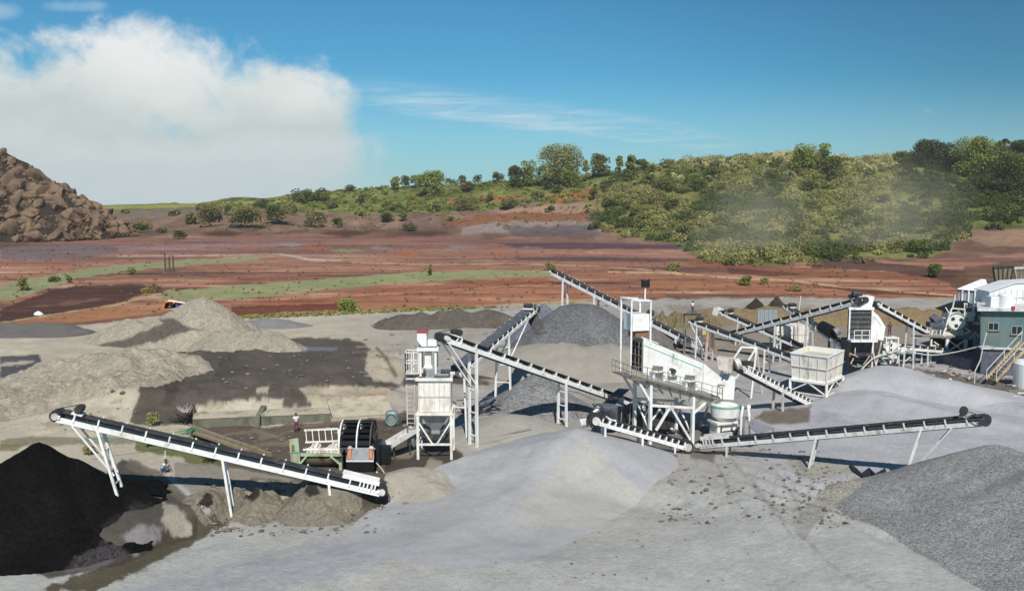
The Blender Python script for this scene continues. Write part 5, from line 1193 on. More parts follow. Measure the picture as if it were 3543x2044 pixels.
        rm = MB()
        for a_, b_ in zip(tp, tp[1:] + tp[:1]): rm.beam(a_, b_, .22)
        for i in range(4): rm.beam(bo[i], tp[i], .2)
        for i in range(1, 4): rm.beam(bo[0].lerp(bo[1], i / 4) + Vector((0, -.06, 0)), tp[0].lerp(tp[1], i / 4) + Vector((0, -.06, 0)), .1)
        rm.build('frame', m_ if m_ != 'wood' else 'dark', t7)
        for p_ in bo: MB().beam(p_, (p_.x, p_.y, 0), .3).build('leg', 'dark', t7)
        MB().box(((bo[0] + bo[2]) / 2) - ZUP * 1.4, (3.0, 2.2, 2.6)).build('feeder', 'black', t7)
house()
# steel stair
t = thing('stair', 'yellowed steel stair leaning up to the teal building', 'stair', at(3440, 1315, 96)); 
for du in (0, 34):
    a, b = at(3412 + du, 1312 + du * .2, 96 - du * .02), at(3534 + du, 1178 + du * .25, 97.5); MB().beam(a, b, .14, .3).build('stringer', 'faded', t)
    MB().beam(a + ZUP * 1.0, b + ZUP * 1.0, .07).beam(a, a + ZUP * 1., .07).beam(a.lerp(b, .5), a.lerp(b, .5) + ZUP * 1., .07).beam(b, b + ZUP, .07).build('handrail', 'pink', t)
tr = MB()
for k in range(14):
    e = (k + .5) / 14; tr.beam(at(3412, 1312, 96).lerp(at(3534, 1178, 97.5), e), at(3446, 1318.8, 95.3).lerp(at(3568, 1186.5, 97.5), e), .25, .06)
tr.build('tread', 'wood', t)
t = thing('water_tank', 'white round tank cut by the right photo edge below the stair', 'tank', at(3560, 1310, 95)); c = at(3566, 1312, 95); c.z = 0
MB().lathe(c, [(1.7, 0), (1.7, 2.6), (1.4, 2.9), (.4, 3.1)], 28).build('tank_body', 'plastic', t, smooth=False); MB().lathe(c, [(.3, 3.05), (.3, 3.2)], 12).build('cap', 'plastic', t)
t = thing('cable_post', 'thin crooked pale pole in front of the teal building', 'pole', at(3370, 1325, 97)); pts = [at(u, v, 97) for u, v in ((3371, 1328), (3373, 1285), (3392, 1245), (3402, 1195), (3414, 1148))]
MB().path(pts, .07).build('pole', 'hose', t)
def cable(label, pts, r=.06, m='hose', cat='hose', name='hose'):
    P_ = [Vector(p) for p in pts]; out = []
    for i in range(len(P_) - 1):
        p0 = P_[max(i - 1, 0)]; p1 = P_[i]; p2 = P_[i + 1]; p3 = P_[min(i + 2, len(P_) - 1)]
        for k in range(6):
            q = k / 6; out.append(.5 * ((2 * p1) + (p2 - p0) * q + (2 * p0 - 5 * p1 + 4 * p2 - p3) * q * q + (3 * p1 - p0 - 3 * p2 + p3) * q ** 3))
    out.append(P_[-1]); return tag(MB().path(out, r).build(name, m), label, cat)
cable('pale hose sagging from the far screen tower past the retaining wall to the stair', [at(u, v, Y) for u, v, Y in ((3110, 1205, 101), (3170, 1221, 101), (3230, 1228, 101), (3310, 1217, 100), (3400, 1197, 98), (3450, 1205, 98), (3530, 1211, 98))], .07)
cable('pale hose looping from the white tank up to the far screen tower', [at(u, v, Y) for u, v, Y in ((2920, 1320, 94), (2960, 1304, 96), (2990, 1268, 98), (3020, 1240, 99.5), (3050, 1225, 99.8))], .08)
cable('thin grey cable strung from the tower past the tall legs to the drum', [at(u, v, Y) for u, v, Y in ((1580, 1385, 76), (1720, 1372, 82), (1850, 1368, 84), (1970, 1352, 82), (2060, 1385, 75))], .035, 'rail', 'cable', 'cable')
cable('thin green hose stretched across the silt under the long conveyor', [at(u, v, Y) for u, v, Y in ((285, 1534, 66), (370, 1520, 67), (450, 1514, 68), (540, 1506, 69), (630, 1490, 70), (680, 1480, 72))], .04, 'greenhose')
cable('dark hose lying on the pale sand mound', [Vector((p.x, p.y, 1.15)) if False else at(u, v, Y) for u, v, Y, p in ((1570, 1520, 73, None), (1640, 1522, 72, None), (1700, 1512, 71.8, None), (1760, 1500, 71.9, None), (1840, 1478, 72.6, None))], .04, 'rail')
# ------------------------------------------------------------------ sand washer by the long conveyor
def washer():
    Y0 = 64.8; P = lambda u, v, dy=0: at(u, v, Y0 + dy); g = gz(P(1100, 1620).x, Y0)
    t = thing('sand_washer', 'pale green sand washer with a bladed trough, black bucket wheel and orange motors', 'sand washer', Vector((P(1150, 1650).x, Y0 + 1, g)))
    # gearbox end
    MB().hexa([P(1006, 1596), P(1040, 1606), P(1040, 1606, 1.6), P(1006, 1596, 1.6), P(1000, 1520), P(1032, 1516), P(1032, 1514, 1.6), P(1000, 1518, 1.6)]).build('end_box', 'mint', t, bevel=.03)
    MB().box(P(1014, 1550, -.03), (.22, .06, .5)).box(P(1000, 1528, .3), (.25, .4, .3)).build('vent', 'rust', t)
    MB().box(P(1018, 1563, -.02), (.7, .08, .14)).build('band', 'green', t)
    # trough with rounded belly
    x0, x1 = P(1040, 1570).x, P(1172, 1570).x; zt, zc = P(1040, 1572).z, P(1100, 1592).z; r = .72
    vs = []; n_ = 12
    for x in (x0, x1):
        for k in range(n_ + 1): a = math.pi * (1 + k / n_); vs.append(Vector((x, Y0 + .85 + r * 1.1 * math.cos(a), zc + .12 + r * math.sin(a))))
    fs = [(k, k + 1, n_ + 2 + k, n_ + 1 + k) for k in range(n_)] + [tuple(range(n_ + 1)), tuple(range(2 * n_ + 1, n_, -1))]
    MB().add(vs, fs).build('trough', MT['trough'], t, smooth=False)
    fr = MB()
    for dy in (0, 1.7): fr.beam((x0, Y0 + dy, zt), (x1 + .2, Y0 + dy, zt), .14, .22)
    fr.beam((x0 + .05, Y0, zt - .1), (x0 - .35 + .6, Y0 - .05, zt - .9), .12) if False else None
    fr.beam((x0 + .45, Y0 - .08, zt - .1), (x0 + .02, Y0 - .08, zt - .62), .13); fr.beam((x1 - .6, Y0 - .08, zt - .1), (x1 + .12, Y0 - .08, zt - .72), .13)
    fr.beam((x1 + .15, Y0 - .08, zt - .6), (x1 + .15, Y0 - .08, g - .1), .2); fr.beam((x0 - .05, Y0 - .08, zt - .6), (x0 - .05, Y0 - .08, g - .1), .2)
    fr.build('frame', 'mint', t)
    # paddle shaft
    bl = MB().tube((x0, Y0 + .85, zt + .12), (x1, Y0 + .85, zt + .12), .09)
    bd = []
    for k in range(9):
        x = x0 + .2 + (x1 - x0 - .4) * k / 8
        for sg in (-1, 1): a = k * .7; bl.beam((x, Y0 + .85, zt + .1), (x + .25, Y0 + .85 + sg * .55 * math.cos(a), zt + .12 + sg * .55 * math.sin(a)), .07, .22)
    bl.build('paddles', 'cream', t)
    rl = MB(); zr = P(1100, 1487, 1.8).z
    rl.beam((x0 - .1, Y0 + 1.75, zr), (x1 - .35, Y0 + 1.75, zr + .12), .13); rl.beam((x0 + .1, Y0 + 1.2, zt + .62), (x1 - .2, Y0 + 1.2, zt + .72), .12)
    for k in range(6): x = x0 + (x1 - x0 - .4) * k / 5; rl.beam((x, Y0 + 1.75, zr + .05), (x + .2, Y0 + 1.22, zt + .62), .05)
    rl.beam((x1 - .3, Y0 + 1.75, zr + .1), (x1 - .3, Y0 + 1.3, zt), .07)
    for k in range(3): rl.beam((x0 + .5, Y0 + .05, zt + .2 + k * .13), (x1 + .1, Y0 + .05, zt + .2 + k * .13), .05)
    for x in (x0 + 1.4, x1 - .02): rl.beam((x, Y0 + .04, zt), (x, Y0 + .04, zt + .6), .13)
    rl.build('rails', 'cream', t)
    # bucket wheel: two slatted drums between white rims
    wc = P(1236, 1530, 1.6); R = 1.75; xa, xb = P(1187, 1500, 1.6).x, P(1288, 1500, 1.6).x; xm = P(1244, 1500, 1.6).x; zc2 = P(1240, 1535, 1.6).z
    cen = lambda x: Vector((x, Y0 + 1.9, zc2))
    sl = MB(); n2 = 20
    for (p0, p1) in ((xa, xm - .06), (xm + .06, xb)):
        for k in range(n2):
            a = 2 * math.pi * (k + .2) / n2; c = cen((p0 + p1) / 2) + Vector((0, R * math.cos(a), R * math.sin(a))); tg = Vector((0, -math.sin(a), math.cos(a))); nr = Vector((0, math.cos(a), math.sin(a)))
            sl.box(c - nr * .15, (p1 - p0, .42, .05), (Vector((1, 0, 0)), (tg * .8 + nr * .6).normalized(), (nr * .8 - tg * .6).normalized()))
    sl.build('buckets', 'black', t)
    MB().tube(cen(xa + .05), cen(xb - .05), R * .62, n=24).build('drum', 'black', t)
    for x, w_ in ((xa - .05, .1), (xm, .12), (xb + .05, .1)):
        rm = MB(); n3 = 28
        for k in range(n3):
            a0, a1 = 2 * math.pi * k / n3, 2 * math.pi * (k + 1) / n3
            rm.beam(cen(x) + Vector((0, R * math.cos(a0), R * math.sin(a0))), cen(x) + Vector((0, R * math.cos(a1), R * math.sin(a1))), w_, .10, up=(1, 0, 0))
        for k in range(3): a = k * 1.05 + .3; rm.beam(cen(x) + Vector((0, R * math.cos(a), R * math.sin(a))), cen(x) - Vector((0, R * math.cos(a), R * math.sin(a))), .1)
        rm.build('wheel_rim', 'white' if x < xb else 'dark', t)
    MB().box(P(1180, 1560, 1.2), (.4, .7, 1.2)).tube(P(1172, 1532, 1.3), P(1188, 1532, 1.3), .3).box(P(1182, 1600, .5), (.35, .8, 1.3)).build('bearing_stand', 'dark', t)
    MB().box(P(1308, 1560, 1.5), (.5, 1.6, 1.5)).box(P(1330, 1570, 2.), (.9, 1., 1.2)).build('rear_box', 'black', t)
    # dewatering box
    x2, x3 = P(1204, 1600).x, P(1298, 1600).x; zb0, zb1, zs = P(1250, 1650).z, P(1250, 1588).z, P(1250, 1568).z
    MB().hexa([Vector(p) for p in ((x2, Y0 - .5, zb0), (x3, Y0 - .5, zb0), (x3, Y0 + .6, zb0), (x2, Y0 + .6, zb0), (x2, Y0 - .7, zb1), (x3, Y0 - .7, zb1), (x3, Y0 + .6, zb1 + .2), (x2, Y0 + .6, zb1 + .2))]).build('dewatering_box', 'black', t)
    MB().prism([Vector((x2, Y0 - .74, zb1 + .02)), Vector((x3, Y0 - .74, zb1 + .02)), Vector((x3, Y0 + .1, zs + .3)), Vector((x2, Y0 + .1, zs + .3))], (0, .05, .1)).build('feed_plate', 'steel', t)
    for x in (x2 + .2, x3 - .25):
        m = MB().tube(Vector((x, Y0 - .5, zb1 + .2)), Vector((x, Y0 - .28, zs + .34)), .16, n=14); m.tube(Vector((x, Y0 - .56, zb1 + .14)), Vector((x, Y0 - .49, zb1 + .21)), .19, n=14); m.build('motor', 'orange', t)
        MB().tube(Vector((x, Y0 - .27, zs + .35)), Vector((x, Y0 - .1, zs + .52)), .17, n=14).build('motor_cap', 'pink', t)
        for x in (x2 - .12, x3 + .12): MB().beam((x, Y0 - .75, zb0 + .1), (x, Y0 - .75, zs + .5), .12, .2).build('side_frame', 'pink', t)
    MB().beam((x2 - .2, Y0 - .8, zb0 + .6), (x2 - .25, Y0 - .8, g), .2).build('leg', 'pink', t); MB().beam((x3 + .2, Y0 - .8, zb0 + .7), (x3 + .28, Y0 - .8, g), .12).build('leg', 'pink', t)
    pts = [P(1302 + 14 * math.sin(a) + 10 * a, 1600 + 26 * a, -1.0) for a in np.linspace(0, 2.3, 9)]
    MB().path(pts, .045).build('hose', 'hose', t)
MT['trough'] = mat('stained_olive_steel', (.16, .15, .09), .4, .2, var=.35, scale=1.5, dirt=(.06, .05, .035), dirt_at=.55)
washer()
# settling pond walls
def pond():
    a, b = at(670, 1478, 78), at(1160, 1462, 79.5); a.z = b.z = 0
    for (u0, u1, vb0, vb1, vt0, vt1, lb) in ((668, 890, 1483, 1470, 1446, 1436, 'mossy concrete pond wall, section left of the short buttress'), (905, 1143, 1474, 1458, 1436, 1426, 'mossy concrete pond wall, section right of the short buttress'), (1150, 1362, 1452, 1436, 1442, 1428, 'low pale concrete pond wall ending at the white tower')):
        p, q = hit(u0, vb0), hit(u1, vb1); za, zb = at(u0, vt0, p.y).z, at(u1, vt1, q.y).z; g0 = min(p.z, q.z) - .5
        d = Vector((q.x - p.x, q.y - p.y, 0)).normalized(); n = Vector((-d.y, d.x, 0)); n = n if n.y > 0 else -n
        t = thing('pond_wall', lb, 'wall', (p + q) / 2); t['kind'] = 'thing'
        def Z(v, z): return Vector((v.x, v.y, z))
        w_ = 1.9 if u0 < 1100 else 3.6; o = -n * .05; r = n * w_; zx = .08 + max(0, gz(p.x + r.x, p.y + r.y) - za, gz(q.x + r.x, q.y + r.y) - zb)
        MB().hexa([Z(p, g0), Z(q, g0), Z(q + n * .4, g0), Z(p + n * .4, g0), Z(p, za - .1), Z(q, zb - .1), Z(q + n * .4, zb - .1), Z(p + n * .4, za - .1)]).build('wall', 'mossy' if u0 < 1100 else 'concrete', t)
        MB().hexa([Z(p + o, za - .095), Z(q + o, zb - .095), Z(q + r, zb - .095), Z(p + r, za - .095), Z(p + o, za + .04), Z(q + o, zb + .04), Z(q + r, zb + zx), Z(p + r, za + zx)]).build('coping', 'concrete', t)
    c = at(899, 1480, 78.4); z = at(899, 1415, 78.4).z
    tag(MB().hexa([Vector((c.x - .28, c.y - .9, -.3)), Vector((c.x + .22, c.y - .9, -.3)), Vector((c.x + .22, c.y + 1.6, -.3)), Vector((c.x - .28, c.y + 1.6, -.3)), Vector((c.x - .28, c.y - .7, .9)), Vector((c.x + .22, c.y - .7, .9)), Vector((c.x + .22, c.y + 1.6, z)), Vector((c.x - .28, c.y + 1.6, z))]).build('buttress', 'mossy', bevel=.02), 'short mossy concrete buttress between the pond wall sections', 'buttress')['kind'] = 'thing'
pond()
def lying(name, lb, cat, pts, m, w, h=None):
    mb = MB()
    for a, b in zip(pts[:-1], pts[1:]): mb.beam(a, b, w, h or w)
    return tag(mb.build(name, m), lb, cat)
lying('timber_beam', 'long weathered timber lying behind the long conveyor, upper of two', 'timber', [at(655, 1474, 73.6), at(935, 1572, 66.5)], 'wood', .3)
lying('timber_beam', 'weathered timber lying against the long conveyor, lower of two', 'timber', [at(660, 1492, 72), at(860, 1560, 67)], 'wood', .35, .2)
lying('green_tube', 'short green tube leaning on the timber behind the long conveyor', 'tube', [at(628, 1502, 70.5), at(684, 1482, 72)], 'greenhose', .12)
lying('stone_block', 'flat pale block lying among weeds behind the long conveyor', 'block', [at(600, 1484, 72.5), at(655, 1490, 72.3)], 'concrete', 1.0, .5)
lying('thin_pole', 'thin white stake standing behind the crouching man', 'stake', [at(571, 1585, 66), at(572, 1558, 66)], 'plastic', .05)

# ------------------------------------------------------------------ people
def skin_body(name, joints, edges, m, parent, root=0, sub=1):
    me = bpy.data.meshes.new(name); loc = WLOC[parent.name]
    me.from_pydata([tuple(Vector(j[0]) - loc) for j in joints], edges, []); me.update(); me.materials.append(MT[m])
    o = bpy.data.objects.new(name, me); COL.objects.link(o); o.parent = parent; WLOC[o.name] = loc
    o.modifiers.new('skin', 'SKIN')
    for i, j in enumerate(joints): me.skin_vertices[0].data[i].radius = (j[1], j[1] * (j[2] if len(j) > 2 else 1)); me.skin_vertices[0].data[i].use_root = (i == root)
    s = o.modifiers.new('sub', 'SUBSURF'); s.levels = sub; s.render_levels = sub
    return o
def person(lb, base, face, pose, shirt, trousers, hat=None, group=None):
    """face: heading angle; pose 'stand' or 'crouch'"""
    t = thing('person', lb, 'person', base, group)
    F = Vector((math.sin(face), math.cos(face), 0)); S = Vector((F.y, -F.x, 0)); b = Vector(base)
    def p(f, s, z): return b + F * f + S * s + ZUP * z
    if pose == 'stand':
        hip = (0, 0, .92); hl, kl, al = ((0, .09, .88), (.02, .10, .48), (-.02, .11, .07)), None, None
        J = {'pel': (0, 0, .93), 'sp': (0, 0, 1.15), 'ch': (0.01, 0, 1.36), 'nk': (.02, 0, 1.50), 'hd': (.04, 0, 1.62), 'tp': (.04, 0, 1.72),
             'shL': (0, .19, 1.40), 'elL': (-.02, .26, 1.13), 'wrL': (.14, .22, .92), 'haL': (.2, .2, .85), 'shR': (0, -.19, 1.40), 'elR': (.02, -.25, 1.14), 'wrR': (.20, -.12, 1.08), 'haR': (.27, -.08, 1.09),
             'hiL': (0, .10, .88), 'knL': (.03, .11, .48), 'anL': (-.02, .12, .08), 'toL': (.14, .13, .04), 'hiR': (0, -.10, .88), 'knR': (.03, -.11, .48), 'anR': (-.02, -.12, .08), 'toR': (.14, -.13, .04)}
    else:
        J = {'pel': (-.18, 0, .24), 'sp': (-.12, 0, .46), 'ch': (-.0, 0, .66), 'nk': (.06, 0, .80), 'hd': (.11, 0, .90), 'tp': (.13, 0, 1.0),
             'shL': (0, .18, .70), 'elL': (.22, .24, .52), 'wrL': (.42, .16, .42), 'haL': (.50, .14, .38), 'shR': (0, -.18, .70), 'elR': (.22, -.24, .52), 'wrR': (.44, -.10, .44), 'haR': (.52, -.08, .40),
             'hiL': (-.15, .11, .24), 'knL': (.22, .16, .52), 'anL': (.10, .15, .08), 'toL': (.27, .16, .04), 'hiR': (-.15, -.11, .24), 'knR': (.22, -.16, .50), 'anR': (.12, -.15, .08), 'toR': (.29, -.16, .04)}
    R = dict(pel=.13, sp=.125, ch=.135, nk=.052, hd=.085, tp=.06, shL=.065, elL=.042, wrL=.03, haL=.03, hiL=.09, knL=.058, anL=.04, toL=.035)
    for k in list(R):
        if k.endswith('L'): R[k[:-1] + 'R'] = R[k]
    E = [('pel', 'sp'), ('sp', 'ch'), ('ch', 'nk'), ('nk', 'hd'), ('hd', 'tp')]
    for q in 'LR': E += [('ch', 'sh' + q), ('sh' + q, 'el' + q), ('el' + q, 'wr' + q), ('wr' + q, 'ha' + q), ('pel', 'hi' + q), ('hi' + q, 'kn' + q), ('kn' + q, 'an' + q), ('an' + q, 'to' + q)]
    names = list(J); js = [(p(*J[k]), R[k], .72 if k in ('pel', 'sp', 'ch') else 1.) for k in names]; ed = [(names.index(a), names.index(b_)) for a, b_ in E]
    for q, sg in (('L', 1), ('R', -1)):   # five fingers on each hand
        h = names.index('ha' + q); hv = (Vector(J['ha' + q]) - Vector(J['wr' + q])).normalized()
        for i in range(5):
            off = Vector(J['ha' + q]) + hv * (.075 if 0 < i < 4 else .055) + Vector((0, (i - 2) * .018, -.012)) if i < 4 else Vector(J['ha' + q]) + hv * .03 + Vector((.0, -sg * .045, .012))
            js.append((p(*off), .009)); ed.append((h, len(js) - 1))
    skin_body('body', js, ed, 'skin', t, 0)
    hd = p(*J['hd']); fw = F
    MB().ball(hd + F * .015 + ZUP * .01, .105, 8, (1, 1, 1.15)).build('head', 'skin', t, smooth=True)
    MB().ball(hd - F * .012 + ZUP * .045, .112, 8, (1., 1., .98)).build('hair', hat or 'hair', t, smooth=True)
    fc = MB().ball(hd + F * .125 - ZUP * .02, .018, 4)
    fc.build('nose', 'skin', t)
    ee = MB()
    for sg in (-1, 1): ee.ball(hd + F * .108 + S * sg * .035 + ZUP * .012, .011, 4)
    ee.build('eyes', 'hair', t)
    def cloth(name, ks, es, m, k):
        js2 = [(p(*J[a]), R[a] * k + .008, .74 if a in ('pel', 'sp', 'ch') else 1.) for a in ks]; skin_body(name, js2, [(ks.index(a), ks.index(b_)) for a, b_ in es], m, t, 0)
    J['slL'] = tuple(np.array(J['shL']) * .3 + np.array(J['elL']) * .7); J['slR'] = tuple(np.array(J['shR']) * .3 + np.array(J['elR']) * .7); R['slL'] = R['slR'] = .055
    J['nb'] = tuple(np.array(J['ch']) * .35 + np.array(J['nk']) * .65); R['nb'] = .085
    cloth('shirt', ['sp', 'pel', 'ch', 'nb', 'shL', 'slL', 'shR', 'slR'], [('sp', 'pel'), ('sp', 'ch'), ('ch', 'nb'), ('ch', 'shL'), ('shL', 'slL'), ('ch', 'shR'), ('shR', 'slR')], shirt, 1.1)
    cloth('trousers', ['pel', 'hiL', 'knL', 'anL', 'hiR', 'knR', 'anR'], [('pel', 'hiL'), ('hiL', 'knL'), ('knL', 'anL'), ('pel', 'hiR'), ('hiR', 'knR'), ('knR', 'anR')], trousers, 1.16)
    return t
c = hit(1025, 1497); person('standing man in a white shirt and maroon trousers beside the sand washer', c, 2.6, 'stand', 'shirt', 'maroon')
c = hit(572, 1634); person('crouching man in a white shirt and dark trousers under the long conveyor', c, 1.9, 'crouch', 'shirt', 'blue')
c = at(3077, 1165, 101.5)
t = thing('work_platform', 'narrow railed gangway beside the white side of the far screen tower', 'platform', Vector((c.x, c.y, 0)))
MB().box(c + Vector((.1, 0, -.05)), (1.6, 1.4, .1)).build('deck', 'white', t)
for sx in (-.6, .8):
    for sy in (-.6, .6): MB().beam((c.x + sx, c.y + sy, c.z - .1), (c.x + sx, c.y + sy, -.1), .12).build('leg', 'cream', t)
person('distant person in plum clothes standing beside the far screen tower', c, 3.4, 'stand', 'purple', 'purple')
c = at(2396, 1085, 116); c.z = max(c.z, gz(c.x, c.y)); 
t = thing('work_platform', 'small dark work platform at the head of the slim conveyor', 'platform', Vector((c.x, c.y, 0)))
MB().box(c - ZUP * .1, (2.2, 1.2, .12)).build('deck', 'dark', t)
for sx in (-1, 1):
    for sy in (-.5, .5): MB().beam((c.x + sx, c.y + sy, c.z - .1), (c.x + sx, c.y + sy, gz(c.x, c.y) - .1), .12).build('leg', 'rail', t)
person('distant man in a white and blue shirt at the head of the slim conveyor', c - ZUP * .03, 2.5, 'stand', 'shirt', 'blue')

# ------------------------------------------------------------------ vehicles and things in the fields
def truck():
    c = hit(560, 1092); Y0 = c.y + 8; P = lambda u, v, dy=0: at(u, v, Y0 + dy)
    t = thing('tipper_truck', 'orange truck peeking out behind the highest pale dirt mound', 'truck', Vector((P(600, 1060).x, Y0, gz(P(600, 1060).x, Y0))))
    g = gz(P(600, 1060).x, Y0); x0 = P(566, 1050).x; zt = P(566, 1040).z
    MB().prism([Vector((x0 + .05, Y0, g + .9)), Vector((x0 + 2.0, Y0, g + .9)), Vector((x0 + 2.0, Y0, zt)), Vector((x0 + .35, Y0, zt)), Vector((x0, Y0, zt - 1.3))], (0, 2.4, 0)).build('cab', 'vivid', t, bevel=.12)
    MB().prism([Vector((x0 + 1.0, Y0 - .02, zt - .9)), Vector((x0 + 1.7, Y0 - .02, zt - .9)), Vector((x0 + 1.7, Y0 - .02, zt - .3)), Vector((x0 + 1.0, Y0 - .02, zt - .3))], (0, .03, 0)).build('window', 'glass', t)
    MB().prism([Vector((x0 + 2.2, Y0, zt - 1.4)), Vector((x0 + 7, Y0, zt - 1.6)), Vector((x0 + 7, Y0, zt - 1.2)), Vector((x0 + 2.2, Y0, zt - .8))], (0, 2.4, 0)).build('tipper_body', 'blue', t, bevel=.04)
    MB().beam((x0 + .9, Y0 + .1, zt + .02), (x0 + 4, Y0 + .1, zt - .42), .25).build('rail', 'white', t)
    MB().box((x0 + 3.5, Y0 + 1.2, g + .85), (7, 1.2, .3)).build('chassis', 'dark', t)
    for x in (x0 + 1., x0 + 4.8, x0 + 6.2):
        for y in (Y0 + .1, Y0 + 2.): 
            w = MB().tube((x, y, g + .5), (x, y + .3, g + .5), .52, n=18).build('wheel', 'black', t); MB().tube((x, y - .02, g + .5), (x, y + .32, g + .5), .25, n=12).build('rim', 'steel', w)
truck()
def sheet_heap(lb, u, v, w, red=False):
    c = hit(u, v); R_ = w * .5 * c.y / FOC; t = thing('sheet_heap', lb, 'sheet', c)
    V = MB().ball((0, 0, 0), 1, 8).v; F = MB().ball((0, 0, 0), 1, 8).f; mb = MB()
    mb.add([c + Vector((p.x * R_ * (1 + .25 * math.sin(5 * p.y + 3 * p.z)), p.y * R_ * .7, max(-.1, p.z) * R_ * .9 * (1 - .35 * abs(p.x)))) for p in V], F); mb.build('sheet', 'plastic', t)
    if red: MB().ball(c + Vector((-R_ * 1.1, 0, R_ * .3)), R_ * .4, 5).build('red_bundle', 'red', t)
sheet_heap('small white sheet covered heap on the dark field patch at the left', 133, 1089, 30)
sheet_heap('white sheet covered heap at the left photo edge where field meets yard', 24, 1152, 40, True)
t = thing('post_frame', 'three thin wooden posts standing in the far field', 'posts', hit(585, 940))
for u, v in ((568, 875), (583, 886), (596, 884)):
    b = hit(u + 4, 940); MB().beam(b, (b.x, b.y, at(u, v, b.y).z), .3).build('post', 'bark', t)
MB().beam(at(568, 889, hit(572, 940).y), at(596, 891, hit(600, 940).y), .2).build('rail', 'wood', t)
# drum and panels by the far tower
t = thing('yellow_drum', 'yellow drum lying beside the far screen tower', 'drum', hit(3142, 1312)); c = hit(3142, 1312)
MB().tube(c + Vector((-.5, 0, .35)), c + Vector((.5, 0, .35)), .38, n=18).build('drum_body', 'yellow', t); mb = MB()
for k in (-.5, 0, .5): mb.tube(c + Vector((k - .02, 0, .35)), c + Vector((k + .02, 0, .35)), .41, n=18)
mb.build('hoop', 'orange', t)
t = thing('white_sack', 'white sack standing left of the yellow drum', 'sack', hit(3118, 1312)); c = hit(3118, 1314)
MB().lathe(c, [(.32, 0), (.42, .2), (.4, .8), (.25, 1.15), (.12, 1.25), (.16, 1.4)], 12).build('sack_body', 'plastic', t, smooth=True); MB().lathe(c + ZUP * 1.22, [(.14, 0), (.14, .05)], 10).build('tie', 'rust', t)
t = thing('black_cover', 'black sheet draped over a block left of the yellow drum', 'cover', hit(3120, 1285)); c = at(3122, 1278, 100.5)
MB().ball(c, .8, 6, (1.1, .7, .35)).build('sheet', 'tarp', t, smooth=True); MB().box((c.x, c.y, c.z / 2), (1.1, .8, c.z)).build('block', 'dark', t)
# crumpled tarp in the foreground
def rag():
    mb = MB(); c = hit(3010, 1652); pts = [hit(u, v) for u, v in ((2942, 1620), (2960, 1640), (2980, 1652), (3005, 1640), (3030, 1656), (3062, 1644))]; vs = []; fs = []
    for i, q in enumerate(pts):
        w = .25 + .5 * (i / 5); 
        vs += [q + Vector((0, w, .06)), q + Vector((.1, w * .4, .28 + .14 * (i % 2))), q + Vector((0, -w * .5, .22 + .1 * ((i + 1) % 2))), q + Vector((.05, -w, .03))]
    for i in range(len(pts) - 1):
        for j in range(3): fs.append((i * 4 + j, i * 4 + j + 1, i * 4 + j + 5, i * 4 + j + 4))
    o = mb.add(vs, fs).build('tarp', 'tarp'); s = o.modifiers.new('sol', 'SOLIDIFY'); s.thickness = .03
    tag(o, 'crumpled black tarp lying beside the speckled gravel heap', 'tarp')
rag()
# debris in front of the plinth
for i in range(16):
    u, v = random.uniform(3180, 3400), random.uniform(1285, 1335); c = hit(u, v); a = random.uniform(0, 3.14); L_ = random.uniform(.5, 1.3)
    d = Vector((math.cos(a), math.sin(a) * .6, random.uniform(0, .35))); m_ = random.choice(['wood', 'pink', 'rust', 'wood', 'offwhite'])
    tag(MB().beam(c + ZUP * .1, c + d * L_ + ZUP * .18, random.uniform(.12, .3), .08).build('scrap_board', m_), 'scrap board lying in the rubbish below the stone plinth', 'board', 'scrap boards below the plinth')
for i in range(7):
    u, v = random.uniform(3440, 3540), random.uniform(1335, 1380); c = hit(u, v); a = random.uniform(-.6, .6)
    tag(MB().tube(c + ZUP * .12, c + Vector((math.cos(a) * 1.6, math.sin(a), .2)), .1, n=8).build('scrap_pipe', 'pink' if i % 2 else 'rail'), 'scrap pipe lying on the dark ground by the right photo edge', 'pipe', 'scrap pipes by the right edge')

# ------------------------------------------------------------------ foliage
def rvec(n):
    v = RNG.normal(size=(n, 3)); return v / np.linalg.norm(v, axis=1)[:, None]
def leafmesh(name, c, size, col, m='leaf', parent=None, loc=None, up=.35):
    n = len(c); nr = rvec(n); nr[:, 2] = np.abs(nr[:, 2]) + up; nr[:, 1] -= .25; nr /= np.linalg.norm(nr, axis=1)[:, None]
    a = np.cross(nr, rvec(n)); a /= np.linalg.norm(a, axis=1)[:, None] + 1e-9; b = np.cross(nr, a)
    s = np.asarray(size)[:, None] * np.ones((n, 1)); a *= s; b *= s * .62
    V = np.stack([c - a, c - b * .9, c + a, c + b], 1).reshape(-1, 3)
    F = np.arange(4 * n).reshape(n, 4)
    return npmesh(name, V, F, m, np.repeat(col, 4, 0), parent=parent, smooth=False, loc=loc)
def clumpcloud(cen, rx, rz, n, shell=.55):
    """n points spread through and mostly near the outside of a lumpy ellipsoid"""
    v = rvec(n); r = (shell + (1 - shell) * RNG.random(n)) ** .7; p = v * r[:, None]
    p[:, 2] = np.where(p[:, 2] < -.55, -p[:, 2] * .4, p[:, 2])
    return np.array(cen) + p * np.array([rx, rx, rz])
PALE, MID, DARK, OLV, BRT = C(168, 166, 106, 1.), C(132, 136, 74, 1.), C(78, 88, 46, 1.), C(154, 146, 94, 1.), C(152, 168, 84, 1.)
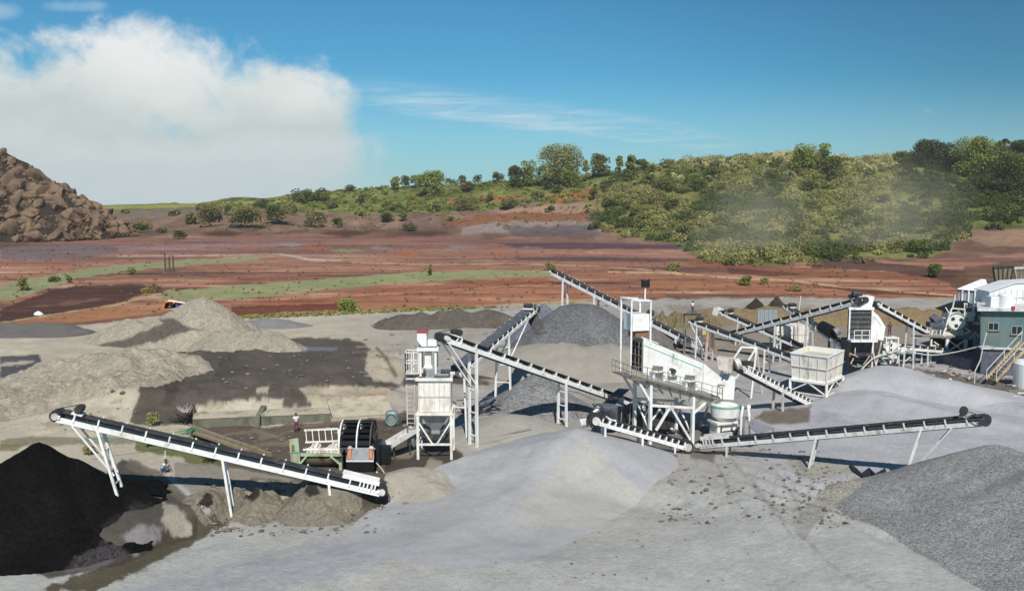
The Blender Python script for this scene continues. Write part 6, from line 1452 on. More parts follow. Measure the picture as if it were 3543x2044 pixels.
def tree(u, vb, vt, w, lb, cat='tree', cols=(MID, DARK), name='tree', group=None, dense=1., shape='round', bare=0., twig=True, low=.04):
    b = hit(u, vb, 140); Y = b.y; b.z = gz(b.x, b.y); H = max(1.5, at(u, vt, Y).z - b.z); Rw = w * .5 * Y / FOC
    px_area = (w / 3.46) * ((vb - vt) / 3.46); n = int(np.clip(px_area * 5. * dense, 300, 6500))
    loc = (b.x, b.y, b.z); root = thing(name, lb, cat, loc, group)
    k = int(np.clip(px_area / 18, 7, 26)); pts = []; cl = []
    zl = b.z + H * low; hh = H * (1 - low)
    for i in range(k):
        e = (i + .5) / k; z = zl + hh * (.04 + .86 * RNG.random())
        q = (z - zl) / hh
        if shape == 'round': env = math.sqrt(max(.05, 1 - ((q - .42) / .62) ** 2))
        elif shape == 'spire': env = max(.3, 1.15 - q)
        else: env = max(.2, 1. - .5 * abs(q - .3))
        a = RNG.random() * 6.283; rr = Rw * env * (.25 + .45 * RNG.random()); cr = Rw * (.38 + .24 * RNG.random()) * (.7 + .4 * env) * (1.3 if px_area < 130 else 1.)
        c = (b.x + math.cos(a) * rr, b.y + math.sin(a) * rr, min(z, b.z + H - cr * .7)); m_ = n // k
        P_ = clumpcloud(c, cr, cr * .8, m_); pts.append(P_)
        t = RNG.random(); base = np.array(cols[0]) * (1 - t) + np.array(cols[1]) * t
        cl.append(np.tile(base, (m_, 1)) * (.75 + .5 * RNG.random(m_))[:, None])
    top = np.array([[b.x, b.y, b.z + H - .3]])
    pts = np.concatenate(pts); cl = np.concatenate(cl); pts[:, 2] = np.maximum(pts[:, 2], b.z + .15)
    sz = (.32 + .30 * RNG.random(len(pts))) * (Y / 420.) * (1. if px_area > 150 else .85)
    tb = MB(); tr = max(.12, Rw * .05)
    tb.tube((b.x, b.y, b.z - .3), (b.x + .1 * Rw * .3, b.y, b.z + H * .5), tr, tr * .6, n=7)
    for i in range(6 if twig else 3):
        a = RNG.random() * 6.283; z0 = b.z + H * (.18 + .3 * RNG.random()); rr = Rw * (.45 + .4 * RNG.random())
        tb.tube((b.x, b.y, z0), (b.x + math.cos(a) * rr, b.y + math.sin(a) * rr, z0 + H * .3), tr * .5, tr * .15, n=5)
    tb.build('trunk', 'bark', root)
    if bare:
        tw = MB()
        for i in range(60):
            a = RNG.random() * 6.283; z0 = b.z + H * (.55 + .3 * RNG.random()); rr = Rw * (.3 + .6 * RNG.random()) 
            p0 = Vector((b.x + rr * .5, b.y, z0)); p1 = p0 + Vector((rr * .6 * RNG.random() + .3, RNG.normal() * .8, H * .14)); tw.tube(p0, p1, .09, .03, n=4)
        tw.build('branch', 'bark', root)
    o = leafmesh('crown', pts, sz, cl, loc=loc); o.parent = root; o.location = (0, 0, 0)
    return root
TR = [ # u, base, top, width, label, colours, shape
 (1043, 697, 653, 78, 'dark bushy tree at the left end of the green ridge', (DARK, MID), 'round'),
 (1110, 694, 651, 62, 'dark low tree just right of the first one on the green ridge', (DARK, MID), 'round'),
 (1212, 662, 640, 36, 'small dark tuft of a tree alone on the low ridge', (DARK, MID), 'round'),
 (1359, 652, 611, 48, 'rounded yellow green shrub tree, left of a darker twin on the ridge', (PALE, MID), 'round'),
 (1404, 648, 608, 36, 'small dark round tree right of the yellow green shrub tree', (DARK, MID), 'round'),
 (1449, 648, 606, 60, 'pale round tree half behind the biggest ridge bush', (PALE, MID), 'round'),
 (1558, 642, 616, 34, 'small dark tree right behind the biggest ridge bush', (DARK, MID), 'round'),
 (1597, 634, 607, 36, 'small round tree on the bare grass of the ridge', (MID, DARK), 'round'),
 (1653, 630, 601, 30, 'smallest round tree alone on the ridge line', (MID, DARK), 'round'),
 (1725, 626, 592, 46, 'round tree left of the tall grove', (MID, DARK), 'round'),
 (1782, 648, 574, 66, 'mid green tree at the left edge of the tall grove', (MID, DARK), 'round'),
 (1828, 645, 554, 62, 'bright green tree with a domed top in the grove', (BRT, MID), 'round'),
 (1898, 650, 566, 86, 'bright spreading tree below the tallest tree', (BRT, MID), 'round'),
 (1975, 648, 562, 80, 'bright tree at the right foot of the tallest tree', (BRT, MID), 'round'),
 (2028, 628, 552, 38, 'slim pale tree right of the tallest tree', (BRT, PALE), 'spire'),
 (2076, 612, 532, 76, 'dark full tree right of the grove', (DARK, MID), 'round'),
 (2143, 598, 539, 40, 'slim pointed tree left of a taller pointed one on the ridge', (BRT, MID), 'spire'),
 (2184, 602, 522, 50, 'taller pointed tree on the ridge beside a slimmer one', (BRT, MID), 'spire'),
 (2222, 594, 552, 56, 'low dark bushy tree right of the pointed trees', (DARK, MID), 'round'),
 (2260, 610, 566, 44, 'small bright tree above the red soil on the ridge', (BRT, MID), 'spire'),
 (2776, 596, 494, 96, 'broad bright tree standing out of the hilltop scrub', (BRT, MID), 'round'),
 (2872, 604, 541, 92, 'low dark tree right of the broad hilltop tree', (DARK, MID), 'round'),
 (3122, 566, 522, 62, 'low dark tree at the left edge of the right hilltop wood', (DARK, MID), 'round'),
 (3205, 580, 484, 104, 'dark tree on the right hilltop, left of the bright one', (DARK, DARK), 'round'),
 (3268, 585, 494, 96, 'dark tree tucked beside the bright hilltop tree', (DARK, DARK), 'round'),
 (3363, 606, 474, 140, 'large bright tree in the right hilltop wood', (BRT, MID), 'round'),
 (3430, 590, 490, 110, 'dark tree right of the large bright tree', (DARK, MID), 'round'),
 (3468, 540, 480, 44, 'small dark tree on the skyline near the right photo edge', (DARK, DARK), 'round'),
 (3535, 556, 484, 100, 'dark tree on the skyline cut by the right photo edge', (DARK, DARK), 'round'),
 (3500, 660, 528, 160, 'biggest dark tree on the right slope at the photo edge', (DARK, MID), 'round')]
for (u, vb, vt, w, lb, cols, sh) in TR: tree(u, vb, vt, w, lb, cols=cols, shape=sh)
tree(1942, 650, 499, 156, 'tallest tree of the grove, with a grey twiggy right crown', cols=(MID, PALE), bare=1, low=.2)
tree(2850, 590, 496, 50, 'thin airy tree right of the broad hilltop tree', cols=(MID, BRT), dense=.45, low=.4)
tree(1494, 672, 592, 100, 'biggest round bush on the green ridge', 'bush', (MID, BRT), 'bush', low=.02)
BU = [(670, 776, 734, 66), (738, 782, 700, 108), (850, 788, 712, 124), (960, 776, 700, 110), (1090, 786, 734, 92), (605, 746, 721, 52), (490, 806, 764, 84), (560, 806, 784, 46), (625, 828, 796, 60), (700, 728, 704, 60), (905, 720, 690, 70), (800, 745, 708, 70), (1005, 742, 706, 60), (1170, 786, 754, 48), (1241, 757, 730, 36), (1333, 767, 732, 66), (1393, 764, 732, 40),
      (1611, 728, 680, 84), (1760, 724, 684, 66), (1900, 735, 706, 46), (2034, 732, 702, 28), (1616, 664, 624, 56), (1370, 728, 700, 60), (1500, 735, 705, 50), (1690, 700, 670, 50), (1860, 690, 655, 60), (1930, 668, 640, 60), (1150, 722, 696, 46), (1250, 700, 676, 40), (2060, 690, 650, 50), (2110, 720, 680, 60), (1420, 800, 775, 60), (350, 810, 770, 44), (430, 740, 722, 40), (1560, 765, 745, 40)]
for i, (u, vb, vt, w) in enumerate(BU):
    b = hit(u, vb, 140); Y = b.y; H = max(1., at(u, vt, Y).z - b.z); Rw = w * .5 * Y / FOC; ar = w * (vb - vt) / 12.; n = int(np.clip(ar * 4., 200, 3000)); k = int(np.clip(ar / 22, 4, 12)); pts = []; cl = []
    for j in range(k):
        a = RNG.random() * 6.283; rr = Rw * .55 * RNG.random() ** .5; cr = Rw * (.38 + .2 * RNG.random()); c = (b.x + math.cos(a) * rr, b.y + math.sin(a) * rr, b.z + H * (.2 + .55 * RNG.random()))
        pts.append(clumpcloud(c, cr, min(cr * .8, H * .4), n // k)); t = RNG.random(); base = np.array(DARK) * (1 - t) + np.array(OLV) * t; cl.append(np.tile(base, (n // k, 1)) * (.75 + .5 * RNG.random(n // k))[:, None])
    pts = np.concatenate(pts); pts[:, 2] = np.maximum(pts[:, 2], b.z + .05)
    o = leafmesh('bush', pts, (.32 + .28 * RNG.random(len(pts))) * Y / 420., np.concatenate(cl), loc=(b.x, b.y, b.z))
    tag(o, 'olive green bush scattered on the bare shelf and lower slope of the hill', 'bush', 'bushes on the lower hillside')
for (u, vb, vt, w, lb, c0) in ((1205, 1078, 1032, 74, 'bright green bush at the edge of the red field behind the yard', BRT), (2577, 987, 952, 52, 'round green bush in the red field above the crossing conveyors', MID), (2642, 986, 955, 34, 'small bush right of the round green one in the red field', OLV), (2752, 1008, 984, 40, 'grey green bush in the red field left of the far tower', OLV),
                               (3232, 960, 912, 60, 'dark bush in the field behind the jaw crusher', DARK), (515, 1012, 984, 46, 'dull green bush at the end of the green field strip', OLV), (185, 975, 950, 36, 'low dark bush on the left green field', DARK), (240, 978, 950, 24, 'small dark tree on the left green field edge', DARK), (452, 950, 922, 30, 'small bright bush by the three thin posts', BRT),
                               (84, 1005, 958, 50, 'thin pale tree on the left green field', OLV), (1490, 952, 912, 16, 'narrow dark tree in the long green strip', DARK), (1900, 935, 905, 40, 'grey green bush beside the dark field strip', OLV), (2330, 935, 905, 60, 'low bush in the field below the hill scrub', OLV)):
    tree(u, vb, vt, w, lb, 'bush' if 'bush' in lb else 'tree', (c0, MID if c0 != OLV else OLV), 'bush' if 'bush' in lb else 'tree', low=.03, twig=False)
# weeds near the long conveyor
for (u, v, w, h, lb, c0) in ((518, 1545, 46, 60, 'upright weed behind the long conveyor', OLV), (530, 1478, 50, 60, 'tall pale weed above the long conveyor', PALE), (640, 1556, 100, 50, 'patch of bright grass weeds behind the long conveyor', BRT), (730, 1600, 70, 60, 'dark weed clump beside the grass patch', DARK), (310, 1575, 50, 40, 'grey weed tuft beside the black heap', OLV)):
    b = hit(u, v); Y = b.y; Rw = w * .5 * Y / FOC; H = h * Y / FOC; n = 380; p = clumpcloud((b.x, b.y, b.z + H * .45), Rw, H * .5, n, .1)
    tag(leafmesh('weed', p, .05 + .09 * RNG.random(n), np.tile(np.array(c0), (n, 1)) * (.7 + .6 * RNG.random(n))[:, None], loc=(b.x, b.y, b.z)), lb, 'plant')
t = thing('dead_bush', 'black and grey dead bush at the left end of the pond wall', 'bush', hit(655, 1462)); b = hit(655, 1462); mb = MB()
for i in range(70):
    a = RNG.random() * 6.283; e = RNG.random() * 1.2 + .1; L_ = .5 + .9 * RNG.random(); q = b + Vector((RNG.normal() * .35, RNG.normal() * .3, 0)); mb.tube(q, q + Vector((math.cos(a) * math.cos(e), math.sin(a) * math.cos(e), math.sin(e))) * L_ * 1.3, .05, .015, n=4)
mb.build('twigs', 'black', t)
mb = MB()
for i in range(18):
    a = RNG.random() * 6.283; q = b + Vector((-.3 + RNG.normal() * .2, 0, .9)); mb.tube(q, q + Vector((math.cos(a) * .7, -.2, .4 + .5 * RNG.random())), .035, .012, n=4)
mb.build('branch', 'pink', t)
# scrub that reads as one mass
def scatter(poly, n, yr=(230, 520)):
    P_ = np.array(poly, float); out = []
    lo, hi = P_.min(0), P_.max(0)
    A_ = RNG.uniform(lo[0] - 40, hi[0] + 40, n * 40) * M; Yr = RNG.uniform(yr[0], yr[1], n * 40) ; x = (A_ - CX) / FOC * Yr
    z = ground(x, Yr); U, V = proj(x, Yr, z); ok = inside(U / M, V / M, poly)
    # keep only points on slopes facing the camera
    i = np.where(ok)[0][:n]; return np.stack([x[i], Yr[i], z[i]], 1), U[i] / M, V[i] / M
def scrub(name, lb, poly, n, rr, nl, colf, sz, keep=None, yr=(230, 520)):
    B_, um, vm = scatter(poly, n, yr); pts = []; cl = []; ss = []
    for (x, y, z), u, v in zip(B_, um, vm):
        if keep and not keep(u, v): continue
        r = rr[0] + (rr[1] - rr[0]) * RNG.random() ** 1.6; k = int(nl * (.5 + r / rr[1])); pts.append(clumpcloud((x, y, z + r * .35), r, r * .62, k)); base = np.array(colf(u, v)) * (.7 + .55 * RNG.random())
        cl.append(np.tile(base, (k, 1)) * (.72 + .56 * RNG.random(k))[:, None]); ss.append((sz * (.6 + .7 * RNG.random(k))))
    o = leafmesh(name, np.concatenate(pts), np.concatenate(ss), np.concatenate(cl)); o['kind'] = 'stuff'; o['label'] = lb; o['category'] = 'scrub'; return o
def colR(u, v):
    t = RNG.random(); q = float(fbm(np.array([u / 70.]), np.array([v / 26.]), 131, 4)[0])
    if u > 2215 and v < 590 and v > 395: return np.array(DARK) * (.8 if q < 0 else 1.05) * (1 if t < .85 else 1.5)
    pale = max(0., min(1., (450 - v) / 50.)) * (1 if 1600 < u < 2250 else .2)
    if t < .6 * pale: return np.array(C(190, 184, 132, 1.))
    if q < -.16: return np.array(DARK) * (1.1 + .4 * t)
    if q > .1: return np.array(PALE) * .92 * (1 - t * .4) + np.array(OLV) * t * .4
    return np.array(OLV) * (1 - t) + np.array(MID) * t
def edge_keep(u, v):
    low = np.interp(u, [1450, 1660, 1780, 1880, 2040, 2300, 2390, 2524], [570, 606, 650, 660, 640, 630, 590, 562])
    return RNG.random() < .25 + .75 * min(1., max(0., (low - v) / 38.))
shr = [(1530, 500), (1600, 455), (1655, 520), (1720, 470), (1790, 560), (1850, 500), (1900, 440), (1960, 590), (2010, 520), (2060, 450), (2120, 560), (2180, 500), (1580, 560), (1690, 580), (1830, 620), (2070, 610), (2200, 590), (1760, 430), (1990, 470), (2140, 440), (1880, 560), (1640, 470), (2260, 620), (2330, 600)]
for (um, vm) in shr:
    w = RNG.uniform(45, 85); hh = w * RNG.uniform(.5, .75)
    tree(um * M, vm * M, vm * M - hh, w, 'dark bushy tree growing among the scrub of the right hillside', cols=(MID, np.array(DARK) * 1.25), group='trees among the hillside scrub', low=.02, twig=False)
scrub('hill_scrub', 'dense olive scrub covering the right hillside', [(1450, 570), (1465, 525), (1490, 450), (1560, 420), (1640, 395), (1700, 376), (1850, 366), (2000, 372), (2200, 376), (2400, 362), (2560, 350), (2560, 562), (2380, 572), (2390, 600), (2300, 634), (2100, 650), (2040, 650), (1960, 668), (1880, 672), (1780, 660), (1660, 614), (1560, 596)], 3800, (.8, 3.8), 95, colR, .42, edge_keep)
def colL(u, v):
    t = RNG.random(); return np.array(BRT) * (1 - t) * .9 + np.array(MID if t < .6 else DARK) * t
scrub('slope_scrub', 'green grass and low scrub on the left hillside', [(460, 506), (620, 490), (720, 484), (850, 468), (950, 460), (1150, 444), (1330, 438), (1450, 432), (1540, 415), (1620, 402), (1500, 470), (1440, 492), (1300, 512), (1100, 524), (900, 526), (720, 520), (560, 515)], 900, (.6, 2.0), 34, colL, .45)
scrub('ridge_grass', 'thin line of yellow green grass along the far left ridge', [(230, 500), (460, 498), (720, 480), (720, 492), (460, 512), (240, 516)], 160, (.5, 1.6), 26, lambda u, v: np.array(PALE) * (.7 + .4 * RNG.random()), .4)
scrub('shelf_scrub', 'sparse dry tufts on the bare shelf below the ridge', [(480, 520), (720, 524), (1000, 532), (1200, 526), (1440, 508), (1460, 560), (1200, 560), (900, 572), (500, 575)], 220, (.4, 1.3), 22, lambda u, v: np.array(OLV) * (.7 + .4 * RNG.random()), .35)

scrub('field_tufts', 'dry grass tufts and clods scattered over the red fields', [(0, 600), (1200, 600), (1700, 640), (2380, 660), (2380, 736), (1640, 733), (560, 782), (0, 812)], 1100, (.1, .5), 9, lambda u, v: (np.array(OLV) if RNG.random() < .5 else np.array(C(150, 110, 84))) * (.6 + .4 * RNG.random()), .2, None, (150, 345))
scrub('verge_grass', 'strip of dry grass between the red fields and the yard', [(560, 780), (870, 768), (1300, 747), (1640, 733), (2360, 733), (2360, 742), (1640, 742), (1100, 764), (560, 790)], 500, (.1, .5), 12, lambda u, v: np.array(PALE) * (.6 + .4 * RNG.random()), .2, None, (140, 165))
# ------------------------------------------------------------------ rock heap on the left
def rocks():
    ap = at(-60, 500, 345); g = 6.; R = 56.; H = ap.z - g
    heap('rock_heap', 'tall brown rock heap at the left photo edge', 'rock heap', Vector(ap), R, .55, 1.0, (.045, .034, .026), 'dirt', 1.6, .16, H=H, N=110, round_=.002, jag=.06, colvar=.25)  # base coloured near black, standing in for shaded gaps between the boulders
    proto = []
    for k in range(9):
        bm = MB().ball((0, 0, 0), 1., 7); V = np.array([tuple(v) for v in bm.v]); d_ = rvec(14); cut = .42 + .38 * RNG.random(14)
        for j in range(14):
            e = V @ d_[j]; ov = np.maximum(e - cut[j], 0); V = V - ov[:, None] * d_[j][None]
        V = V * (1 + .05 * fbm(V[:, 0] * 2 + k, V[:, 1] * 2 + V[:, 2] * 1.7, k, 4))[:, None] * np.array([1, .85, .7])
        me = bpy.data.meshes.new('boulder'); me.from_pydata(V.tolist(), [], bm.f); me.update(); me.materials.append(MT['rock']); proto.append(me)
    n = 0; tries = 0
    while n < 298 and tries < 6000:
        tries += 1; th = RNG.uniform(-1.75, 1.0); q = RNG.random() ** .6; rr = q * R * .98
        x = ap.x + rr * math.cos(th); y = ap.y + rr * .55 * math.sin(th); hz = H * (1 - q) ** 1.0; z = gz(x, y) + hz
        u, v = proj(x, y, z)
        if u < -30 or u > 440 or th > .3: continue
        s = (.7 + 3.2 * RNG.random() ** 2.2) * (1.3 if v > 600 else .85)
        o = bpy.data.objects.new('boulder', proto[n % 9]); COL.objects.link(o); o.location = (x, y - s * .2, z + s * .12); o.scale = (s * 1.2, s, s); o.rotation_euler = (RNG.uniform(-.5, .5), RNG.uniform(.1, .8), RNG.uniform(0, 6.28))
        tag(o, 'brown boulder on the slope of the tall rock heap', 'boulder', 'boulders on the rock heap'); n += 1
    # smaller rocks filling the heap
    Vs, Fs, Cs = [], [], []; k = 0
    ico = np.array([(0, 0, 1), (.9, 0, .2), (0, .9, .2), (-.9, 0, .2), (0, -.9, .2), (0, 0, -.6)]); fc = np.array([(0, 1, 2), (0, 2, 3), (0, 3, 4), (0, 4, 1), (5, 2, 1), (5, 3, 2), (5, 4, 3), (5, 1, 4)])
    for i in range(1500):
        th = RNG.uniform(-1.75, .4); q = RNG.random() ** .55; rr = q * R * 1.03; x = ap.x + rr * math.cos(th); y = ap.y + rr * .55 * math.sin(th); z = gz(x, y) + H * max(0, 1 - q); s = .3 + 1.1 * RNG.random() ** 2.2
        V = ico * s * (.6 + .8 * RNG.random((6, 1))); a = rvec(1)[0]; b = np.cross(a, rvec(1)[0]); b /= np.linalg.norm(b); c = np.cross(a, b); V = V @ np.array([a, b, c]) + np.array([x, y - .4, z + s * .3]); Vs.append(V); Fs.append(fc + k); k += 6
        Cs.append(np.tile(np.array(C(138, 114, 92)) * (.35 + .9 * RNG.random()), (6, 1)))
    o = npmesh('rock_fragments', np.concatenate(Vs), np.concatenate(Fs), 'dirt', np.concatenate(Cs), smooth=False); o['kind'] = 'stuff'; o['label'] = 'smaller broken rock between the boulders of the tall heap'; o['category'] = 'rock'
rocks()

# ------------------------------------------------------------------ air
def haze():
    m = bpy.data.materials.new('haze_air'); m.use_nodes = True; t = m.node_tree; t.nodes.clear()
    v = t.nodes.new('ShaderNodeVolumePrincipled'); v.inputs['Color'].default_value = (.93, .92, .88, 1); v.inputs['Density'].default_value = .00022; v.inputs['Anisotropy'].default_value = .2
    o = t.nodes.new('ShaderNodeOutputMaterial'); t.links.new(v.outputs[0], o.inputs['Volume'])
    MT['haze'] = m
    b = MB().box((0, 520, 30), (9000, 1200, 68)); o = b.build('haze', 'haze'); o['kind'] = 'stuff'; o['label'] = 'thin dusty haze over the quarry and hills'; o['category'] = 'haze'
haze()

def dust(lb, u, v, Y, rx, ry, rz, dens):
    m = bpy.data.materials.new('dust_air'); m.use_nodes = True; t = m.node_tree; t.nodes.clear(); N = lambda k: t.nodes.new(k); l = t.links.new
    tc = N('ShaderNodeTexCoord'); le = N('ShaderNodeVectorMath'); le.operation = 'LENGTH'; l(tc.outputs['Object'], le.inputs[0])
    mr = N('ShaderNodeMapRange'); mr.interpolation_type = 'SMOOTHSTEP'; mr.inputs[1].default_value = 1.; mr.inputs[2].default_value = .1; l(le.outputs['Value'], mr.inputs[0])
    no = N('ShaderNodeTexNoise'); no.inputs['Scale'].default_value = 1.6; no.inputs['Detail'].default_value = 3; l(tc.outputs['Object'], no.inputs['Vector'])
    m2 = N('ShaderNodeMapRange'); m2.inputs[1].default_value = .35; m2.inputs[2].default_value = .65; l(no.outputs[0], m2.inputs[0])
    mu = N('ShaderNodeMath'); mu.operation = 'MULTIPLY'; l(mr.outputs[0], mu.inputs[0]); l(m2.outputs[0], mu.inputs[1])
    mm = N('ShaderNodeMath'); mm.operation = 'MULTIPLY'; l(mu.outputs[0], mm.inputs[0]); mm.inputs[1].default_value = dens
    vo = N('ShaderNodeVolumePrincipled'); vo.inputs['Color'].default_value = (.97, .90, .68, 1); vo.inputs['Anisotropy'].default_value = -.15; l(mm.outputs[0], vo.inputs['Density'])
    o_ = N('ShaderNodeOutputMaterial'); l(vo.outputs[0], o_.inputs['Volume']); MT['dust_air'] = m
    b = MB().ball((0, 0, 0), 1., 10); c = at(u, v, Y); me = bpy.data.meshes.new('dust_cloud'); me.from_pydata([tuple(p) for p in b.v], [], b.f); me.update(); me.materials.append(m)
    o = bpy.data.objects.new('dust_cloud', me); COL.objects.link(o); o.location = c; o.scale = (rx, ry, rz); o.rotation_euler = (0, rad(-14), 0); o['kind'] = 'stuff'; o['label'] = lb; o['category'] = 'dust'
dust('pale dust drifting up the lower hillside, left plume', 2600, 800, 262, 26, 14, 23, .042)
dust('pale dust drifting up the lower hillside, right plume', 3090, 770, 268, 29, 14, 27, .04)
# clods and stones
def rubble(name, lb, areas, mcol):
    ico = np.array([(0, 0, 1), (.9, 0, .2), (0, .9, .2), (-.9, 0, .2), (0, -.9, .2), (0, 0, -.6)]); fc = np.array([(0, 1, 2), (0, 2, 3), (0, 3, 4), (0, 4, 1), (5, 2, 1), (5, 3, 2), (5, 4, 3), (5, 1, 4)])
    Vs, Fs, Cs = [], [], []; k = 0
    for (u0, u1, v0, v1, n, s0, s1) in areas:
        for i in range(n):
            v = RNG.uniform(v0, v1) * M; u = RNG.uniform(u0, u1) * M; Y = 20 * FOC / (v - 700); x = (u - CX) / FOC * Y; z = gz(x, Y); s = s0 + (s1 - s0) * RNG.random() ** 3
            V = ico * s * (.7 + .6 * RNG.random((6, 1))) * np.array([1 + .5 * RNG.random(), 1, .7]); a = RNG.random() * 6.28; c, s_ = math.cos(a), math.sin(a)
            V = np.stack([V[:, 0] * c - V[:, 1] * s_ + x, V[:, 0] * s_ + V[:, 1] * c + Y, V[:, 2] + z + s * .1], 1); Vs.append(V); Fs.append(fc + k); k += 6; Cs.append(np.tile(np.array(mcol) * (.6 + .7 * RNG.random()), (6, 1)))
    o = npmesh(name, np.concatenate(Vs), np.concatenate(Fs), 'dirt', np.concatenate(Cs), smooth=False); o['kind'] = 'stuff'; o['label'] = lb; o['category'] = 'stones'
rubble('stones', 'loose grey stones and clods scattered over the yard', [(1640, 2080, 1110, 1290, 420, .04, .22), (1950, 2150, 1150, 1330, 160, .04, .2), (480, 1000, 1200, 1290, 420, .05, .3), (330, 980, 850, 1000, 260, .06, .34), (470, 1000, 1040, 1130, 200, .05, .3), (1150, 1900, 1290, 1450, 90, .03, .12), (2150, 2524, 900, 1000, 240, .08, .4), (880, 1650, 760, 960, 200, .08, .4), (0, 330, 900, 1080, 200, .08, .35)], C(150, 142, 130))
# ------------------------------------------------------------------ sky and sun
SUNDIR = Vector((.08, -.69, .72)).normalized()
sun = bpy.data.lights.new('sun', 'SUN'); sun.energy = 4.8; sun.angle = rad(.5); sun.color = (1., .95, .87)
so = bpy.data.objects.new('sun', sun); COL.objects.link(so); so.location = (0, 0, 120)
so.rotation_euler = SUNDIR.to_track_quat('Z', 'Y').to_euler()
W = bpy.data.worlds.new('World'); SC.world = W; W.use_nodes = True; nt = W.node_tree; nt.nodes.clear()
def wn(t, **k):
    n = nt.nodes.new(t)
    for a, b in k.items(): setattr(n, a, b)
    return n
def lk(a, b): nt.links.new(a, b)
def mth(op, a, b=None, c=None, clamp=False):
    n = wn('ShaderNodeMath', operation=op, use_clamp=clamp)
    for i, x in enumerate((a, b, c)):
        if x is None: continue
        if isinstance(x, (int, float)): n.inputs[i].default_value = x
        else: lk(x, n.inputs[i])
    return n.outputs[0]
def mrange(x, a, b, c=0, d=1, smooth=True):
    n = wn('ShaderNodeMapRange', interpolation_type='SMOOTHSTEP' if smooth else 'LINEAR'); lk(x, n.inputs[0])
    for i, v in enumerate((a, b, c, d)): n.inputs[i + 1].default_value = v
    return n.outputs[0]
SKY_S = .115
sky = wn('ShaderNodeTexSky', sky_type='NISHITA'); sky.sun_disc = False
sky.sun_elevation = math.asin(SUNDIR.z); sky.sun_rotation = math.atan2(SUNDIR.x, SUNDIR.y); sky.altitude = 300; sky.air_density = 1.; sky.dust_density = .35; sky.ozone_density = 2.2
tint = wn('ShaderNodeMix', data_type='RGBA', blend_type='MULTIPLY'); tint.inputs[0].default_value = 1; lk(sky.outputs[0], tint.inputs[6]); tint.inputs[7].default_value = (.255, .64, .78, 1)
tc = wn('ShaderNodeTexCoord'); sep = wn('ShaderNodeSeparateXYZ'); lk(tc.outputs['Generated'], sep.inputs[0])
yy = mth('MAXIMUM', sep.outputs[1], .05)
px = mth('DIVIDE', sep.outputs[0], yy); pz = mth('DIVIDE', sep.outputs[2], yy)
front = mrange(sep.outputs[1], .05, .3)
def wnoise(sx, sz, scale, detail=6, rough=.6, off=0., dist=0.):
    cb = wn('ShaderNodeCombineXYZ'); lk(mth('MULTIPLY', px, sx), cb.inputs[0]); lk(mth('MULTIPLY', pz, sz), cb.inputs[1]); cb.inputs[2].default_value = off
    n = wn('ShaderNodeTexNoise'); n.inputs['Scale'].default_value = scale; n.inputs['Detail'].default_value = detail; n.inputs['Roughness'].default_value = rough; n.inputs['Distortion'].default_value = dist
    lk(cb.outputs[0], n.inputs['Vector']); return n.outputs[0]
n1 = wnoise(1, 1.3, 8, 10, .66, .3, .35); n2 = wnoise(1, 1.6, 4.5, 5, .55, 4.1); n3 = wnoise(1, 1.2, 22, 8, .65, 7.7, .4)
def lobe(u, v, ru, rv):
    cx_ = (u - CX) / FOC; cz_ = (700 - v) / FOC
    a = mth('DIVIDE', mth('SUBTRACT', px, cx_), ru / FOC); b = mth('DIVIDE', mth('SUBTRACT', pz, cz_), rv / FOC)
    return mth('SUBTRACT', 1., mth('ADD', mth('MULTIPLY', a, a), mth('MULTIPLY', b, b)))
f = None
for l_ in ((470, 320, 470, 235), (880, 440, 380, 235), (-40, 380, 300, 260), (1080, 480, 225, 190), (560, 560, 780, 170), (1010, 390, 260, 170), (-100, 560, 500, 200)):
    x = lobe(*l_); f = x if f is None else mth('MAXIMUM', f, x)
hole = mth('MULTIPLY', mth('MAXIMUM', lobe(265, 250, 190, 110), 0), mth('MULTIPLY', mrange(n3, .3, .7, .2, 1), .8))
f = mth('SUBTRACT', mth('MAXIMUM', f, -1.5), hole)
f = mth('ADD', f, mth('ADD', mth('MULTIPLY', mth('SUBTRACT', n1, .5), 2.9), mth('MULTIPLY', mth('SUBTRACT', n3, .5), .9)))
cmask = mth('MULTIPLY', mrange(f, -.3, .72), front)
# low pale bank of cloud along the left horizon
bank = mth('MULTIPLY', mrange(pz, .085, .015), mrange(px, -.10, -.26)); bank = mth('MULTIPLY', bank, mrange(n2, .25, .5))
cmask = mth('MAXIMUM', cmask, mth('MULTIPLY', bank, front))
# wisps upper left
wis = mth('MULTIPLY', mrange(mth('ADD', mth('MAXIMUM', lobe(60, 60, 90, 40), lobe(300, 45, 150, 28)), mth('MULTIPLY', mth('SUBTRACT', n1, .5), 2.4)), .1, 1.3), .5)
# cirrus streaks
line = mth('ADD', mth('MULTIPLY', mth('ADD', px, .157), -.125), (700 - 355) / FOC)
dz = mth('SUBTRACT', pz, line)
up = mrange(dz, .034, .0); dn = mrange(dz, -.020, -.002)
fib = wnoise(5, 60, 2.2, 6, .65, 2., 1.2)
cir = mth('MULTIPLY', mth('MULTIPLY', up, dn), mth('MULTIPLY', mrange(px, -.22, -.10), mrange(px, .42, .08)))
cir = mth('MULTIPLY', cir, mrange(fib, .30, .75, .25, 1))
line2 = mth('ADD', mth('MULTIPLY', mth('ADD', px, .157), -.05), (700 - 480) / FOC); d2 = mth('ABSOLUTE', mth('SUBTRACT', pz, line2))
cir2 = mth('MULTIPLY', mth('MULTIPLY', mrange(d2, .03, .0), mrange(px, .02, -.12)), mrange(fib, .4, .75)); cir2 = mth('MULTIPLY', cir2, mrange(px, -.24, -.17))
puff = mth('MULTIPLY', mrange(mth('ADD', lobe(3190, 392, 34, 20), mth('MULTIPLY', mth('SUBTRACT', n1, .5), 1.2)), 0, 1), .22)
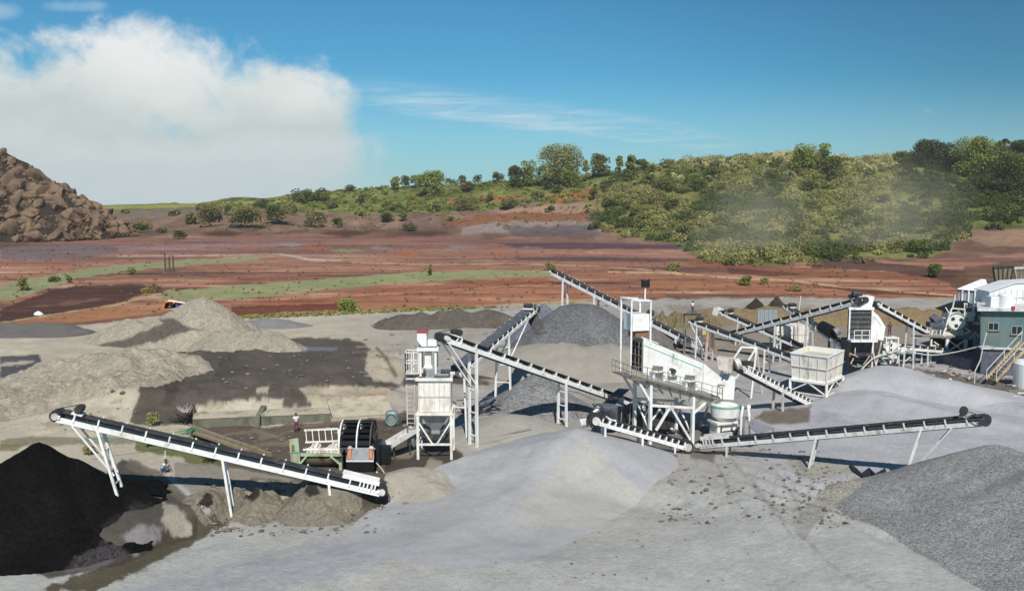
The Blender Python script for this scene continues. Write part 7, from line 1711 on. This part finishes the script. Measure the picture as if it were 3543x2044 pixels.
cm2 = mth('MAXIMUM', mth('MAXIMUM', mth('MULTIPLY', cir, 1.0), mth('MULTIPLY', cir2, .5)), mth('MAXIMUM', wis, puff))
cm2 = mth('MAXIMUM', cm2, mth('MULTIPLY', mrange(pz, .15, .01), .42))
cm2 = mth('MULTIPLY', cm2, front)
rp = wn('ShaderNodeValToRGB'); e = rp.color_ramp.elements
def cc(r, g, b): return (lin(r), lin(g), lin(b), 1)
e[0].position = 0.; e[0].color = cc(205, 218, 222); e[1].position = 1.; e[1].color = cc(236, 240, 240)
for pos, c in ((.22, cc(212, 221, 222)), (.38, cc(200, 212, 211)), (.60, cc(222, 229, 227)), (.80, cc(234, 238, 237))):
    q = e.new(pos); q.color = c
hgt = mth('ADD', mth('MULTIPLY', pz, 4.6), mth('MULTIPLY', mth('SUBTRACT', n2, .5), 1.1)); lk(hgt, rp.inputs[0])
sc_ = wn('ShaderNodeMix', data_type='RGBA', blend_type='MULTIPLY'); sc_.inputs[0].default_value = 1; lk(rp.outputs[0], sc_.inputs[6])
kk = 1 / SKY_S; sc_.inputs[7].default_value = (kk, kk, kk, 1)
az = wn('ShaderNodeMix', data_type='RGBA', blend_type='MULTIPLY'); az.inputs[0].default_value = 1; lk(tint.outputs[2], az.inputs[6]); lk(mrange(mth('ADD', px, mth('MULTIPLY', pz, 1.2)), .15, .85, 1, .68), az.inputs[7])
mx1 = wn('ShaderNodeMix', data_type='RGBA'); lk(cm2, mx1.inputs[0]); lk(az.outputs[2], mx1.inputs[6]); mx1.inputs[7].default_value = (.55 * kk, .72 * kk, .80 * kk, 1)
mx2 = wn('ShaderNodeMix', data_type='RGBA'); lk(cmask, mx2.inputs[0]); lk(mx1.outputs[2], mx2.inputs[6]); lk(sc_.outputs[2], mx2.inputs[7])
bg = wn('ShaderNodeBackground'); bg.inputs[1].default_value = SKY_S; lk(mx2.outputs[2], bg.inputs[0])
wo = wn('ShaderNodeOutputWorld'); lk(bg.outputs[0], wo.inputs[0])
SC.view_settings.view_transform = 'Standard'; SC.view_settings.look = 'None'; SC.view_settings.exposure = 0; SC.view_settings.gamma = 1
